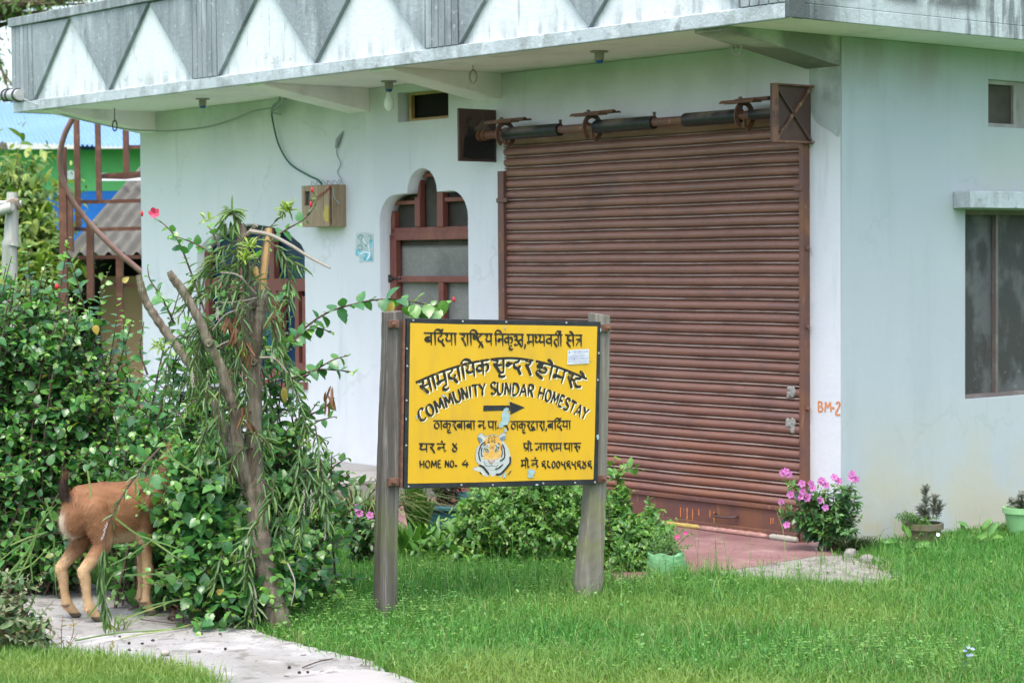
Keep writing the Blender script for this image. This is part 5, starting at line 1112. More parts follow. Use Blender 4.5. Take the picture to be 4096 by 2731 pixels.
for px, py, l, Y in ((408, 2080, 70, 9.35), (1245, 1960, 110, 9.48), (1215, 1960, 100, 9.48), (1300, 2090, 70, 9.5), (1090, 1390, 60, 9.5), (772, 1490, 60, 9.5), (870, 1230, 50, 9.5)):
    for i in range(26):
        c = P(px + (20 - .3 * l * i / 26 if px == 408 else 0) + RNG.uniform(-4, 4), py + (10 if px == 408 else 0) + l * i / 26, Y) - tloc; q.lathe(c, [(.0005, -.003), (.0028, -.0015), (.0028, .0015), (.0005, .003)], 6)
q.build('seed_capsules', M('grey_seed_capsule', (.33, .29, .26), rough=.8), tree, smooth=True)
m_dry = leafmat('dry_brown_leaf', [(0., (.16, .075, .035)), (1., (.26, .14, .065))], rough=.7, trans=.15)
pos, d = [], []
for px, py, n in ((930, 1300, 16), (985, 1400, 10), (1320, 1560, 8), (985, 1650, 8), (1090, 1220, 5)):
    for k in range(n): pos.append(P(px + RNG.uniform(-20, 20), py + RNG.uniform(-40, 40), 9.58) - tloc); d.append(RNG.normal(0, .4, 3) + [0, 0, -1])
V, T, k = leaves(T_NAR, np.array(pos), np.array(d), np.array([(0, -1, .3)] * len(pos)), np.full(len(pos), .08), np.full(len(pos), .011)); mesh_obj('dry_leaves', V, T, m_dry, tree)
# ================================================================== GOAT
gd = np.array([.84, .54, 0]); gd /= np.linalg.norm(gd); gl = np.array([-gd[1], gd[0], 0])
gloc = np.array([-1.985, 9.765, .02])
def gp(f, s, u): return gd * f + gl * s + np.array([0, 0, u])
goat = thing('goat', 'young brown goat with dark upright tail browsing into the hibiscus', 'goat', gloc)
gb = MB()
def ball(c, r, sc=(1, 1, 1), n=14):
    c = gp(*c); k = len(gb.v)
    prof = [(math.sin(PI * i / 8), -math.cos(PI * i / 8)) for i in range(9)]
    for a, z in prof:
        for j in range(n):
            t = 2 * PI * j / n; v = gd * (a * math.cos(t) * sc[0]) + gl * (a * math.sin(t) * sc[1]) + np.array([0, 0, z * sc[2]]); gb.v.append(tuple(c + v * r))
    for i in range(8):
        for j in range(n): gb.f.append((k + i * n + j, k + i * n + (j + 1) % n, k + (i + 1) * n + (j + 1) % n, k + (i + 1) * n + j)); gb.mi.append(0)
def chain(pts, per=5, sc=(1, 1, 1)):
    L = smooth_path(pts, per)
    for f_, s_, u_, r_ in L: ball((f_, s_, u_), r_, sc)
chain([(-.012, 0, .455, .078), (.035, 0, .505, .106), (.11, 0, .500, .122), (.20, 0, .482, .138), (.28, 0, .486, .136), (.345, 0, .515, .108)], 5, (1, .80, 1.03))
ball((.02, 0, .565), .055); ball((.30, 0, .585), .05); ball((.12, 0, .585), .045); ball((.20, 0, .575), .045)
for sgn, fh in ((-1, .03), (1, -.012)):
    s0 = .058 * sgn
    chain([(.055, s0, .50, .072), (.065 + fh * .5, s0 * 1.25, .42, .062), (.055 + fh, s0 * 1.35, .35, .046), (.005 + fh, s0 * 1.42, .285, .033), (-.038 + fh, s0 * 1.45, .235, .0275), (-.030 + fh, s0 * 1.45, .20, .0265), (-.022 + fh, s0 * 1.45, .12, .0205), (-.012 + fh, s0 * 1.45, .072, .025), (.008 + fh, s0 * 1.45, .04, .0225), (.026 + fh, s0 * 1.45, .016, .0215)], 5)
    ball((-.052 + fh, s0 * 1.45, .240), .017)
    for k in (-1, 1): ball((.034 + fh, s0 * 1.45 + .010 * k, .013), .0155, (1.35, .75, .8)); ball((-.030 + fh, s0 * 1.45 + .012 * k, .062), .008)
for sgn, f0 in ((-1, .305), (1, .335)):
    s0 = .052 * sgn
    chain([(.315, s0, .52, .07), (f0 - .01, s0 * 1.2, .42, .050), (f0, s0 * 1.25, .34, .034), (f0 + .004, s0 * 1.25, .25, .026), (f0 + .008, s0 * 1.25, .215, .0275), (f0 + .004, s0 * 1.25, .17, .023), (f0, s0 * 1.25, .11, .0195), (f0 - .004, s0 * 1.25, .075, .022), (f0 + .012, s0 * 1.25, .04, .0195), (f0 + .022, s0 * 1.25, .016, .021)], 5)
    for k in (-1, 1): ball((f0 + .03, s0 * 1.25 + .010 * k, .013), .0155, (1.35, .75, .8)); ball((f0 - .022, s0 * 1.25 + .012 * k, .064), .008)
chain([(.35, 0, .545, .082), (.41, .01, .60, .064), (.46, .02, .65, .053), (.49, .025, .69, .048)], 5)
chain([(.49, .03, .71, .050), (.535, .035, .70, .043), (.575, .04, .675, .034), (.605, .045, .655, .027)], 4)
for sgn in (-1, 1): chain([(.48, .03 + sgn * .045, .725, .016), (.47, .03 + sgn * .085, .71, .020), (.465, .03 + sgn * .125, .685, .010)], 4, (.5, 1, 1)); ball((.475, .03 + sgn * .022, .765), .012, (1, 1, 2.2)); ball((.53, .035 + sgn * .036, .72), .010)
chain([(-.030, 0, .520, .024), (-.058, .002, .565, .025), (-.064, .004, .61, .023), (-.056, .006, .65, .017), (-.048, .006, .672, .012)], 5)
me = bpy.data.meshes.new('body'); me.from_pydata(gb.v, [], gb.f)
o = bpy.data.objects.new('body', me); COL.objects.link(o)
r_ = o.modifiers.new('r', 'REMESH'); r_.mode = 'VOXEL'; r_.voxel_size = .0062; r_.use_smooth_shade = True
s_ = o.modifiers.new('s', 'SMOOTH'); s_.factor = .5; s_.iterations = 5
dg = bpy.context.evaluated_depsgraph_get(); dg.update()
gm = bpy.data.meshes.new_from_object(o.evaluated_get(dg)); bpy.data.objects.remove(o)
nv = len(gm.vertices); co = np.zeros(nv * 3, np.float32); gm.vertices.foreach_get('co', co); co = co.reshape(-1, 3).astype(float)
no = np.zeros(nv * 3, np.float32); gm.vertices.foreach_get('normal', no); no = no.reshape(-1, 3).astype(float)
def st01(x, a, b): t = np.clip((x - a) / (b - a), 0, 1); return t * t * (3 - 2 * t)
def coat(c):
    f, s, u = c @ gd, c @ gl, c[:, 2]
    def mx(col, w_, c2): return col * (1 - w_[:, None]) + np.array(c2) * w_[:, None]
    nz = .5 + .5 * np.sin(f * 61 + 3 * np.sin(u * 43)) * np.sin(u * 57 + 2 * np.sin(s * 70))
    col = np.repeat(np.array([[.185, .084, .038]]), len(c), 0)
    col = mx(col, .35 * nz, (.27, .145, .08))
    col = mx(col, .8 * st01(u, .60, .645) * (u < .68) * (f > .0), (.07, .03, .015))
    col = mx(col, .75 * (1 - st01(u, .36, .42)) * (u > .30) * st01(f, .08, .14) * (1 - st01(f, .27, .31)), (.55, .42, .26))
    leg = (1 - st01(u, .24, .34))
    col = mx(col, .88 * leg, (.43, .285, .15)); col = mx(col, .35 * leg * nz, (.60, .44, .27))
    inner = (1 - st01(np.abs(s), .02, .045)) * (1 - st01(f, -.03, .03)) * st01(u, .30, .36) * (1 - st01(u, .47, .52))
    col = mx(col, .7 * inner, (.52, .44, .34))
    sp = st01(-f, -.03, .005) * (1 - st01(np.abs(np.abs(s) - .045), .012, .03)) * st01(u, .30, .34) * (1 - st01(u, .44, .50))
    col = mx(col, .3 * sp * nz, (.10, .06, .04))
    tail = (1 - st01(f, -.05, -.03)) * st01(u, .53, .555)
    col = mx(col, .96 * tail, (.016, .010, .008))
    tip = (1 - st01(f, -.05, -.03)) * st01(u, .63, .66); col = mx(col, .4 * tip, (.14, .065, .03))
    col = mx(col, .9 * (1 - st01(u, .022, .030)), (.055, .045, .042)); dew = (np.abs(u - .062) < .007) * ((f < -.02) | ((f > .2) & (f < .3)))
    return mx(col, .7 * dew, (.05, .04, .04))
def setcol(m, c):
    a = m.attributes.new('coat', 'FLOAT_COLOR', 'POINT'); a.data.foreach_set('color', np.concatenate([c, np.ones((len(c), 1))], 1).astype(np.float32).ravel())
cc = coat(co); setcol(gm, cc)
m_coat, t_, bs_ = _nodes('goat_coat')
a_ = t_.nodes.new('ShaderNodeAttribute'); a_.attribute_name = 'coat'; t_.links.new(a_.outputs['Color'], bs_.inputs['Base Color']); bs_.inputs['Roughness'].default_value = .7; bs_.inputs['Specular IOR Level'].default_value = .2
gm.materials.clear(); gm.materials.append(m_coat); gm.name = 'body'
body = bpy.data.objects.new('body', gm); COL.objects.link(body); body.parent = goat
nh = 26000; pk = RNG.integers(0, nv, nh); c0g, n0 = co[pk] + RNG.normal(0, .0025, (nh, 3)), no[pk]
keep = c0g[:, 2] > .03; c0g, n0 = c0g[keep], n0[keep]; nh = len(c0g)
flow = np.repeat((-gd * .55 + np.array([0, 0, -.8]))[None], nh, 0); tl_ = (c0g @ gd < -.03) & (c0g[:, 2] > .52); flow[tl_] = [0, 0, 1.]
dr = unit(flow + n0 * .42 + RNG.normal(0, .22, (nh, 3))); ln = RNG.uniform(.006, .014, nh); ln[tl_] *= 1.9
rumpy = (c0g @ gd < .02) & (c0g[:, 2] > .25); ln[rumpy] *= 1.25
sd_ = unit(np.cross(dr, n0)) * .0009
V = np.stack([c0g - sd_ - n0 * .002, c0g + sd_ - n0 * .002, c0g + dr * ln[:, None]], 1).reshape(-1, 3)
fo = mesh_obj('coat_hair', V, np.arange(nh * 3).reshape(-1, 3), m_coat, goat)
ch = coat(c0g) * RNG.uniform(.6, 1.55, (nh, 1)); setcol(fo.data, np.repeat(ch, 3, 0)); fo['kind'] = 'stuff'

# ================================================================== PATH LITTER
m_drop = M('dark_dropping', (.018, .013, .010), rough=.5)
m_stone = M('pale_stone', (.33, .30, .26), [dict(c=(.2, .18, .15), s=40, lo=.45, hi=.6, amt=.7)], rough=.9, bump=(.5, 30, .01))
def pebble(name, c, r, m, sq=(1, 1, .7), seed=0, rough=0.):
    b = bmesh.new(); bmesh.ops.create_icosphere(b, subdivisions=3, radius=1); rr = random.Random(seed)
    ph = [rr.uniform(0, 6) for _ in range(6)]
    for v in b.verts:
        n = v.co; k = 1 + .14 * math.sin(n.x * 2.3 + ph[0]) + .12 * math.sin(n.y * 2.9 + ph[1]) + .12 * math.sin(n.z * 3.1 + ph[2]) + .06 * math.sin(n.x * 6 + n.y * 5 + ph[3]) + rough * math.sin(n.x * 4.1 + ph[4]) * math.sin(n.y * 5.3 + ph[5]) + rough * .5 * math.sin(n.z * 9 + n.x * 7 + ph[2])
        v.co = Vector((n.x * sq[0], n.y * sq[1], n.z * sq[2])) * r * k
    zmin = min(v.co.z for v in b.verts)
    for v in b.verts: v.co.z -= zmin + .001
    mm = bpy.data.meshes.new(name); b.to_mesh(mm); b.free(); mm.polygons.foreach_set('use_smooth', [True] * len(mm.polygons)); mm.materials.append(m)
    o = bpy.data.objects.new(name, mm); COL.objects.link(o); o.location = [float(x) for x in c]; o.rotation_euler.z = rr.uniform(0, 6); return o
for k, (x, y) in enumerate(((805, 1258), (868, 1306), (957, 1306), (1027, 1285), (868, 1350), (1355, 1243), (1480, 1240), (1945, 1470), (2010, 1503), (2070, 1500), (1338, 1362), (1515, 1345))):
    tag(pebble('dropping', G(x * .5952, 1798 + y * .5952, .02), .0062, m_drop, (1.25, .9, .85), k), 'small dark goat dropping lying on the worn concrete path', 'dropping', 'goat droppings on the path')
tag(pebble('stone', G(1110 * .5952, 1798 + 1382 * .5952, .02), .017, m_stone, (1.1, .8, .7), 3), 'fist-sized brown speckled stone lying alone on the concrete path', 'stone')
for k, (x, y, r) in enumerate(((1925, 1522, .011), (1170, 1306, .007), (1292, 1278, .007), (2040, 1382, .010), (970, 1330, .006))):
    tag(pebble('pebble', G(x * .5952, 1798 + y * .5952, .02), r, m_stone, (1.1, .8, .5), 20 + k), 'tiny flat pebble on the worn concrete path', 'pebble', 'pebbles on the path')
for k, (x, y, r) in enumerate(((3405, 2240, .055), (3425, 2262, .03), (3462, 2262, .058), (3490, 2255, .035), (3505, 2262, .03), (3520, 2255, .04), (3535, 2275, .03), (3560, 2270, .035), (3580, 2300, .03), (3500, 2285, .028), (3480, 2300, .02), (3545, 2300, .022), (3445, 2285, .02), (3520, 2310, .018), (3380, 2255, .025))):
    big = {0: 'pale rounded stone nearest the dark grass tuft in the rubble', 2: 'largest grey stone in the middle of the rubble heap'}
    tag(pebble('rubble_stone', G(x, y, -.012), r * .68, m_mort, (1.15, .95, .7), 50 + k, rough=.10), big.get(k, 'small lump of pale broken mortar in the rubble by the house corner'), 'stone', 'rubble at the house corner')
n = 260; X_, Y_ = RNG.normal(0, 1, (2, n)); gx = G(3480, 2275); X_ = gx[0] + X_ * .22; Y_ = gx[1] + Y_ * .20; grit = MB()
for i in range(n):
    if pts_in([BW(-7.9, -.01, 0)[:2], BW(.02, -.01, 0)[:2], BW(.02, 6, 0)[:2], BW(-7.9, 6, 0)[:2]], X_[i:i + 1], Y_[i:i + 1])[0]: continue
    r = random.uniform(.004, .014); grit.lathe((X_[i], Y_[i], .006), [(r * .9, 0), (r * random.uniform(.8, 1.1), r * .35), (r * random.uniform(.4, .7), r * .8), (.0003, r)], random.choice((5, 6, 7)))
tag(grit.build('gravel', m_mort), kind='stuff')
# twigs and fallen sprays on the path
def loose_twig(pts, r, lab, m=m_gstem, z=.03):
    q = MB(); q.tube(smooth_path([G(x, y, z + r) for x, y in pts], 5), r, 5); return tag(q.build('fallen_twig', m, smooth=True), lab, 'twig')
loose_twig([(300, 2560), (470, 2530), (620, 2520), (720, 2510), (800, 2490)], .004, 'long green fallen twig curving across the path by the goat\'s hoof')
loose_twig([(560, 2475), (680, 2490), (800, 2500)], .003, 'thin brown fallen twig beside the goat\'s front hooves', m_twigb)
loose_twig([(480, 2555), (560, 2535), (690, 2515), (780, 2490)], .003, 'pale grass stalk lying across the path below the hanging spray', M('pale_stalk', (.28, .34, .12), rough=.7))
loose_twig([(1210, 2668), (1270, 2645), (1330, 2632)], .003, 'short brown twig lying on the path near the pale slab', m_twigb)
n = 500; X_, Y_ = RNG.uniform(-2.4, .2, n), RNG.uniform(8.3, 10.4, n); kk_ = pts_in(path_poly, X_, Y_) & ((Y_ > 9.35) | (RNG.random(n) < .35)); X_, Y_ = X_[kk_], Y_[kk_]; n = len(X_)
V, T, k = leaves(T_OBL, np.stack([X_, Y_, np.full(n, .0235)], 1), np.concatenate([RNG.normal(0, 1, (n, 2)), RNG.normal(0, .08, (n, 1))], 1), np.array([0, 0, 1.]) + RNG.normal(0, .15, (n, 3)), RNG.uniform(.008, .026, n), RNG.uniform(.006, .018, n))
tag(mesh_obj('leaf_litter', V, T, leafmat('leaf_litter_brown', [(0., (.06, .04, .02)), (.5, (.14, .085, .04)), (.85, (.22, .17, .09)), (1., (.10, .17, .04))], rough=.8, trans=.05)), kind='stuff')
lf = thing('dead_frond', 'curled rust-brown dead leaf spray on the path in front of the hedge', 'dead leaves', G(700, 2470, .02)); dl = Plant(lf.location)
q_ = smooth_path([G(672, 2478, .025), P(700, 2450, 9.75), P(722, 2410, 9.75)], 5); dl.stem(q_, .003, .001); dl.along(q_, T_NAR, 0, 1, .006, .05, .014, -.1, .4, .8, .3, young=0); dl.finish(lf, m_dry, m_twigb)
# ================================================================== SHRUBS AND PLANTS BY THE HOUSE
def base(px, py, Y): c = P(px, py, Y); return np.array([c[0], c[1], 0.])
lc = base(2150, 2250, 11.45)
r, q = shrub('leafy_shrub', 'rounded bright green shrub with small oval leaves under the yellow signboard', 'shrub', lc,
    [EL(2060, 2150, 11.45, 240, 180, .32), EL(2250, 2110, 11.55, 220, 190, .32), EL(2330, 2230, 11.3, 150, 110, .25), EL(2130, 1960, 11.6, 270, 110, .25), EL(1960, 2060, 11.5, 140, 120, .2)],
    400, m_gleaf, m_twigb, T_OBL, .045, .052, .022, .16, twigs=3, twl=(.08, .2), sr=.005, droop=.25, whorl=2, basex=.3, t0=.3); q.finish(r, m_gleaf, m_twigb)
lc = base(2480, 2200, 11.7)
r, q = shrub('leafy_shrub', 'taller leafy shrub rising behind the right sign post to the shutter', 'shrub', lc,
    [EL(2460, 2130, 11.7, 90, 180, .2), EL(2480, 1930, 11.75, 45, 120, .1), EL(2400, 2150, 11.7, 110, 170, .2)],
    75, m_gleaf, m_twigb, T_OBL, .058, .066, .026, .1, twigs=2, twl=(.06, .14), sr=.005, droop=.25, whorl=2, basex=.15); q.finish(r, m_gleaf, m_twigb)
lc = base(2570, 2220, 11.45)
r, q = shrub('fine_leaved_bush', 'low feathery green bush between sign post and maroon porch', 'bush', lc,
    [EL(2560, 2170, 11.45, 110, 110, .2), EL(2520, 2270, 11.3, 100, 60, .15), EL(2600, 2080, 11.6, 50, 60, .1)],
    130, m_gleaf, m_twigb, T_OBL, .04, .048, .024, .1, twigs=3, twl=(.05, .12), sr=.003, droop=.2, whorl=2, basex=.15); q.finish(r, m_gleaf, m_gstem)
lc = base(1880, 2250, 11.5)
r, q = shrub('leafy_shrub', 'loose yellow-green seedling shrub left of the rounded shrub', 'shrub', lc,
    [EL(1850, 2130, 11.6, 110, 100, .2), EL(1790, 2220, 11.3, 130, 80, .2), EL(1930, 2200, 11.3, 110, 130, .2), EL(1840, 2060, 11.8, 60, 60, .1)],
    80, m_gleaf, m_gstem, T_OBL, .07, .07, .033, .15, twigs=2, twl=(.06, .14), sr=.004, droop=.2, whorl=2, basex=.25, young=.4); q.finish(r, m_gleaf, m_gstem)
def strap(name, label, cat, loc, n, L, W, m, spread=.5, group=None, bend=.6, colr=None, dirbias=(0, 0, 0)):
    r = thing(name, label, cat, loc, group=group); V, T = [], []; off = 0; A = []
    for i in range(n):
        a = RNG.uniform(0, 6.28); h = np.array([math.cos(a), math.sin(a), 0]); ln = L * RNG.uniform(.6, 1.1); sp_ = spread * RNG.uniform(.3, 1.1); b0 = np.array([RNG.uniform(-.03, .03), RNG.uniform(-.03, .03), 0]); sd_ = np.array([-h[1], h[0], 0]); k = 7
        for j in range(k + 1):
            t = j / k; c = b0 + (h + np.array(dirbias)) * ln * sp_ * (t + bend * t * t) * .6 + np.array([0, 0, ln * (t - bend * .62 * t ** 2.4)]); wd = W * (1 - (2 * t - .8) ** 2 * .6 if t < .9 else .35) * (1 if t < 1 else .05)
            V += [c - sd_ * wd / 2 + [0, 0, .12 * wd], c - np.array([0, 0, .05 * wd]), c + sd_ * wd / 2 + [0, 0, .12 * wd]]
        for j in range(k):
            o = off + 3 * j; T += [(o, o + 1, o + 4), (o, o + 4, o + 3), (o + 1, o + 2, o + 5), (o + 1, o + 5, o + 4)]
        off += 3 * (k + 1)
    mesh_obj('blades', np.array(V), np.array(T), m, r); return r
m_weep = leafmat('weeping_blade', [(0., (.05, .09, .03)), (.55, (.12, .17, .055)), (1., (.32, .32, .14))], rough=.45, trans=.2)
strap('weeping_grass_clump', 'tall clump of weeping striped grass against white wall left of the sign', 'grass clump', base(1440, 2200, 12.2), 260, .85, .010, m_weep, .75, bend=1.1)
strap('lily_clump', 'clump of broad lily leaves just behind the left sign post', 'lily', base(1670, 2150, 12.3), 46, .55, .045, m_strap, .35, bend=.35)
strap('lily_clump', 'low clump of strap leaves in front of the teal planter', 'lily', base(1730, 2210, 11.6), 34, .32, .032, m_strap, .5, bend=.4)
strap('lily_clump', 'spiky green lily clump sprouting beside the grass below the signboard', 'lily', base(1640, 2210, 11.5), 26, .30, .036, m_strap, .5, bend=.3)
m_spid = leafmat('spider_leaf', [(0., (.10, .16, .06)), (1., (.34, .40, .26))], rough=.45, trans=.25)
strap('spider_plant', 'striped spider plant at the edge of the maroon porch', 'plant', base(2625, 2210, 11.5), 30, .26, .012, m_spid, .6, bend=.7)
m_dk = leafmat('dark_tuft', [(0., (.018, .04, .014)), (.7, (.04, .07, .022)), (1., (.10, .09, .04))], rough=.5, trans=.15)
tl = strap('grass_tuft', 'dark arching grass tuft at the foot of the house corner', 'grass tuft', G(3400, 2222), 190, .20, .007, m_dk, .8, bend=.8)
tl = strap('grass_tuft', 'smaller dark grass tuft spilling along the side wall base', 'grass tuft', G(3470, 2205), 90, .14, .006, m_dk, .9, bend=.8)
# planters
m_teal_p = M('teal_planter', (.025, .095, .105), [dict(c=(.06, .14, .15), s=8, lo=.45, hi=.65, amt=.6)], rough=.5)
m_terr = M('terracotta', (.33, .085, .06), [dict(c=(.24, .06, .045), s=9, lo=.45, hi=.65, amt=.6)], rough=.75)
m_potsoil = M('potting_soil', (.035, .026, .018), rough=.95)
def pot(name, label, loc, r0, r1, h, m, n=24, rz=0, rim=.012):
    t = thing(name, label, 'plant pot', loc, rz); b = MB()
    b.lathe((0, 0, 0), [(r0 * .98, 0), (r0, .004), (r1, h - .035), (r1 + rim, h - .034), (r1 + rim, h), (r1 - .004, h), (r1 * .93, h - .03)], n); b.f.append(tuple(reversed(range(n)))); b.mi.append(0)
    b.build('pot', m, t, smooth=True); b = MB(); b.lathe((0, 0, 0), [(r1 * .96, h - .03), (.001, h - .022)], n); b.build('soil', m_potsoil, t); return t
bx = base(1775, 2140, 12.75); t = thing('planter_box', 'weathered teal planter holding a purplish bush behind the sign', 'planter', bx, -.3)
b = MB(); b.hexa([(-.11, -.09, 0), (.11, -.09, 0), (.11, .09, 0), (-.11, .09, 0)], [(-.14, -.11, .17), (.14, -.11, .17), (.14, .11, .17), (-.14, .11, .17)]); b.box(-.155, .155, -.125, .125, .171, .20); b.build('box', m_teal_p, t, bevel=.008)
b = MB(); b.box(-.13, .13, -.10, .10, .2005, .205); b.build('soil', m_potsoil, t)
m_purp = leafmat('purplish_leaf', [(0., (.03, .035, .022)), (.6, (.06, .07, .035)), (1., (.12, .08, .08))], rough=.5, trans=.2)
lc = bx + [0, 0, .205]; r = thing('purplish_bush', 'dark purplish bush growing in the teal planter', 'bush', lc); q = Plant(lc)
for tp in sample_el([(lc[0], lc[1], .38, .17, .12, .13), (lc[0] + .06, lc[1], .34, .2, .12, .1)], 46):
    b_ = lc + RNG.uniform(-.04, .04, 3) * [1, 1, 0]; cq = curve_to(b_, tp, .1, .02); q.stem(cq, .003, .0015); q.along(cq, T_OBL, .3, 1, .014, .03, .03, .1, .3, whorl=2)
q.finish(r, m_purp, m_twigb)
bt = base(1905, 2100, 12.8); t = pot('plant_pot', 'teal round pot half hidden behind the rounded shrub', bt, .09, .12, .26, m_teal_p)
bt = base(1862, 2100, 13.2); t = pot('plant_pot', 'red terracotta pot against the wall behind the teal planter', bt, .08, .11, .42, m_terr)
# small periwinkle
def periwinkle(label, loc, tips, fl, L=.058, sr=.004, dense=.016):
    r = thing('periwinkle', label, 'flower plant', loc); q = Plant(loc)
    for tp in tips:
        b_ = np.array(loc) + RNG.uniform(-.05, .05, 3) * [1, 1, 0]; cq = curve_to(b_, tp, .2, .015, 10); q.stem(cq, sr, sr * .5); q.along(cq, T_OBL, .2, 1, dense, L, L * .9, .25, .35, .95, .25, whorl=2, young=.2)
        for k in range(2):
            i = RNG.integers(4, 8); dd = unit(RNG.normal(size=3) * [1, .7, .3] + [0, -.3, .6]) * RNG.uniform(.06, .14); tq = [cq[i], cq[i] + dd * .5, cq[i] + dd]; q.stem(tq, sr * .6, sr * .4, 4); q.along(tq, T_OBL, .15, 1, dense, L * .9, L * .8, .2, .3, whorl=2, young=.3)
    q.finish(r, m_peri, m_rstem)
    for c, ax in fl: petals(r, 'flower', c, 5, .023, .022, ax, m_pinkp, .15, m_magen)
    return r
m_peri = leafmat('periwinkle_leaf', [(0., (.028, .10, .028)), (.6, (.045, .14, .036)), (1., (.08, .19, .05))], rough=.33, trans=.2, age=(.12, .26, .04))
def TP(x, y, Y): return P(3100 + x * .4235, 1800 + y * .4235, Y)
pl_loc = np.array([*G(3340, 2205)[:2], 0.01]); Yp = pl_loc[1]
tips = [TP(x, y, Yp + RNG.uniform(-.12, .1)) for x, y in ((90, 290), (120, 320), (60, 500), (40, 570), (250, 420), (180, 450), (330, 440), (440, 360), (500, 330), (560, 320), (740, 300), (710, 360), (690, 420), (760, 390), (640, 380), (590, 520), (480, 560), (420, 520), (330, 560), (250, 560), (150, 600), (130, 720), (260, 760), (380, 700), (500, 720), (600, 700), (690, 620), (700, 560), (660, 760), (440, 800), (330, 680), (540, 640), (200, 640), (620, 600))]
fl = [(TP(x, y, Yp - .10), (RNG.uniform(-.5, .5), -1, RNG.uniform(.1, .8))) for x, y in ((75, 215), (105, 200), (130, 225), (255, 315), (340, 318), (355, 358), (260, 390), (450, 285), (430, 300), (480, 330), (560, 255), (600, 290), (730, 225), (765, 275), (720, 265), (145, 420), (205, 430), (310, 435), (300, 455), (430, 475), (475, 540), (110, 705), (60, 495), (240, 440))]
periwinkle('large pink-flowered periwinkle bush at the house corner beside the shutter', pl_loc, tips, fl)
pl_loc = base(1455, 2215, 11.3)
periwinkle('small pink periwinkle on the lawn left of the dark sign post', pl_loc, [P(x, y, 11.3) for x, y in ((1425, 2050), (1440, 2065), (1480, 2070), (1410, 2090), (1470, 2110), (1495, 2130), (1420, 2150), (1400, 2140), (1470, 2170), (1450, 2100))], [(P(x, y, 11.22), (RNG.uniform(-.4, .4), -1, .5)) for x, y in ((1428, 2030), (1438, 2053), (1480, 2060))])
# green grow bag with small flowers
bg_ = base(2665, 2360, 11.1)
t = thing('grow_bag', 'crumpled light green plastic grow bag at the porch edge', 'grow bag', bg_); b = MB(); n = 28
m_bag = M('green_plastic_bag', (.12, .30, .13), [dict(c=(.12, .36, .16), s=7, lo=.45, hi=.65, amt=.7), dict(c=(.04, .18, .06), s=12, lo=.5, hi=.7, amt=.5)], rough=.5, bump=(.6, 14, .03))
for i, (rr, z) in enumerate(((.085, 0), (.10, .02), (.105, .05), (.098, .09), (.095, .125), (.085, .13), (.08, .115))):
    for j in range(n): a = 2 * PI * j / n; k = rr * (1 + .06 * math.sin(a * 3 + i) + .04 * math.sin(a * 7 + 2 * i)); b.v.append((k * math.cos(a), k * math.sin(a), z + .006 * math.sin(a * 5 + i)))
for i in range(6):
    for j in range(n): b.f.append((i * n + j, i * n + (j + 1) % n, (i + 1) * n + (j + 1) % n, (i + 1) * n + j)); b.mi.append(0)
b.build('bag', m_bag, t, smooth=True); b = MB(); b.lathe((0, 0, 0), [(.082, .116), (.001, .12)], 20); b.build('soil', m_potsoil, t)
lc = bg_ + [0, 0, .12]; r = thing('moss_rose', 'trailing moss rose with tiny magenta flowers in the green grow bag', 'flower plant', lc); q = Plant(lc)
for k in range(40):
    a = RNG.uniform(0, 6.28); rr = RNG.uniform(.04, .16); tp = lc + [rr * math.cos(a), rr * math.sin(a), RNG.uniform(.01, .13)]; cq = curve_to(lc + RNG.uniform(-.04, .04, 3) * [1, 1, 0], tp, .5, .01); q.stem(cq, .0022, .001); q.along(cq, T_NAR, .2, 1, .007, .018, .006, .3, .3, .8, .4, young=.2)
q.finish(r, m_gleaf, m_gstem)
for px, py in ((2709, 2146), (2741, 2133), (2706, 2150)): petals(r, 'flower', P(px, py, 10.9), 5, .012, .012, (0, -1, .6), leafmat('magenta_petal', [(0., (.45, .02, .16)), (1., (.6, .06, .25))], rough=.5), .4)
# side wall pots
lk = np.array([*G(3692, 2180)[:2], 0.]); t = pot('plant_pot', 'mossy brown pot against the pale side wall', lk, .085, .105, .13, M('mossy_brown_pot', (.13, .11, .065), [dict(c=(.03, .09, .085), s=6, lo=.42, hi=.6, mask=('z', .09, .15), amt=.9), dict(c=(.07, .08, .03), s=9, lo=.45, hi=.65, amt=.7)], rough=.8))
m_kal = leafmat('grey_succulent_leaf', [(0., (.10, .125, .09)), (.6, (.15, .17, .125)), (1., (.22, .22, .18))], rough=.5, trans=.05, age=(.13, .13, .11))
lc = lk + [0, 0, .11]; r = thing('tall_succulent', 'tall grey-green succulent spikes standing in the mossy brown pot', 'succulent', lc); q = Plant(lc)
def TS(x, y, Y): return P(3100 + x * .4235, 1800 + y * .4235, Y)
for pts in ([(1430, 640), (1420, 520), (1425, 420), (1430, 340)], [(1490, 640), (1500, 560), (1505, 490), (1505, 430)], [(1470, 650), (1390, 590), (1360, 540)], [(1520, 650), (1550, 560), (1555, 480)], [(1450, 650), (1380, 620), (1400, 570)]):
    L = smooth_path([TS(x, y, lk[1]) for x, y in pts], 5); q.stem(L, .005, .003); q.along(L, T_NAR, .1, 1, .008, .05, .014, .35, .2, .8, .5, young=.12, whorl=3, jit=.12)
q.finish(r, m_kal, M('pale_succulent_stem', (.24, .19, .17), rough=.7))
m_moss = leafmat('bright_fern_leaf', [(0., (.035, .12, .02)), (.7, (.075, .20, .03)), (1., (.16, .30, .05))], rough=.5, trans=.25)
r = thing('trailing_plant', 'feathery bright green plant trailing over the mossy brown pot', 'plant', lc); q = Plant(lc)
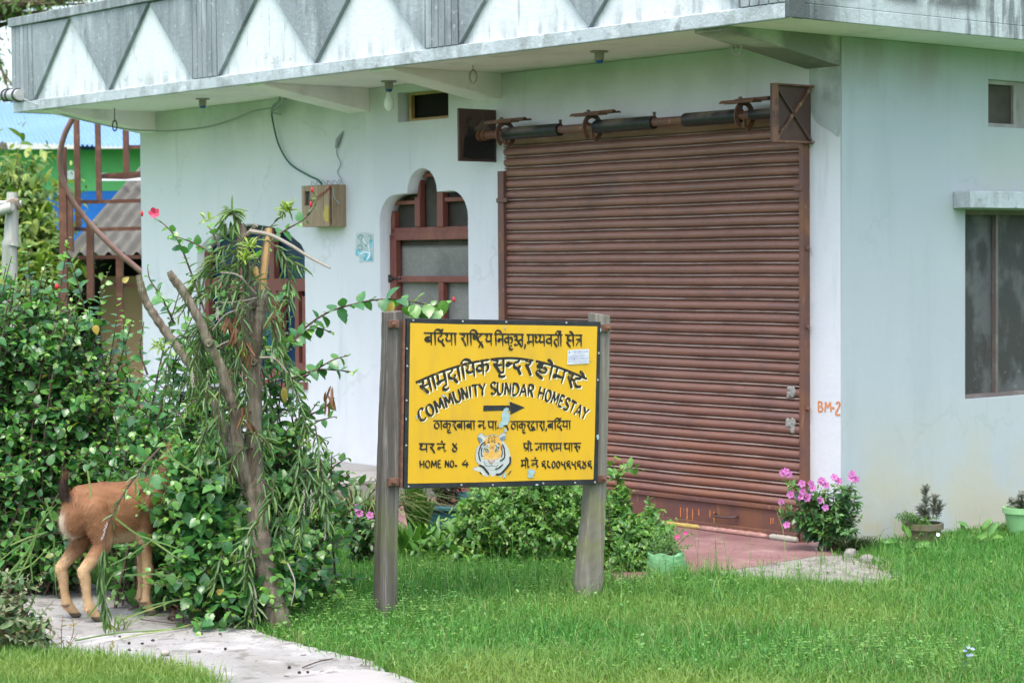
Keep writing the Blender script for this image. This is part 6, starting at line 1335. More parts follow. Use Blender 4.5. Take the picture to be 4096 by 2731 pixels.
for tip in [(1130, 640), (1150, 600), (1180, 660), (1210, 590), (1240, 610), (1200, 700), (1260, 720), (1320, 760), (1390, 780), (1300, 700), (1370, 720), (1440, 700), (1500, 760), (1560, 760), (1620, 790), (1250, 650), (1340, 660), (1480, 800), (1410, 640), (1550, 640)]:
    tp = TS(*tip, lk[1] - RNG.uniform(.02, .14)); L = curve_to(lc + RNG.uniform(-.05, .05, 3) * [1, 1, .2] + [0, 0, .02], tp, .55, .01); q.stem(L, .002, .001, 4); q.along(L, T_NAR, .2, 1, .004, .022, .004, .2, .3, .9, .35, young=.1, whorl=2)
q.finish(r, m_moss, m_gstem)
petals(r, 'flower', TS(1540, 798, lk[1] - .15), 6, .012, .012, (0, -1, .5), m_paperw, .5)
lg = np.array([*G(4085, 2138)[:2], 0.]); t = pot('plant_pot', 'light green plastic pot with spiky succulent at the right wall end', lg, .075, .098, .165, M('light_green_plastic', (.22, .45, .20), [dict(c=(.32, .52, .28), s=9, lo=.45, hi=.65, amt=.6), dict(c=(.16, .33, .14), s=14, lo=.5, hi=.7, amt=.5)], rough=.5))
lc = lg + [0, 0, .14]; r = thing('spiky_succulent', 'short spiky succulent filling the light green pot', 'succulent', lc); q = Plant(lc)
for k in range(14):
    a = RNG.uniform(0, 6.28); tp = lc + [.075 * math.cos(a), .06 * math.sin(a), RNG.uniform(.05, .11)]; L = curve_to(lc, tp, .3, .005); q.stem(L, .004, .003, 4); q.along(L, T_NAR, .3, 1, .007, .04, .012, .3, .2, .8, .5, young=.1, whorl=3, jit=.15)
q.finish(r, m_kal, m_gstem)
# broad-leaved weeds at the wall
m_weed = leafmat('fresh_weed_leaf', [(0., (.06, .20, .04)), (.7, (.10, .28, .055)), (1., (.18, .35, .08))], rough=.45, trans=.28, age=(.19, .33, .05))
def weed(label, px, py, specs, L, W, z=0., name='broadleaf_weed', m=None, group=None, cat='weed'):
    c = G(px, py); r = thing(name, label, cat, c, group=group); q = Plant(c)
    for (tx, ty, ln, wd) in specs:
        tp = P(tx, ty, c[1] - .02); L_ = curve_to(c, tp, .3, .006, 6); q.stem(L_, .003, .002, 4); d = L_[-1] - L_[-3]; q.put(T_OBL, [tp], [d + RNG.normal(0, .02, 3)], [np.array([0, -.7, .7]) + RNG.normal(0, .2, 3)], [ln], [wd], [RNG.random() * .4])
    q.finish(r, m or m_weed, m_gstem); return r
weed('broad-leaved green weed in front of the mossy brown pot', 3610, 2205, [(3590, 2160, .08, .07), (3640, 2150, .08, .07), (3660, 2185, .09, .07), (3570, 2185, .07, .06), (3580, 2135, .06, .07), (3620, 2125, .05, .06), (3685, 2175, .06, .06), (3610, 2190, .06, .06)], .08, .07)
weed('pointed leafy weed growing between the two pots by the side wall', 3905, 2190, [(3875, 2110, .09, .06), (3890, 2140, .10, .06), (3930, 2115, .08, .06), (3950, 2140, .10, .07), (3860, 2145, .09, .06), (3905, 2150, .08, .07), (3920, 2160, .08, .06), (3970, 2150, .08, .07)], .08, .07)
weed('single yellow-green leaf sprout in the lawn by the side wall', 3650, 2228, [(3645, 2215, .04, .05), (3662, 2212, .03, .04)], .04, .04)
# rolled cloths at the shutter foot
def roll(name, label, pts, r, m, b, z=.012):
    q = MB(); L = smooth_path([BW(F(x, y, b)[0], b, z + r * .85) for x, y in pts], 6); k = len(L)
    q.tube(L, [r * (.62 if i in (0, k - 1) else 1) * (1 + .10 * math.sin(i * 1.9) + .08 * math.sin(i * 4.3)) for i in range(k)], 12, jit=.10)
    return tag(q.build(name, m, smooth=True, fixn=False), label, 'cloth roll')
roll('cloth_roll', 'yellow cloth roll wedged under the shutter beside the porch plants', [(2630, 2110), (2720, 2120), (2800, 2130)], .015, M('yellow_cloth', (.45, .34, .10), [dict(c=(.3, .22, .06), s=20, lo=.45, hi=.65, amt=.6)], rough=.85), -.075)
roll('cloth_roll', 'long twisted pink cloth roll wedged under the shutter', [(2800, 2128), (2860, 2136), (2930, 2145), (3000, 2158), (3070, 2166)], .016, M('pink_cloth', (.36, .19, .155), [dict(c=(.46, .29, .25), s=22, lo=.45, hi=.65, amt=.7)], rough=.85), -.085)
roll('cloth_roll', 'off-white folded sack under the right end of the shutter', [(3080, 2168), (3130, 2174), (3190, 2178)], .018, M('offwhite_sack', (.36, .34, .29), [dict(c=(.34, .32, .27), s=14, lo=.45, hi=.65, amt=.7)], rough=.9), -.09)

# ================================================================== FOREGROUND WEEDS
lf_ = np.array([*G(60, 2600)[:2], 0.])
r, q = shrub('grey_leaved_weed', 'greyish leafy weed clump at the near edge of the path', 'weed', lf_, [EL(70, 2480, 9.0, 110, 100, .2), EL(-20, 2420, 9.05, 90, 120, .2), EL(140, 2520, 8.95, 70, 60, .12), EL(30, 2350, 9.1, 60, 60, .1)], 42, m_dleaf, m_rstem, T_OBL, .055, .055, .034, .1, twigs=2, twl=(.05, .12), sr=.003, droop=.3, whorl=2, basex=.15, young=.3)
for tp in ((180, 2290), (30, 2290), (110, 2330), (215, 2400), (10, 2330)):
    L_ = curve_to(lf_ + RNG.uniform(-.05, .05, 3) * [1, 1, 0], P(*tp, 9.05), .1, .02); q.stem(L_, .0028, .0012); q.along(L_, T_OBL, .35, 1, .022, .036, .03, .15, .35, whorl=2, young=.35)
q.finish(r, m_dleaf, m_rstem)
m_rweed = leafmat('reddish_weed_leaf', [(0., (.11, .13, .035)), (.6, (.17, .16, .05)), (1., (.26, .19, .06))], rough=.55, trans=.25)
for k, (px, py, tips) in enumerate(((250, 2620, ((210, 2500), (250, 2460), (290, 2480), (230, 2540), (310, 2530), (180, 2540))), (420, 2640, ((370, 2590), (400, 2570), (440, 2575), (350, 2610), (450, 2610))))):
    c = np.array([*G(px, py)[:2], 0.]); r = thing('thin_weed', ('sparse reddish weed standing in front of the goat\'s hoof', 'low reddish weed creeping over the path edge left of the droppings')[k], 'weed', c); q = Plant(c)
    for t_ in tips:
        L_ = curve_to(c, P(*t_, c[1] + RNG.uniform(-.05, .05)), .2, .02); q.stem(L_, .0022, .001, 4); q.along(L_, T_OBL, .2, 1, .02, .022, .02, .2, .3, .9, .3, whorl=2)
    q.finish(r, m_rweed, m_rstem)
def tall_weed(label, px, py, h, lean=0., nb=0, L=.02, fl=None, name='tall_weed', sp=.02, W=.014):
    c = np.array([*G(px, py)[:2], 0.]); r = thing(name, label, 'weed', c, group=None); q = Plant(c); t_ = c + [lean, 0, h]
    L_ = curve_to(c, t_, .0, .008); q.stem(L_, .0025, .0015, 5); q.along(L_, T_OBL, .08, 1, sp, L, W, .3, .15, .95, .25, whorl=2, young=.15, jit=.15)
    for k in range(nb):
        i = RNG.integers(2, 7); tq = [L_[i], L_[i] + [RNG.uniform(-.06, .06), RNG.uniform(-.04, .04), .05]]; q.stem(tq, .0016, .001, 4); q.along(tq, T_OBL, .2, 1, sp, L * .9, W * .9, .3, .15, whorl=2)
    q.finish(r, m_weed, m_gstem); return r
for k, (px, py, h, ln, nb, lab) in enumerate(((1580, 2430, .16, .01, 0, 'upright leafy weed touching the foot of the dark sign post'), (1720, 2360, .17, 0, 1, 'upright pale weed in the grass below the sign, nearest the dark post'), (1790, 2400, .20, .01, 1, 'tallest pale weed in the grass below the sign'), (1640, 2330, .14, .0, 0, 'short whorled weed close behind the dark sign post'), (1870, 2380, .14, 0, 1, 'small branching weed in the grass below the tiger painting'), (2862, 2330, .22, .0, 2, 'tall whorled weed rising in front of the maroon porch'), (2560, 2380, .14, .02, 1, 'slim weed right of the pale sign post'), (2670, 2400, .2, -.01, 2, 'bushy weed below the green grow bag'), (2490, 1960 + 420, .15, .0, 1, 'weed close against the foot of the pale sign post'), (3270, 2330, .17, .02, 3, 'branching weed in front of the crumbled mortar'), (3200, 2345, .13, -.01, 2, 'low branching weed on the lawn edge of the mortar'), (3310, 2640, .12, .02, 2, 'spiky pale weed in the near lawn'), (3480, 2640, .14, 0, 2, 'upright seed-headed weed in the near lawn below the rubble'))):
    tall_weed(lab, px, py, h, ln, nb)
q = tall_weed('blue-flowered weed in the near right lawn', 3850, 2725, .17, .02, 3, .035, sp=.03, W=.028)
m_blue = leafmat('pale_blue_petal', [(0., (.33, .42, .70)), (1., (.55, .62, .82))], rough=.7)
Yb = q.location[1]
for px, py in ((3872, 2592), (3890, 2598), (3860, 2605), (3872, 2624), (3884, 2622)): petals(q, 'flower', P(px, py, Yb), 12, .010, .008, (0, -.6, 1), m_blue, .9)
# long grass stalks leaning over the path by the goat
m_long = leafmat('long_grass_blade', [(0., (.07, .15, .03)), (.6, (.12, .22, .045)), (1., (.22, .30, .08))], rough=.45, trans=.25)
def long_grass(label, items):
    c = np.array([*items[0][0][0:2], 0.]) ; r = thing('long_grass', label, 'grass', c); V, T, off = [], [], 0
    for pts, wd in items[1:]:
        L_ = smooth_path(pts, 5); k = len(L_)
        for j, p_ in enumerate(L_):
            d = L_[min(j + 1, k - 1)] - L_[max(j - 1, 0)]; sd_ = unit(np.cross(d, [0, -1, .2])); w_ = wd * (1 - (j / k) ** 3 * .9); V += [p_ - sd_ * w_ / 2 - c, p_ + sd_ * w_ / 2 - c]
        for j in range(k - 1): o = off + 2 * j; T += [(o, o + 1, o + 3), (o, o + 3, o + 2)]
        off += 2 * k
    mesh_obj('blades', np.array(V), np.array(T), m_long, r)
gr = lambda pts, Y, wd=.008: ([P(x, y, Y) for x, y in pts], wd)
long_grass('long pale grass stalks leaning in from the hedge at the goat\'s rear', [[P(120, 2300, 10.0)]] + [gr(pts, 9.95) for pts in ([(20, 2310), (110, 2200), (170, 2080), (240, 2000)], [(0, 2240), (80, 2180), (180, 2130)], [(30, 2290), (120, 2260), (200, 2180)], [(60, 2330), (130, 2190), (150, 2080)], [(0, 2350), (70, 2260), (120, 2190)], [(180, 1990), (210, 2080), (222, 2115)], [(40, 2180), (110, 2150), (190, 2125)], [(130, 2330), (125, 2200), (180, 2040)], [(215, 2140), (218, 2260), (225, 2380)], [(100, 2050), (60, 2150), (10, 2200)])])
long_grass('long green grass stalks crossing in front of the goat\'s belly and legs', [[P(700, 2400, 9.5)]] + [gr(pts, 9.5) for pts in ([(460, 2070), (540, 2130), (600, 2155), (700, 2190), (760, 2230)], [(440, 2260), (520, 2220), (600, 2165), (660, 2140)], [(350, 2470), (400, 2400), (450, 2300), (520, 2270)], [(600, 2155), (680, 2210), (740, 2250)], [(500, 2300), (620, 2295), (770, 2320)], [(570, 2430), (650, 2410), (770, 2390)], [(480, 2480), (560, 2450), (700, 2400)], [(350, 1880), (362, 1960), (360, 2000)], [(590, 1960), (605, 1880), (625, 1830)], [(640, 1800), (730, 1860), (800, 1900)])] + [gr(pts, 9.62, .010) for pts in ([(900, 2380), (930, 2450), (965, 2505)], [(660, 2440), (655, 2400), (665, 2380)], [(980, 2270), (1060, 2210), (1100, 2180)])])
strap('fallen_grass', 'fresh cut grass lying at the end of the drooping branch by the goat', 'grass', G(480, 2520, .022), 16, .16, .007, m_long, 1.0, bend=.9, dirbias=(.6, -.1, 0))

# ================================================================== BACKGROUND, LEFT
m_rust = M('rusted_red_steel', (.11, .045, .028), [dict(c=(.09, .04, .028), s=4, lo=.42, hi=.65, amt=.8), dict(c=(.22, .10, .055), s=9, lo=.5, hi=.68, amt=.6)], rough=.65)
YS = 21.
st_ = thing('spiral_staircase', 'rusty steel spiral staircase frame behind the house', 'staircase', base(330, 1200, YS))
so_ = np.array(st_.location)
def ps(x, y, Y=YS): return P(x * .5228, 380 + y * .5228, Y) - so_
for x0, y0, x1, y1, Y, w_ in ((478, 400, 492, 1560, 20.6, .07), (583, 100, 600, 1010, 20.8, .05), (745, 120, 760, 808, 21.2, .05), (960, 140, 968, 600, 21.6, .055), (530, 750, 540, 1200, 21.4, .06), (690, 990, 694, 1560, 20.8, .065), (915, 1230, 925, 1900, 21.0, .065)):
    b = MB(); b.bar(ps(x0, y0, Y), ps(x1, y1, Y), w_, w_); b.build('post', m_rust, st_)
b = MB(); b.bar(ps(484, 1500, 20.6), np.array([ps(492, 1560, 20.6)[0], ps(492, 1560, 20.6)[1], 0]), .085, .085); b.build('post', m_rust, st_)
for pts, Y in (([(765, 625), (960, 632), (1200, 600)], 21.3), ([(765, 618), (1200, 592)], 21.7), ([(600, 818), (760, 818), (1200, 805)], 21.0), ([(560, 1025), (700, 1030), (1200, 1018)], 20.8), ([(600, 1245), (900, 1238), (1200, 1240)], 20.9), ([(970, 400), (1200, 395)], 21.6), ([(850, 1450), (1200, 1465)], 21.0)):
    b = MB()
    for p0, p1 in zip(pts[:-1], pts[1:]): b.bar(ps(*p0, Y), ps(*p1, Y + .2), .036, .036)
    b.build('tread_frame', m_rust, st_)
b = MB(); b.tube(smooth_path([ps(x, y, 20.3 + i * .05) for i, (x, y) in enumerate(((600, 60), (560, 170), (500, 290), (466, 410), (458, 520), (478, 640), (530, 770), (610, 890), (720, 1020), (900, 1200), (1085, 1355), (1200, 1450)))], 8), .027, 10); b.build('handrail', M('worn_brown_handrail', (.20, .11, .09), [dict(c=(.3, .2, .17), s=5, lo=.45, hi=.7, amt=.6)], rough=.45), st_, smooth=True)
def corr(name, o, e, up, ne, nu, amp, m, parent, per):
    V, T = [], []; nrm = unit(np.cross(e, up)); ce = ne
    for i in range(ce + 1):
        for j in range(nu + 1): V.append(o + e * i / ce + up * j / nu + nrm * amp * math.sin(2 * PI * i / per))
    for i in range(ce):
        for j in range(nu): a = i * (nu + 1) + j; T += [(a, a + nu + 1, a + nu + 2), (a, a + nu + 2, a + 1)]
    return mesh_obj(name, np.array(V), np.array(T), m, parent)
# shed with asbestos roof
sh = thing('shed', 'open shed with stained grey corrugated roof behind the staircase', 'shed', base(500, 1300, 23)); so2 = np.array(sh.location)
m_asb = M('stained_corrugated_sheet', (.10, .098, .08), [dict(c=(.08, .075, .06), s=1.2, lo=.42, hi=.66, st=(1, 1, 2), amt=.7), dict(c=(.06, .07, .055), s=2.6, lo=.57, hi=.66, amt=.85), dict(c=(.16, .155, .13), s=2, lo=.5, hi=.7, amt=.5)], rough=.9)
A0, A1 = P(250, 1020, 22.5) - so2, P(1100, 1020, 22.5) - so2
TL = P(560, 668, 27) - so2
up_ = TL - A0; 
corr('roof', A0, A1 - A0, up_, 120, 4, .035, m_asb, sh, 8)
m_tan = M('tan_plywood', (.36, .23, .13), [dict(c=(.26, .16, .09), s=2, lo=.42, hi=.66, amt=.6)], rough=.8)
b = MB(); b.box(A0[0] + .2, A1[0], 2.2, 2.25, 0, 1.65); b.build('wall', m_tan, sh)
b = MB(); b.box(A0[0] - .75, A1[0], .95, 1.0, 0, 1.86); b.build('shed_shade_sheet', m_dark, sh)  # solid dark sheet, shade under the shed roof painted as colour
b = MB(); b.box(A0[0] + .25, A0[0] + .95, .25, .28, 0, 1.5); b.box(A0[0] + 1.02, A0[0] + 1.3, .3, .33, 0, 1.45); b.build('plank', m_tan, sh)
b = MB(); b.box(P(500, 1100, 22.9)[0] - so2[0], A1[0], .6, .63, 0, 1.6); b.build('blue_sheet', M('dark_blue_sheet', (.06, .085, .09), [dict(c=(.02, .025, .03), s=2, lo=.45, hi=.6, st=(4, 1, .4), amt=.9)], rough=.5), sh)
for k in range(5): 
    b = MB(); x = P(470 + k * 28, 1100, 22.7)[0] - so2[0]; b.bar((x, .2, 0), (x + .12, .5, 1.5), .07, .03); b.build('leaning_board', m_box, sh)
b = MB(); b.box(P(560, 600, 25.5)[0] - so2[0] - .5, P(560, 600, 25.5)[0] - so2[0] + .8, 2.6, 2.62, P(560, 720, 25.4)[2], P(560, 690, 25.4)[2]); 
tag(b.build('roof_patch', M('white_sheet', (.62, .66, .66), rough=.7), sh))
# green and blue house
gh = thing('green_house', 'green and blue painted house with pale blue corrugated roof', 'house', base(300, 1000, 33)); so3 = np.array(gh.location)
def pg(x, y, Y): return P(x, y, Y) - so3
m_green = M('bright_green_wall', (.11, .40, .13), [dict(c=(.14, .47, .17), s=1.2, lo=.4, hi=.66, amt=.7), dict(c=(.08, .30, .10), s=3, lo=.5, hi=.7, amt=.4)], rough=.8)
m_bluew = M('bright_blue_wall', (.015, .14, .50), [dict(c=(.02, .18, .58), s=1.4, lo=.4, hi=.66, amt=.6)], rough=.8)
zg = pg(300, 765, 33)[2]; xa, xb = pg(-500, 600, 33)[0], pg(1100, 600, 33)[0]; zt = pg(300, 575, 33)[2] - .38
b = MB(); b.box(xa, xb, 0, .2, zg, zt + .3); b.build('upper_wall', m_green, gh); b = MB(); b.box(xa, xb, -.002, .2, 0, zg - .004); b.build('lower_wall', m_bluew, gh)
e0, e1 = pg(-600, 545, 32.3), pg(1100, 612, 32.3); u_ = pg(-600, 385, 36.5) - e0
corr('roof', e0, e1 - e0, u_, 540, 2, .018, M('pale_blue_roof_sheet', (.13, .25, .46), [dict(c=(.17, .30, .50), s=.8, lo=.42, hi=.66, amt=.6)], rough=.4), gh, 6)
b = MB(); b.box(pg(320, 600, 32.6)[0], pg(385, 600, 32.6)[0], -.4, -.1, pg(350, 597, 32.6)[2] , pg(350, 575, 32.6)[2]); b.build('eave_block', M('dark_blue_trim', (.03, .07, .16), rough=.7), gh)  # one even dark blue over the whole eave block
b = MB(); b.lathe(pg(286, 700, 32.9), [(.005, -.06), (.075, -.055), (.078, -.03), (.075, 0)], 20, axis='y'); b.build('round_plate', M('white_plate', (.68, .72, .72), [dict(c=(.4, .45, .45), s=8, lo=.5, hi=.7, amt=.6)], rough=.5), gh, smooth=True)
# bamboo fence
bf = thing('bamboo_fence', 'grey bamboo fence post with lashed crossbar behind the hedge', 'fence', base(45, 1000, 13.4)); so4 = np.array(bf.location)
m_bam = M('grey_bamboo', (.36, .37, .33), [dict(c=(.22, .23, .20), s=5, lo=.45, hi=.68, st=(8, 8, .6), amt=.7)], rough=.6)
pf = lambda x, y, Y=13.4: P(x * .5228, 380 + y * .5228, Y) - so4
b = MB(); b.tube([np.array([0, 0, 0]) + pf(70, 1250) * [1, 1, 0], pf(72, 1160), pf(80, 1145), pf(85, 1100), pf(95, 745)], [.047, .047, .056, .046, .034], 14); b.build('post', m_bam, bf, smooth=True)
b = MB(); b.tube([pf(-600, 880, 13.3), pf(0, 885, 13.33), pf(90, 858, 13.33)], [.033] * 3, 12); b.tube([pf(88, 858, 13.325), pf(92, 858, 13.32)], [.022, .022], 10); b.build('rail', m_bam, bf, smooth=True)
b = MB(); b.tube([pf(-600, 830, 13.5), pf(165, 832, 13.5)], [.020, .020], 12); b.build('rail', m_bam, bf, smooth=True)
b = MB()
for k in range(6): b.tube(smooth_path([pf(40 + k * 4, 865 - k * 10, 13.36), pf(70, 840 - k * 6, 13.34), pf(110, 815 - k * 4, 13.33), pf(142, 800 + k * 12, 13.36), pf(130, 850 + k * 5, 13.45), pf(60, 870, 13.46)], 4), .0055, 5)
b.build('rope', M('jute_rope', (.33, .26, .20), rough=.9), bf, smooth=True)
# yellow-green tree behind the fence and the far trees
m_far = leafmat('yellow_green_leaf', [(0., (.05, .13, .02)), (.45, (.12, .22, .03)), (.8, (.22, .31, .05)), (1., (.33, .38, .07))], rough=.45, trans=.35)  # yellow-green is the leaves' own colour
m_far2 = leafmat('far_tree_leaf', [(0., (.10, .20, .075)), (.6, (.20, .31, .13)), (1., (.33, .42, .22))], rough=.5, trans=.5)
def far_tree(name, label, loc, els, ns, m, L, W, sp, tm=T_OBL, tr=.05, group=None, trunk_top=None, fn=None):
    r = thing(name, label, 'tree', loc, group=group); q = Plant(loc); tt = np.array(trunk_top if trunk_top is not None else [loc[0], loc[1], min(e[2] for e in els)])
    k = MB(); k.tube([np.array([0, 0, 0]), (tt - loc) * .5 + [.1, 0, 0], tt - loc], [tr, tr * .85, tr * .6], 10)
    for tp in sample_el(els, ns, .42):
        L_ = curve_to(tt + RNG.normal(0, tr, 3), tp, .15, .1, 7); q.stem(L_, tr * .25, tr * .05, 4); q.along(L_, tm, .35, 1, sp, L, W, .15, .5, .9, .4, young=.3)
        for j in range(3):
            i = RNG.integers(3, 6); dd = unit(RNG.normal(size=3)) * RNG.uniform(.4, 1.) * L * 5; q.along([L_[i], L_[i] + dd * .6, L_[i] + dd + [0, 0, -.1 * L]], tm, .1, 1, sp, L, W, .15, .5, .9, .4, young=.3)
    q.finish(r, m, m_twigb, 'crown', 'branches'); k.build('trunk', m_bark, r, smooth=True); return r
lt = base(50, 1000, 23.5)
far_tree('garden_tree', 'yellow-green bushy garden tree behind the bamboo fence', lt, [EL(40, 760, 23.5, 170, 190, .9), EL(110, 900, 23.3, 120, 170, .7), EL(-80, 900, 23.6, 150, 250, 1.0), EL(150, 1010, 23.0, 90, 110, .4), EL(100, 1150, 22.2, 220, 200, .6), EL(30, 680, 23.5, 120, 120, .7)], 280, m_far, .18, .15, .085)
l2 = base(150, 800, 46)
far_tree('tall_tree', 'pale far tree overhanging the white sky above the roof end', l2, [EL(60, -60, 46, 160, 110, 2.0), EL(330, -40, 46, 200, 75, 2.0), EL(-120, 40, 46, 100, 100, 1.5), EL(230, 20, 45, 60, 45, .8), EL(15, 300, 45, 32, 26, .5), EL(40, 345, 45, 40, 30, .5), EL(15, 160, 45, 40, 30, .6), EL(60, 425, 45, 60, 22, .6)], 120, m_far2, .20, .11, .13, tr=.25, trunk_top=P(-150, 60, 46))
l3 = base(900, 800, 50)
far_tree('tall_tree', 'broad far tree rising behind the patterned parapet', l3, [EL(650, -120, 50, 320, 170, 2.5), EL(1050, -200, 50, 320, 200, 2.5), EL(1500, -240, 50, 300, 200, 2.5)], 90, m_far2, .24, .14, .16, tr=.3)

# ================================================================== GRASS
def fbm(x, y):
    v = 0
    for k, (a, b_, c) in enumerate(((1.1, .7, .3), (-.8, 1.6, 1.9), (2.3, 1.9, .7), (-3.1, 2.7, 2.2), (5.3, -4.1, 1.2), (7.7, 6.9, 3.3))): v = v + np.sin(a * x + b_ * y + c + 1.3 * np.sin(b_ * x * .7 - a * y)) / (1 + .5 * k)
    return v / 3
m_grass = leafmat('lawn_blade', [(0., (.026, .115, .024)), (.25, (.062, .23, .040)), (.7, (.108, .31, .055)), (.92, (.17, .35, .072)), (1., (.33, .33, .16))], rough=.5, trans=.35, spec=.3, age=(.23, .33, .075))
house_poly = [BW(-7.9, -.01, 0)[:2], BW(.02, -.01, 0)[:2], BW(.02, 6, 0)[:2], BW(-7.9, 6, 0)[:2]]
def blades(n, x0, x1, y0, y1, hfun, wd, m, lean=.5, excl=(), pick=None):
    X, Y = RNG.uniform(x0, x1, n), RNG.uniform(y0, y1, n); k = np.ones(n, bool)
    k &= (np.abs(X) < .26 * Y + 1.0)
    JX, JY = X + RNG.normal(0, .035, n), Y + RNG.normal(0, .035, n)
    for pz in excl: k &= ~pts_in(pz, JX, JY)
    k &= ~pts_in(house_poly, X, Y)
    if pick is not None: k &= pick(X, Y)
    X, Y = X[k], Y[k]; n = len(X); h = hfun(X, Y) * RNG.uniform(.45, 1.25, n); a = RNG.uniform(0, 6.283, n); ln = h * np.abs(RNG.normal(0, lean, n)); dx, dy = np.cos(a) * ln, np.sin(a) * ln
    b = a + PI / 2 + RNG.normal(0, .5, n); w_ = wd * RNG.uniform(.6, 1.3, n); wx, wy = np.cos(b) * w_ / 2, np.sin(b) * w_ / 2; z = np.zeros(n)
    V = np.stack([np.stack([X - wx, Y - wy, z], 1), np.stack([X + wx, Y + wy, z], 1), np.stack([X + dx * .35 - wx * .8, Y + dy * .35 - wy * .8, h * .6], 1), np.stack([X + dx * .35 + wx * .8, Y + dy * .35 + wy * .8, h * .6], 1), np.stack([X + dx, Y + dy, h * (1 - .18 * np.minimum(1, ln / h))], 1)], 1).reshape(-1, 3)
    i = (np.arange(n) * 5)[:, None, None]; T = (np.array([[0, 1, 3], [0, 3, 2], [2, 3, 4]])[None] + i).reshape(-1, 3)
    age = np.clip(.75 * (fbm(X * 1.3, Y * 1.6) + .15) + .35 * st01(-Y, -9.6, -8.4) + RNG.normal(0, .15, n), 0, 1); return V, T, np.repeat(age, 5)
porch_poly = pc; excl = [house_poly, path_poly, path2_poly, porch_poly]
mort_in = lambda X, Y: ~pts_in(mort_poly, X + RNG.normal(0, .06, len(X)), Y + RNG.normal(0, .04, len(X))) | (RNG.random(len(X)) < .03)
def hl(X, Y):
    near = np.exp(-((X + .1) ** 2 / .9 + (Y - 10.9) ** 2 / .5)); right = st01(X, .2, 1.2)
    return .054 + .026 * near + .012 * np.abs(fbm(X * 2, Y * 2)) - .010 * right + .02 * st01(-Y, -9.2, -8.4)
parts = [blades(420000, -4.0, 5.2, 7.6, 14.6, hl, .0048, m_grass, .95, excl, mort_in),
         blades(20000, -1.2, .9, 10.3, 12.2, lambda X, Y: .10 + .02 * fbm(X, Y), .005, m_grass, .6, excl, mort_in),
         blades(42000, -1.2, 3.8, 8.2, 12.2, lambda X, Y: .085 + .05 * np.clip(fbm(X * 1.7, Y * 1.7), 0, 1) + .05 * np.exp(-((X + .1) ** 2 / 1.2 + (Y - 10.9) ** 2 / .3)), .0030, m_grass, 1.0, excl, mort_in),
         blades(700, -1.0, 2.6, 9.0, 11.9, lambda X, Y: .24 + 0 * X, .0026, m_grass, .9, excl, mort_in), blades(160, -.3, 1.9, 10.7, 11.6, lambda X, Y: .34 + 0 * X, .003, m_grass, .8, excl, mort_in),
         blades(14000, -2.8, -.9, 8.0, 8.95, lambda X, Y: .075 + 0 * X, .004, m_grass, .5, [path2_poly] + excl, None)]
VV, TT, AA, off = [], [], [], 0
for V, T, A in parts: VV.append(V); TT.append(T + off); AA.append(A); off += len(V)
tag(mesh_obj('lawn_grass', np.concatenate(VV), np.concatenate(TT), m_grass, None, {'age': np.concatenate(AA)}), kind='stuff')
# low leafy ground cover
n = 26000; X, Y = RNG.uniform(-1.35, 4.2, n), RNG.uniform(8.2, 12.4, n)
dens = .05 + .8 * np.exp(-((X + .75) ** 2 / .35 + (Y - 9.6) ** 2 / .6)) + .5 * np.exp(-((X - .1) ** 2 / 1.2 + (Y - 10.7) ** 2 / .25)) + .55 * np.exp(-((X - 1.4) ** 2 / .8 + (Y - 8.6) ** 2 / .12)) + .12 * (fbm(X * 1.6, Y * 1.6) > .25)
k = (RNG.random(n) < dens) & (np.abs(X) < .26 * Y + .9)
for pz in excl: k &= ~pts_in(pz, X, Y)
k &= ~pts_in(mort_poly, X, Y)
X, Y = X[k], Y[k]; n = len(X); pos = np.stack([X, Y, RNG.uniform(.015, .075, n)], 1); d = RNG.normal(0, 1, (n, 3)) * [1, 1, .35]; s_ = RNG.uniform(.010, .022, n)
V, T, kk = leaves(T_OBL, pos, d, np.array([0, -.2, 1.]) + RNG.normal(0, .35, (n, 3)), s_, s_ * 1.1)
tag(mesh_obj('ground_cover', V, T, m_weed, None, {'age': np.repeat(np.clip(RNG.normal(.25, .3, n), 0, 1), kk)}), kind='stuff')
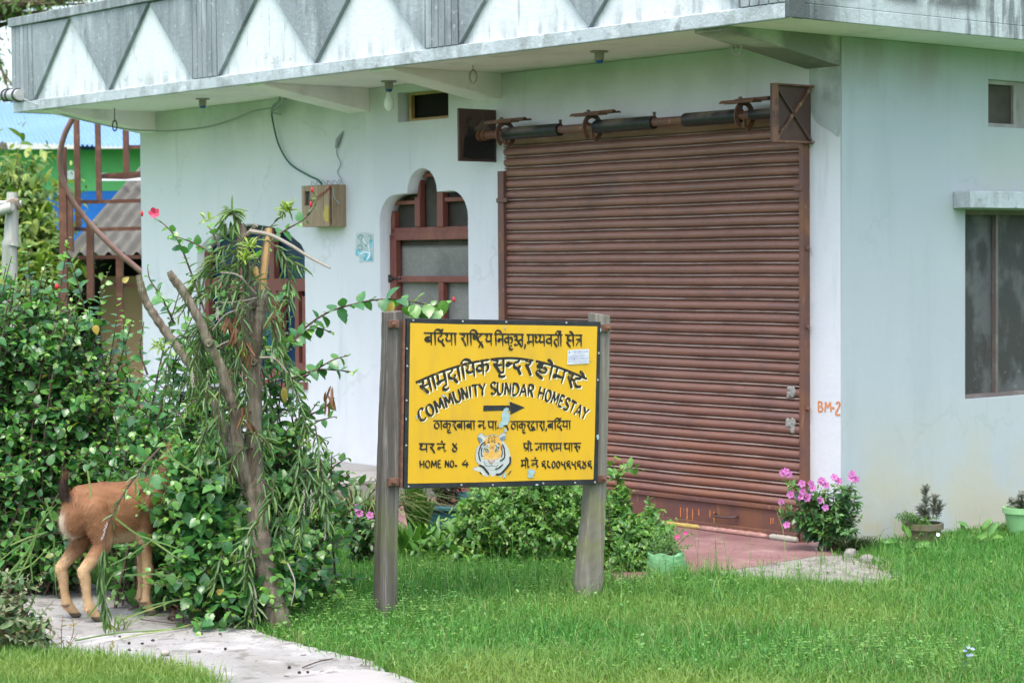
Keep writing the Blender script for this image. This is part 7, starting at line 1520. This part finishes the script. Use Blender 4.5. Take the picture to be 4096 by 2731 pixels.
# small leafy weeds standing in the lawn
def weed_stems(n, cx, cy, rx, ry, h0, h1):
    P_, D_, N_, L_ = [], [], [], []
    for i in range(n):
        x, y = cx + RNG.normal(0, rx), cy + RNG.normal(0, ry)
        if any(pts_in(pz, np.array([x]), np.array([y]))[0] for pz in excl + [mort_poly]): continue
        h = RNG.uniform(h0, h1); lx, ly = RNG.normal(0, .15 * h, 2); k = int(h / .011)
        for j in range(k):
            t = (j + 1) / k; a = j * 1.57 + RNG.uniform(-.3, .3)
            for s in (0, PI): P_.append((x + lx * t, y + ly * t, h * t)); D_.append((math.cos(a + s), math.sin(a + s), .35)); N_.append((0, -.2, 1)); L_.append((.026 - .012 * t) * RNG.uniform(.8, 1.2))
    return np.array(P_), np.array(D_), np.array(N_), np.array(L_)
WV, WT, WA, off = [], [], [], 0
for a in ((90, -.62, 9.95, .28, .22, .06, .13), (70, -.2, 10.6, .35, .25, .06, .13), (60, .15, 10.9, .3, .2, .05, .11), (70, 1.45, 8.7, .5, .15, .05, .12), (40, 1.75, 9.3, .4, .25, .04, .07), (40, .75, 10.6, .3, .2, .06, .13), (60, -.85, 9.35, .22, .12, .03, .07), (25, .3, 9.4, .9, .5, .03, .06)):
    q_ = weed_stems(*a); V, T, kk = leaves(T_OBL, q_[0], q_[1], q_[2] + RNG.normal(0, .25, q_[0].shape), q_[3], q_[3] * 1.0); WV.append(V); WT.append(T + off); off += len(V); WA.append(np.repeat(np.clip(RNG.normal(.35, .3, len(q_[0])), 0, 1), kk))
tag(mesh_obj('lawn_weeds', np.concatenate(WV), np.concatenate(WT), m_weed, None, {'age': np.concatenate(WA)}), kind='stuff')
# dry thatch in the mown lawn
Vd, Td, Ad = blades(90000, -1.2, 4.2, 8.1, 11.5, lambda X, Y: .042 + 0 * X, .0032, m_grass, 1.5, excl, lambda X, Y: mort_in(X, Y) & (RNG.random(len(X)) < .10 + .7 * np.exp(-((X + .25) ** 2 / .25 + (Y - 8.75) ** 2 / .12)) + .5 * (fbm(X * 1.9 + 3, Y * 2.3) > .38) + .3 * np.exp(-((X - .9) ** 2 / .1 + (Y - 9.3) ** 2 / .1))))
tag(mesh_obj('dry_grass', Vd, Td, leafmat('straw_blade', [(0., (.20, .17, .085)), (1., (.36, .31, .17))], rough=.7, trans=.2), None, {'age': Ad}), kind='stuff')
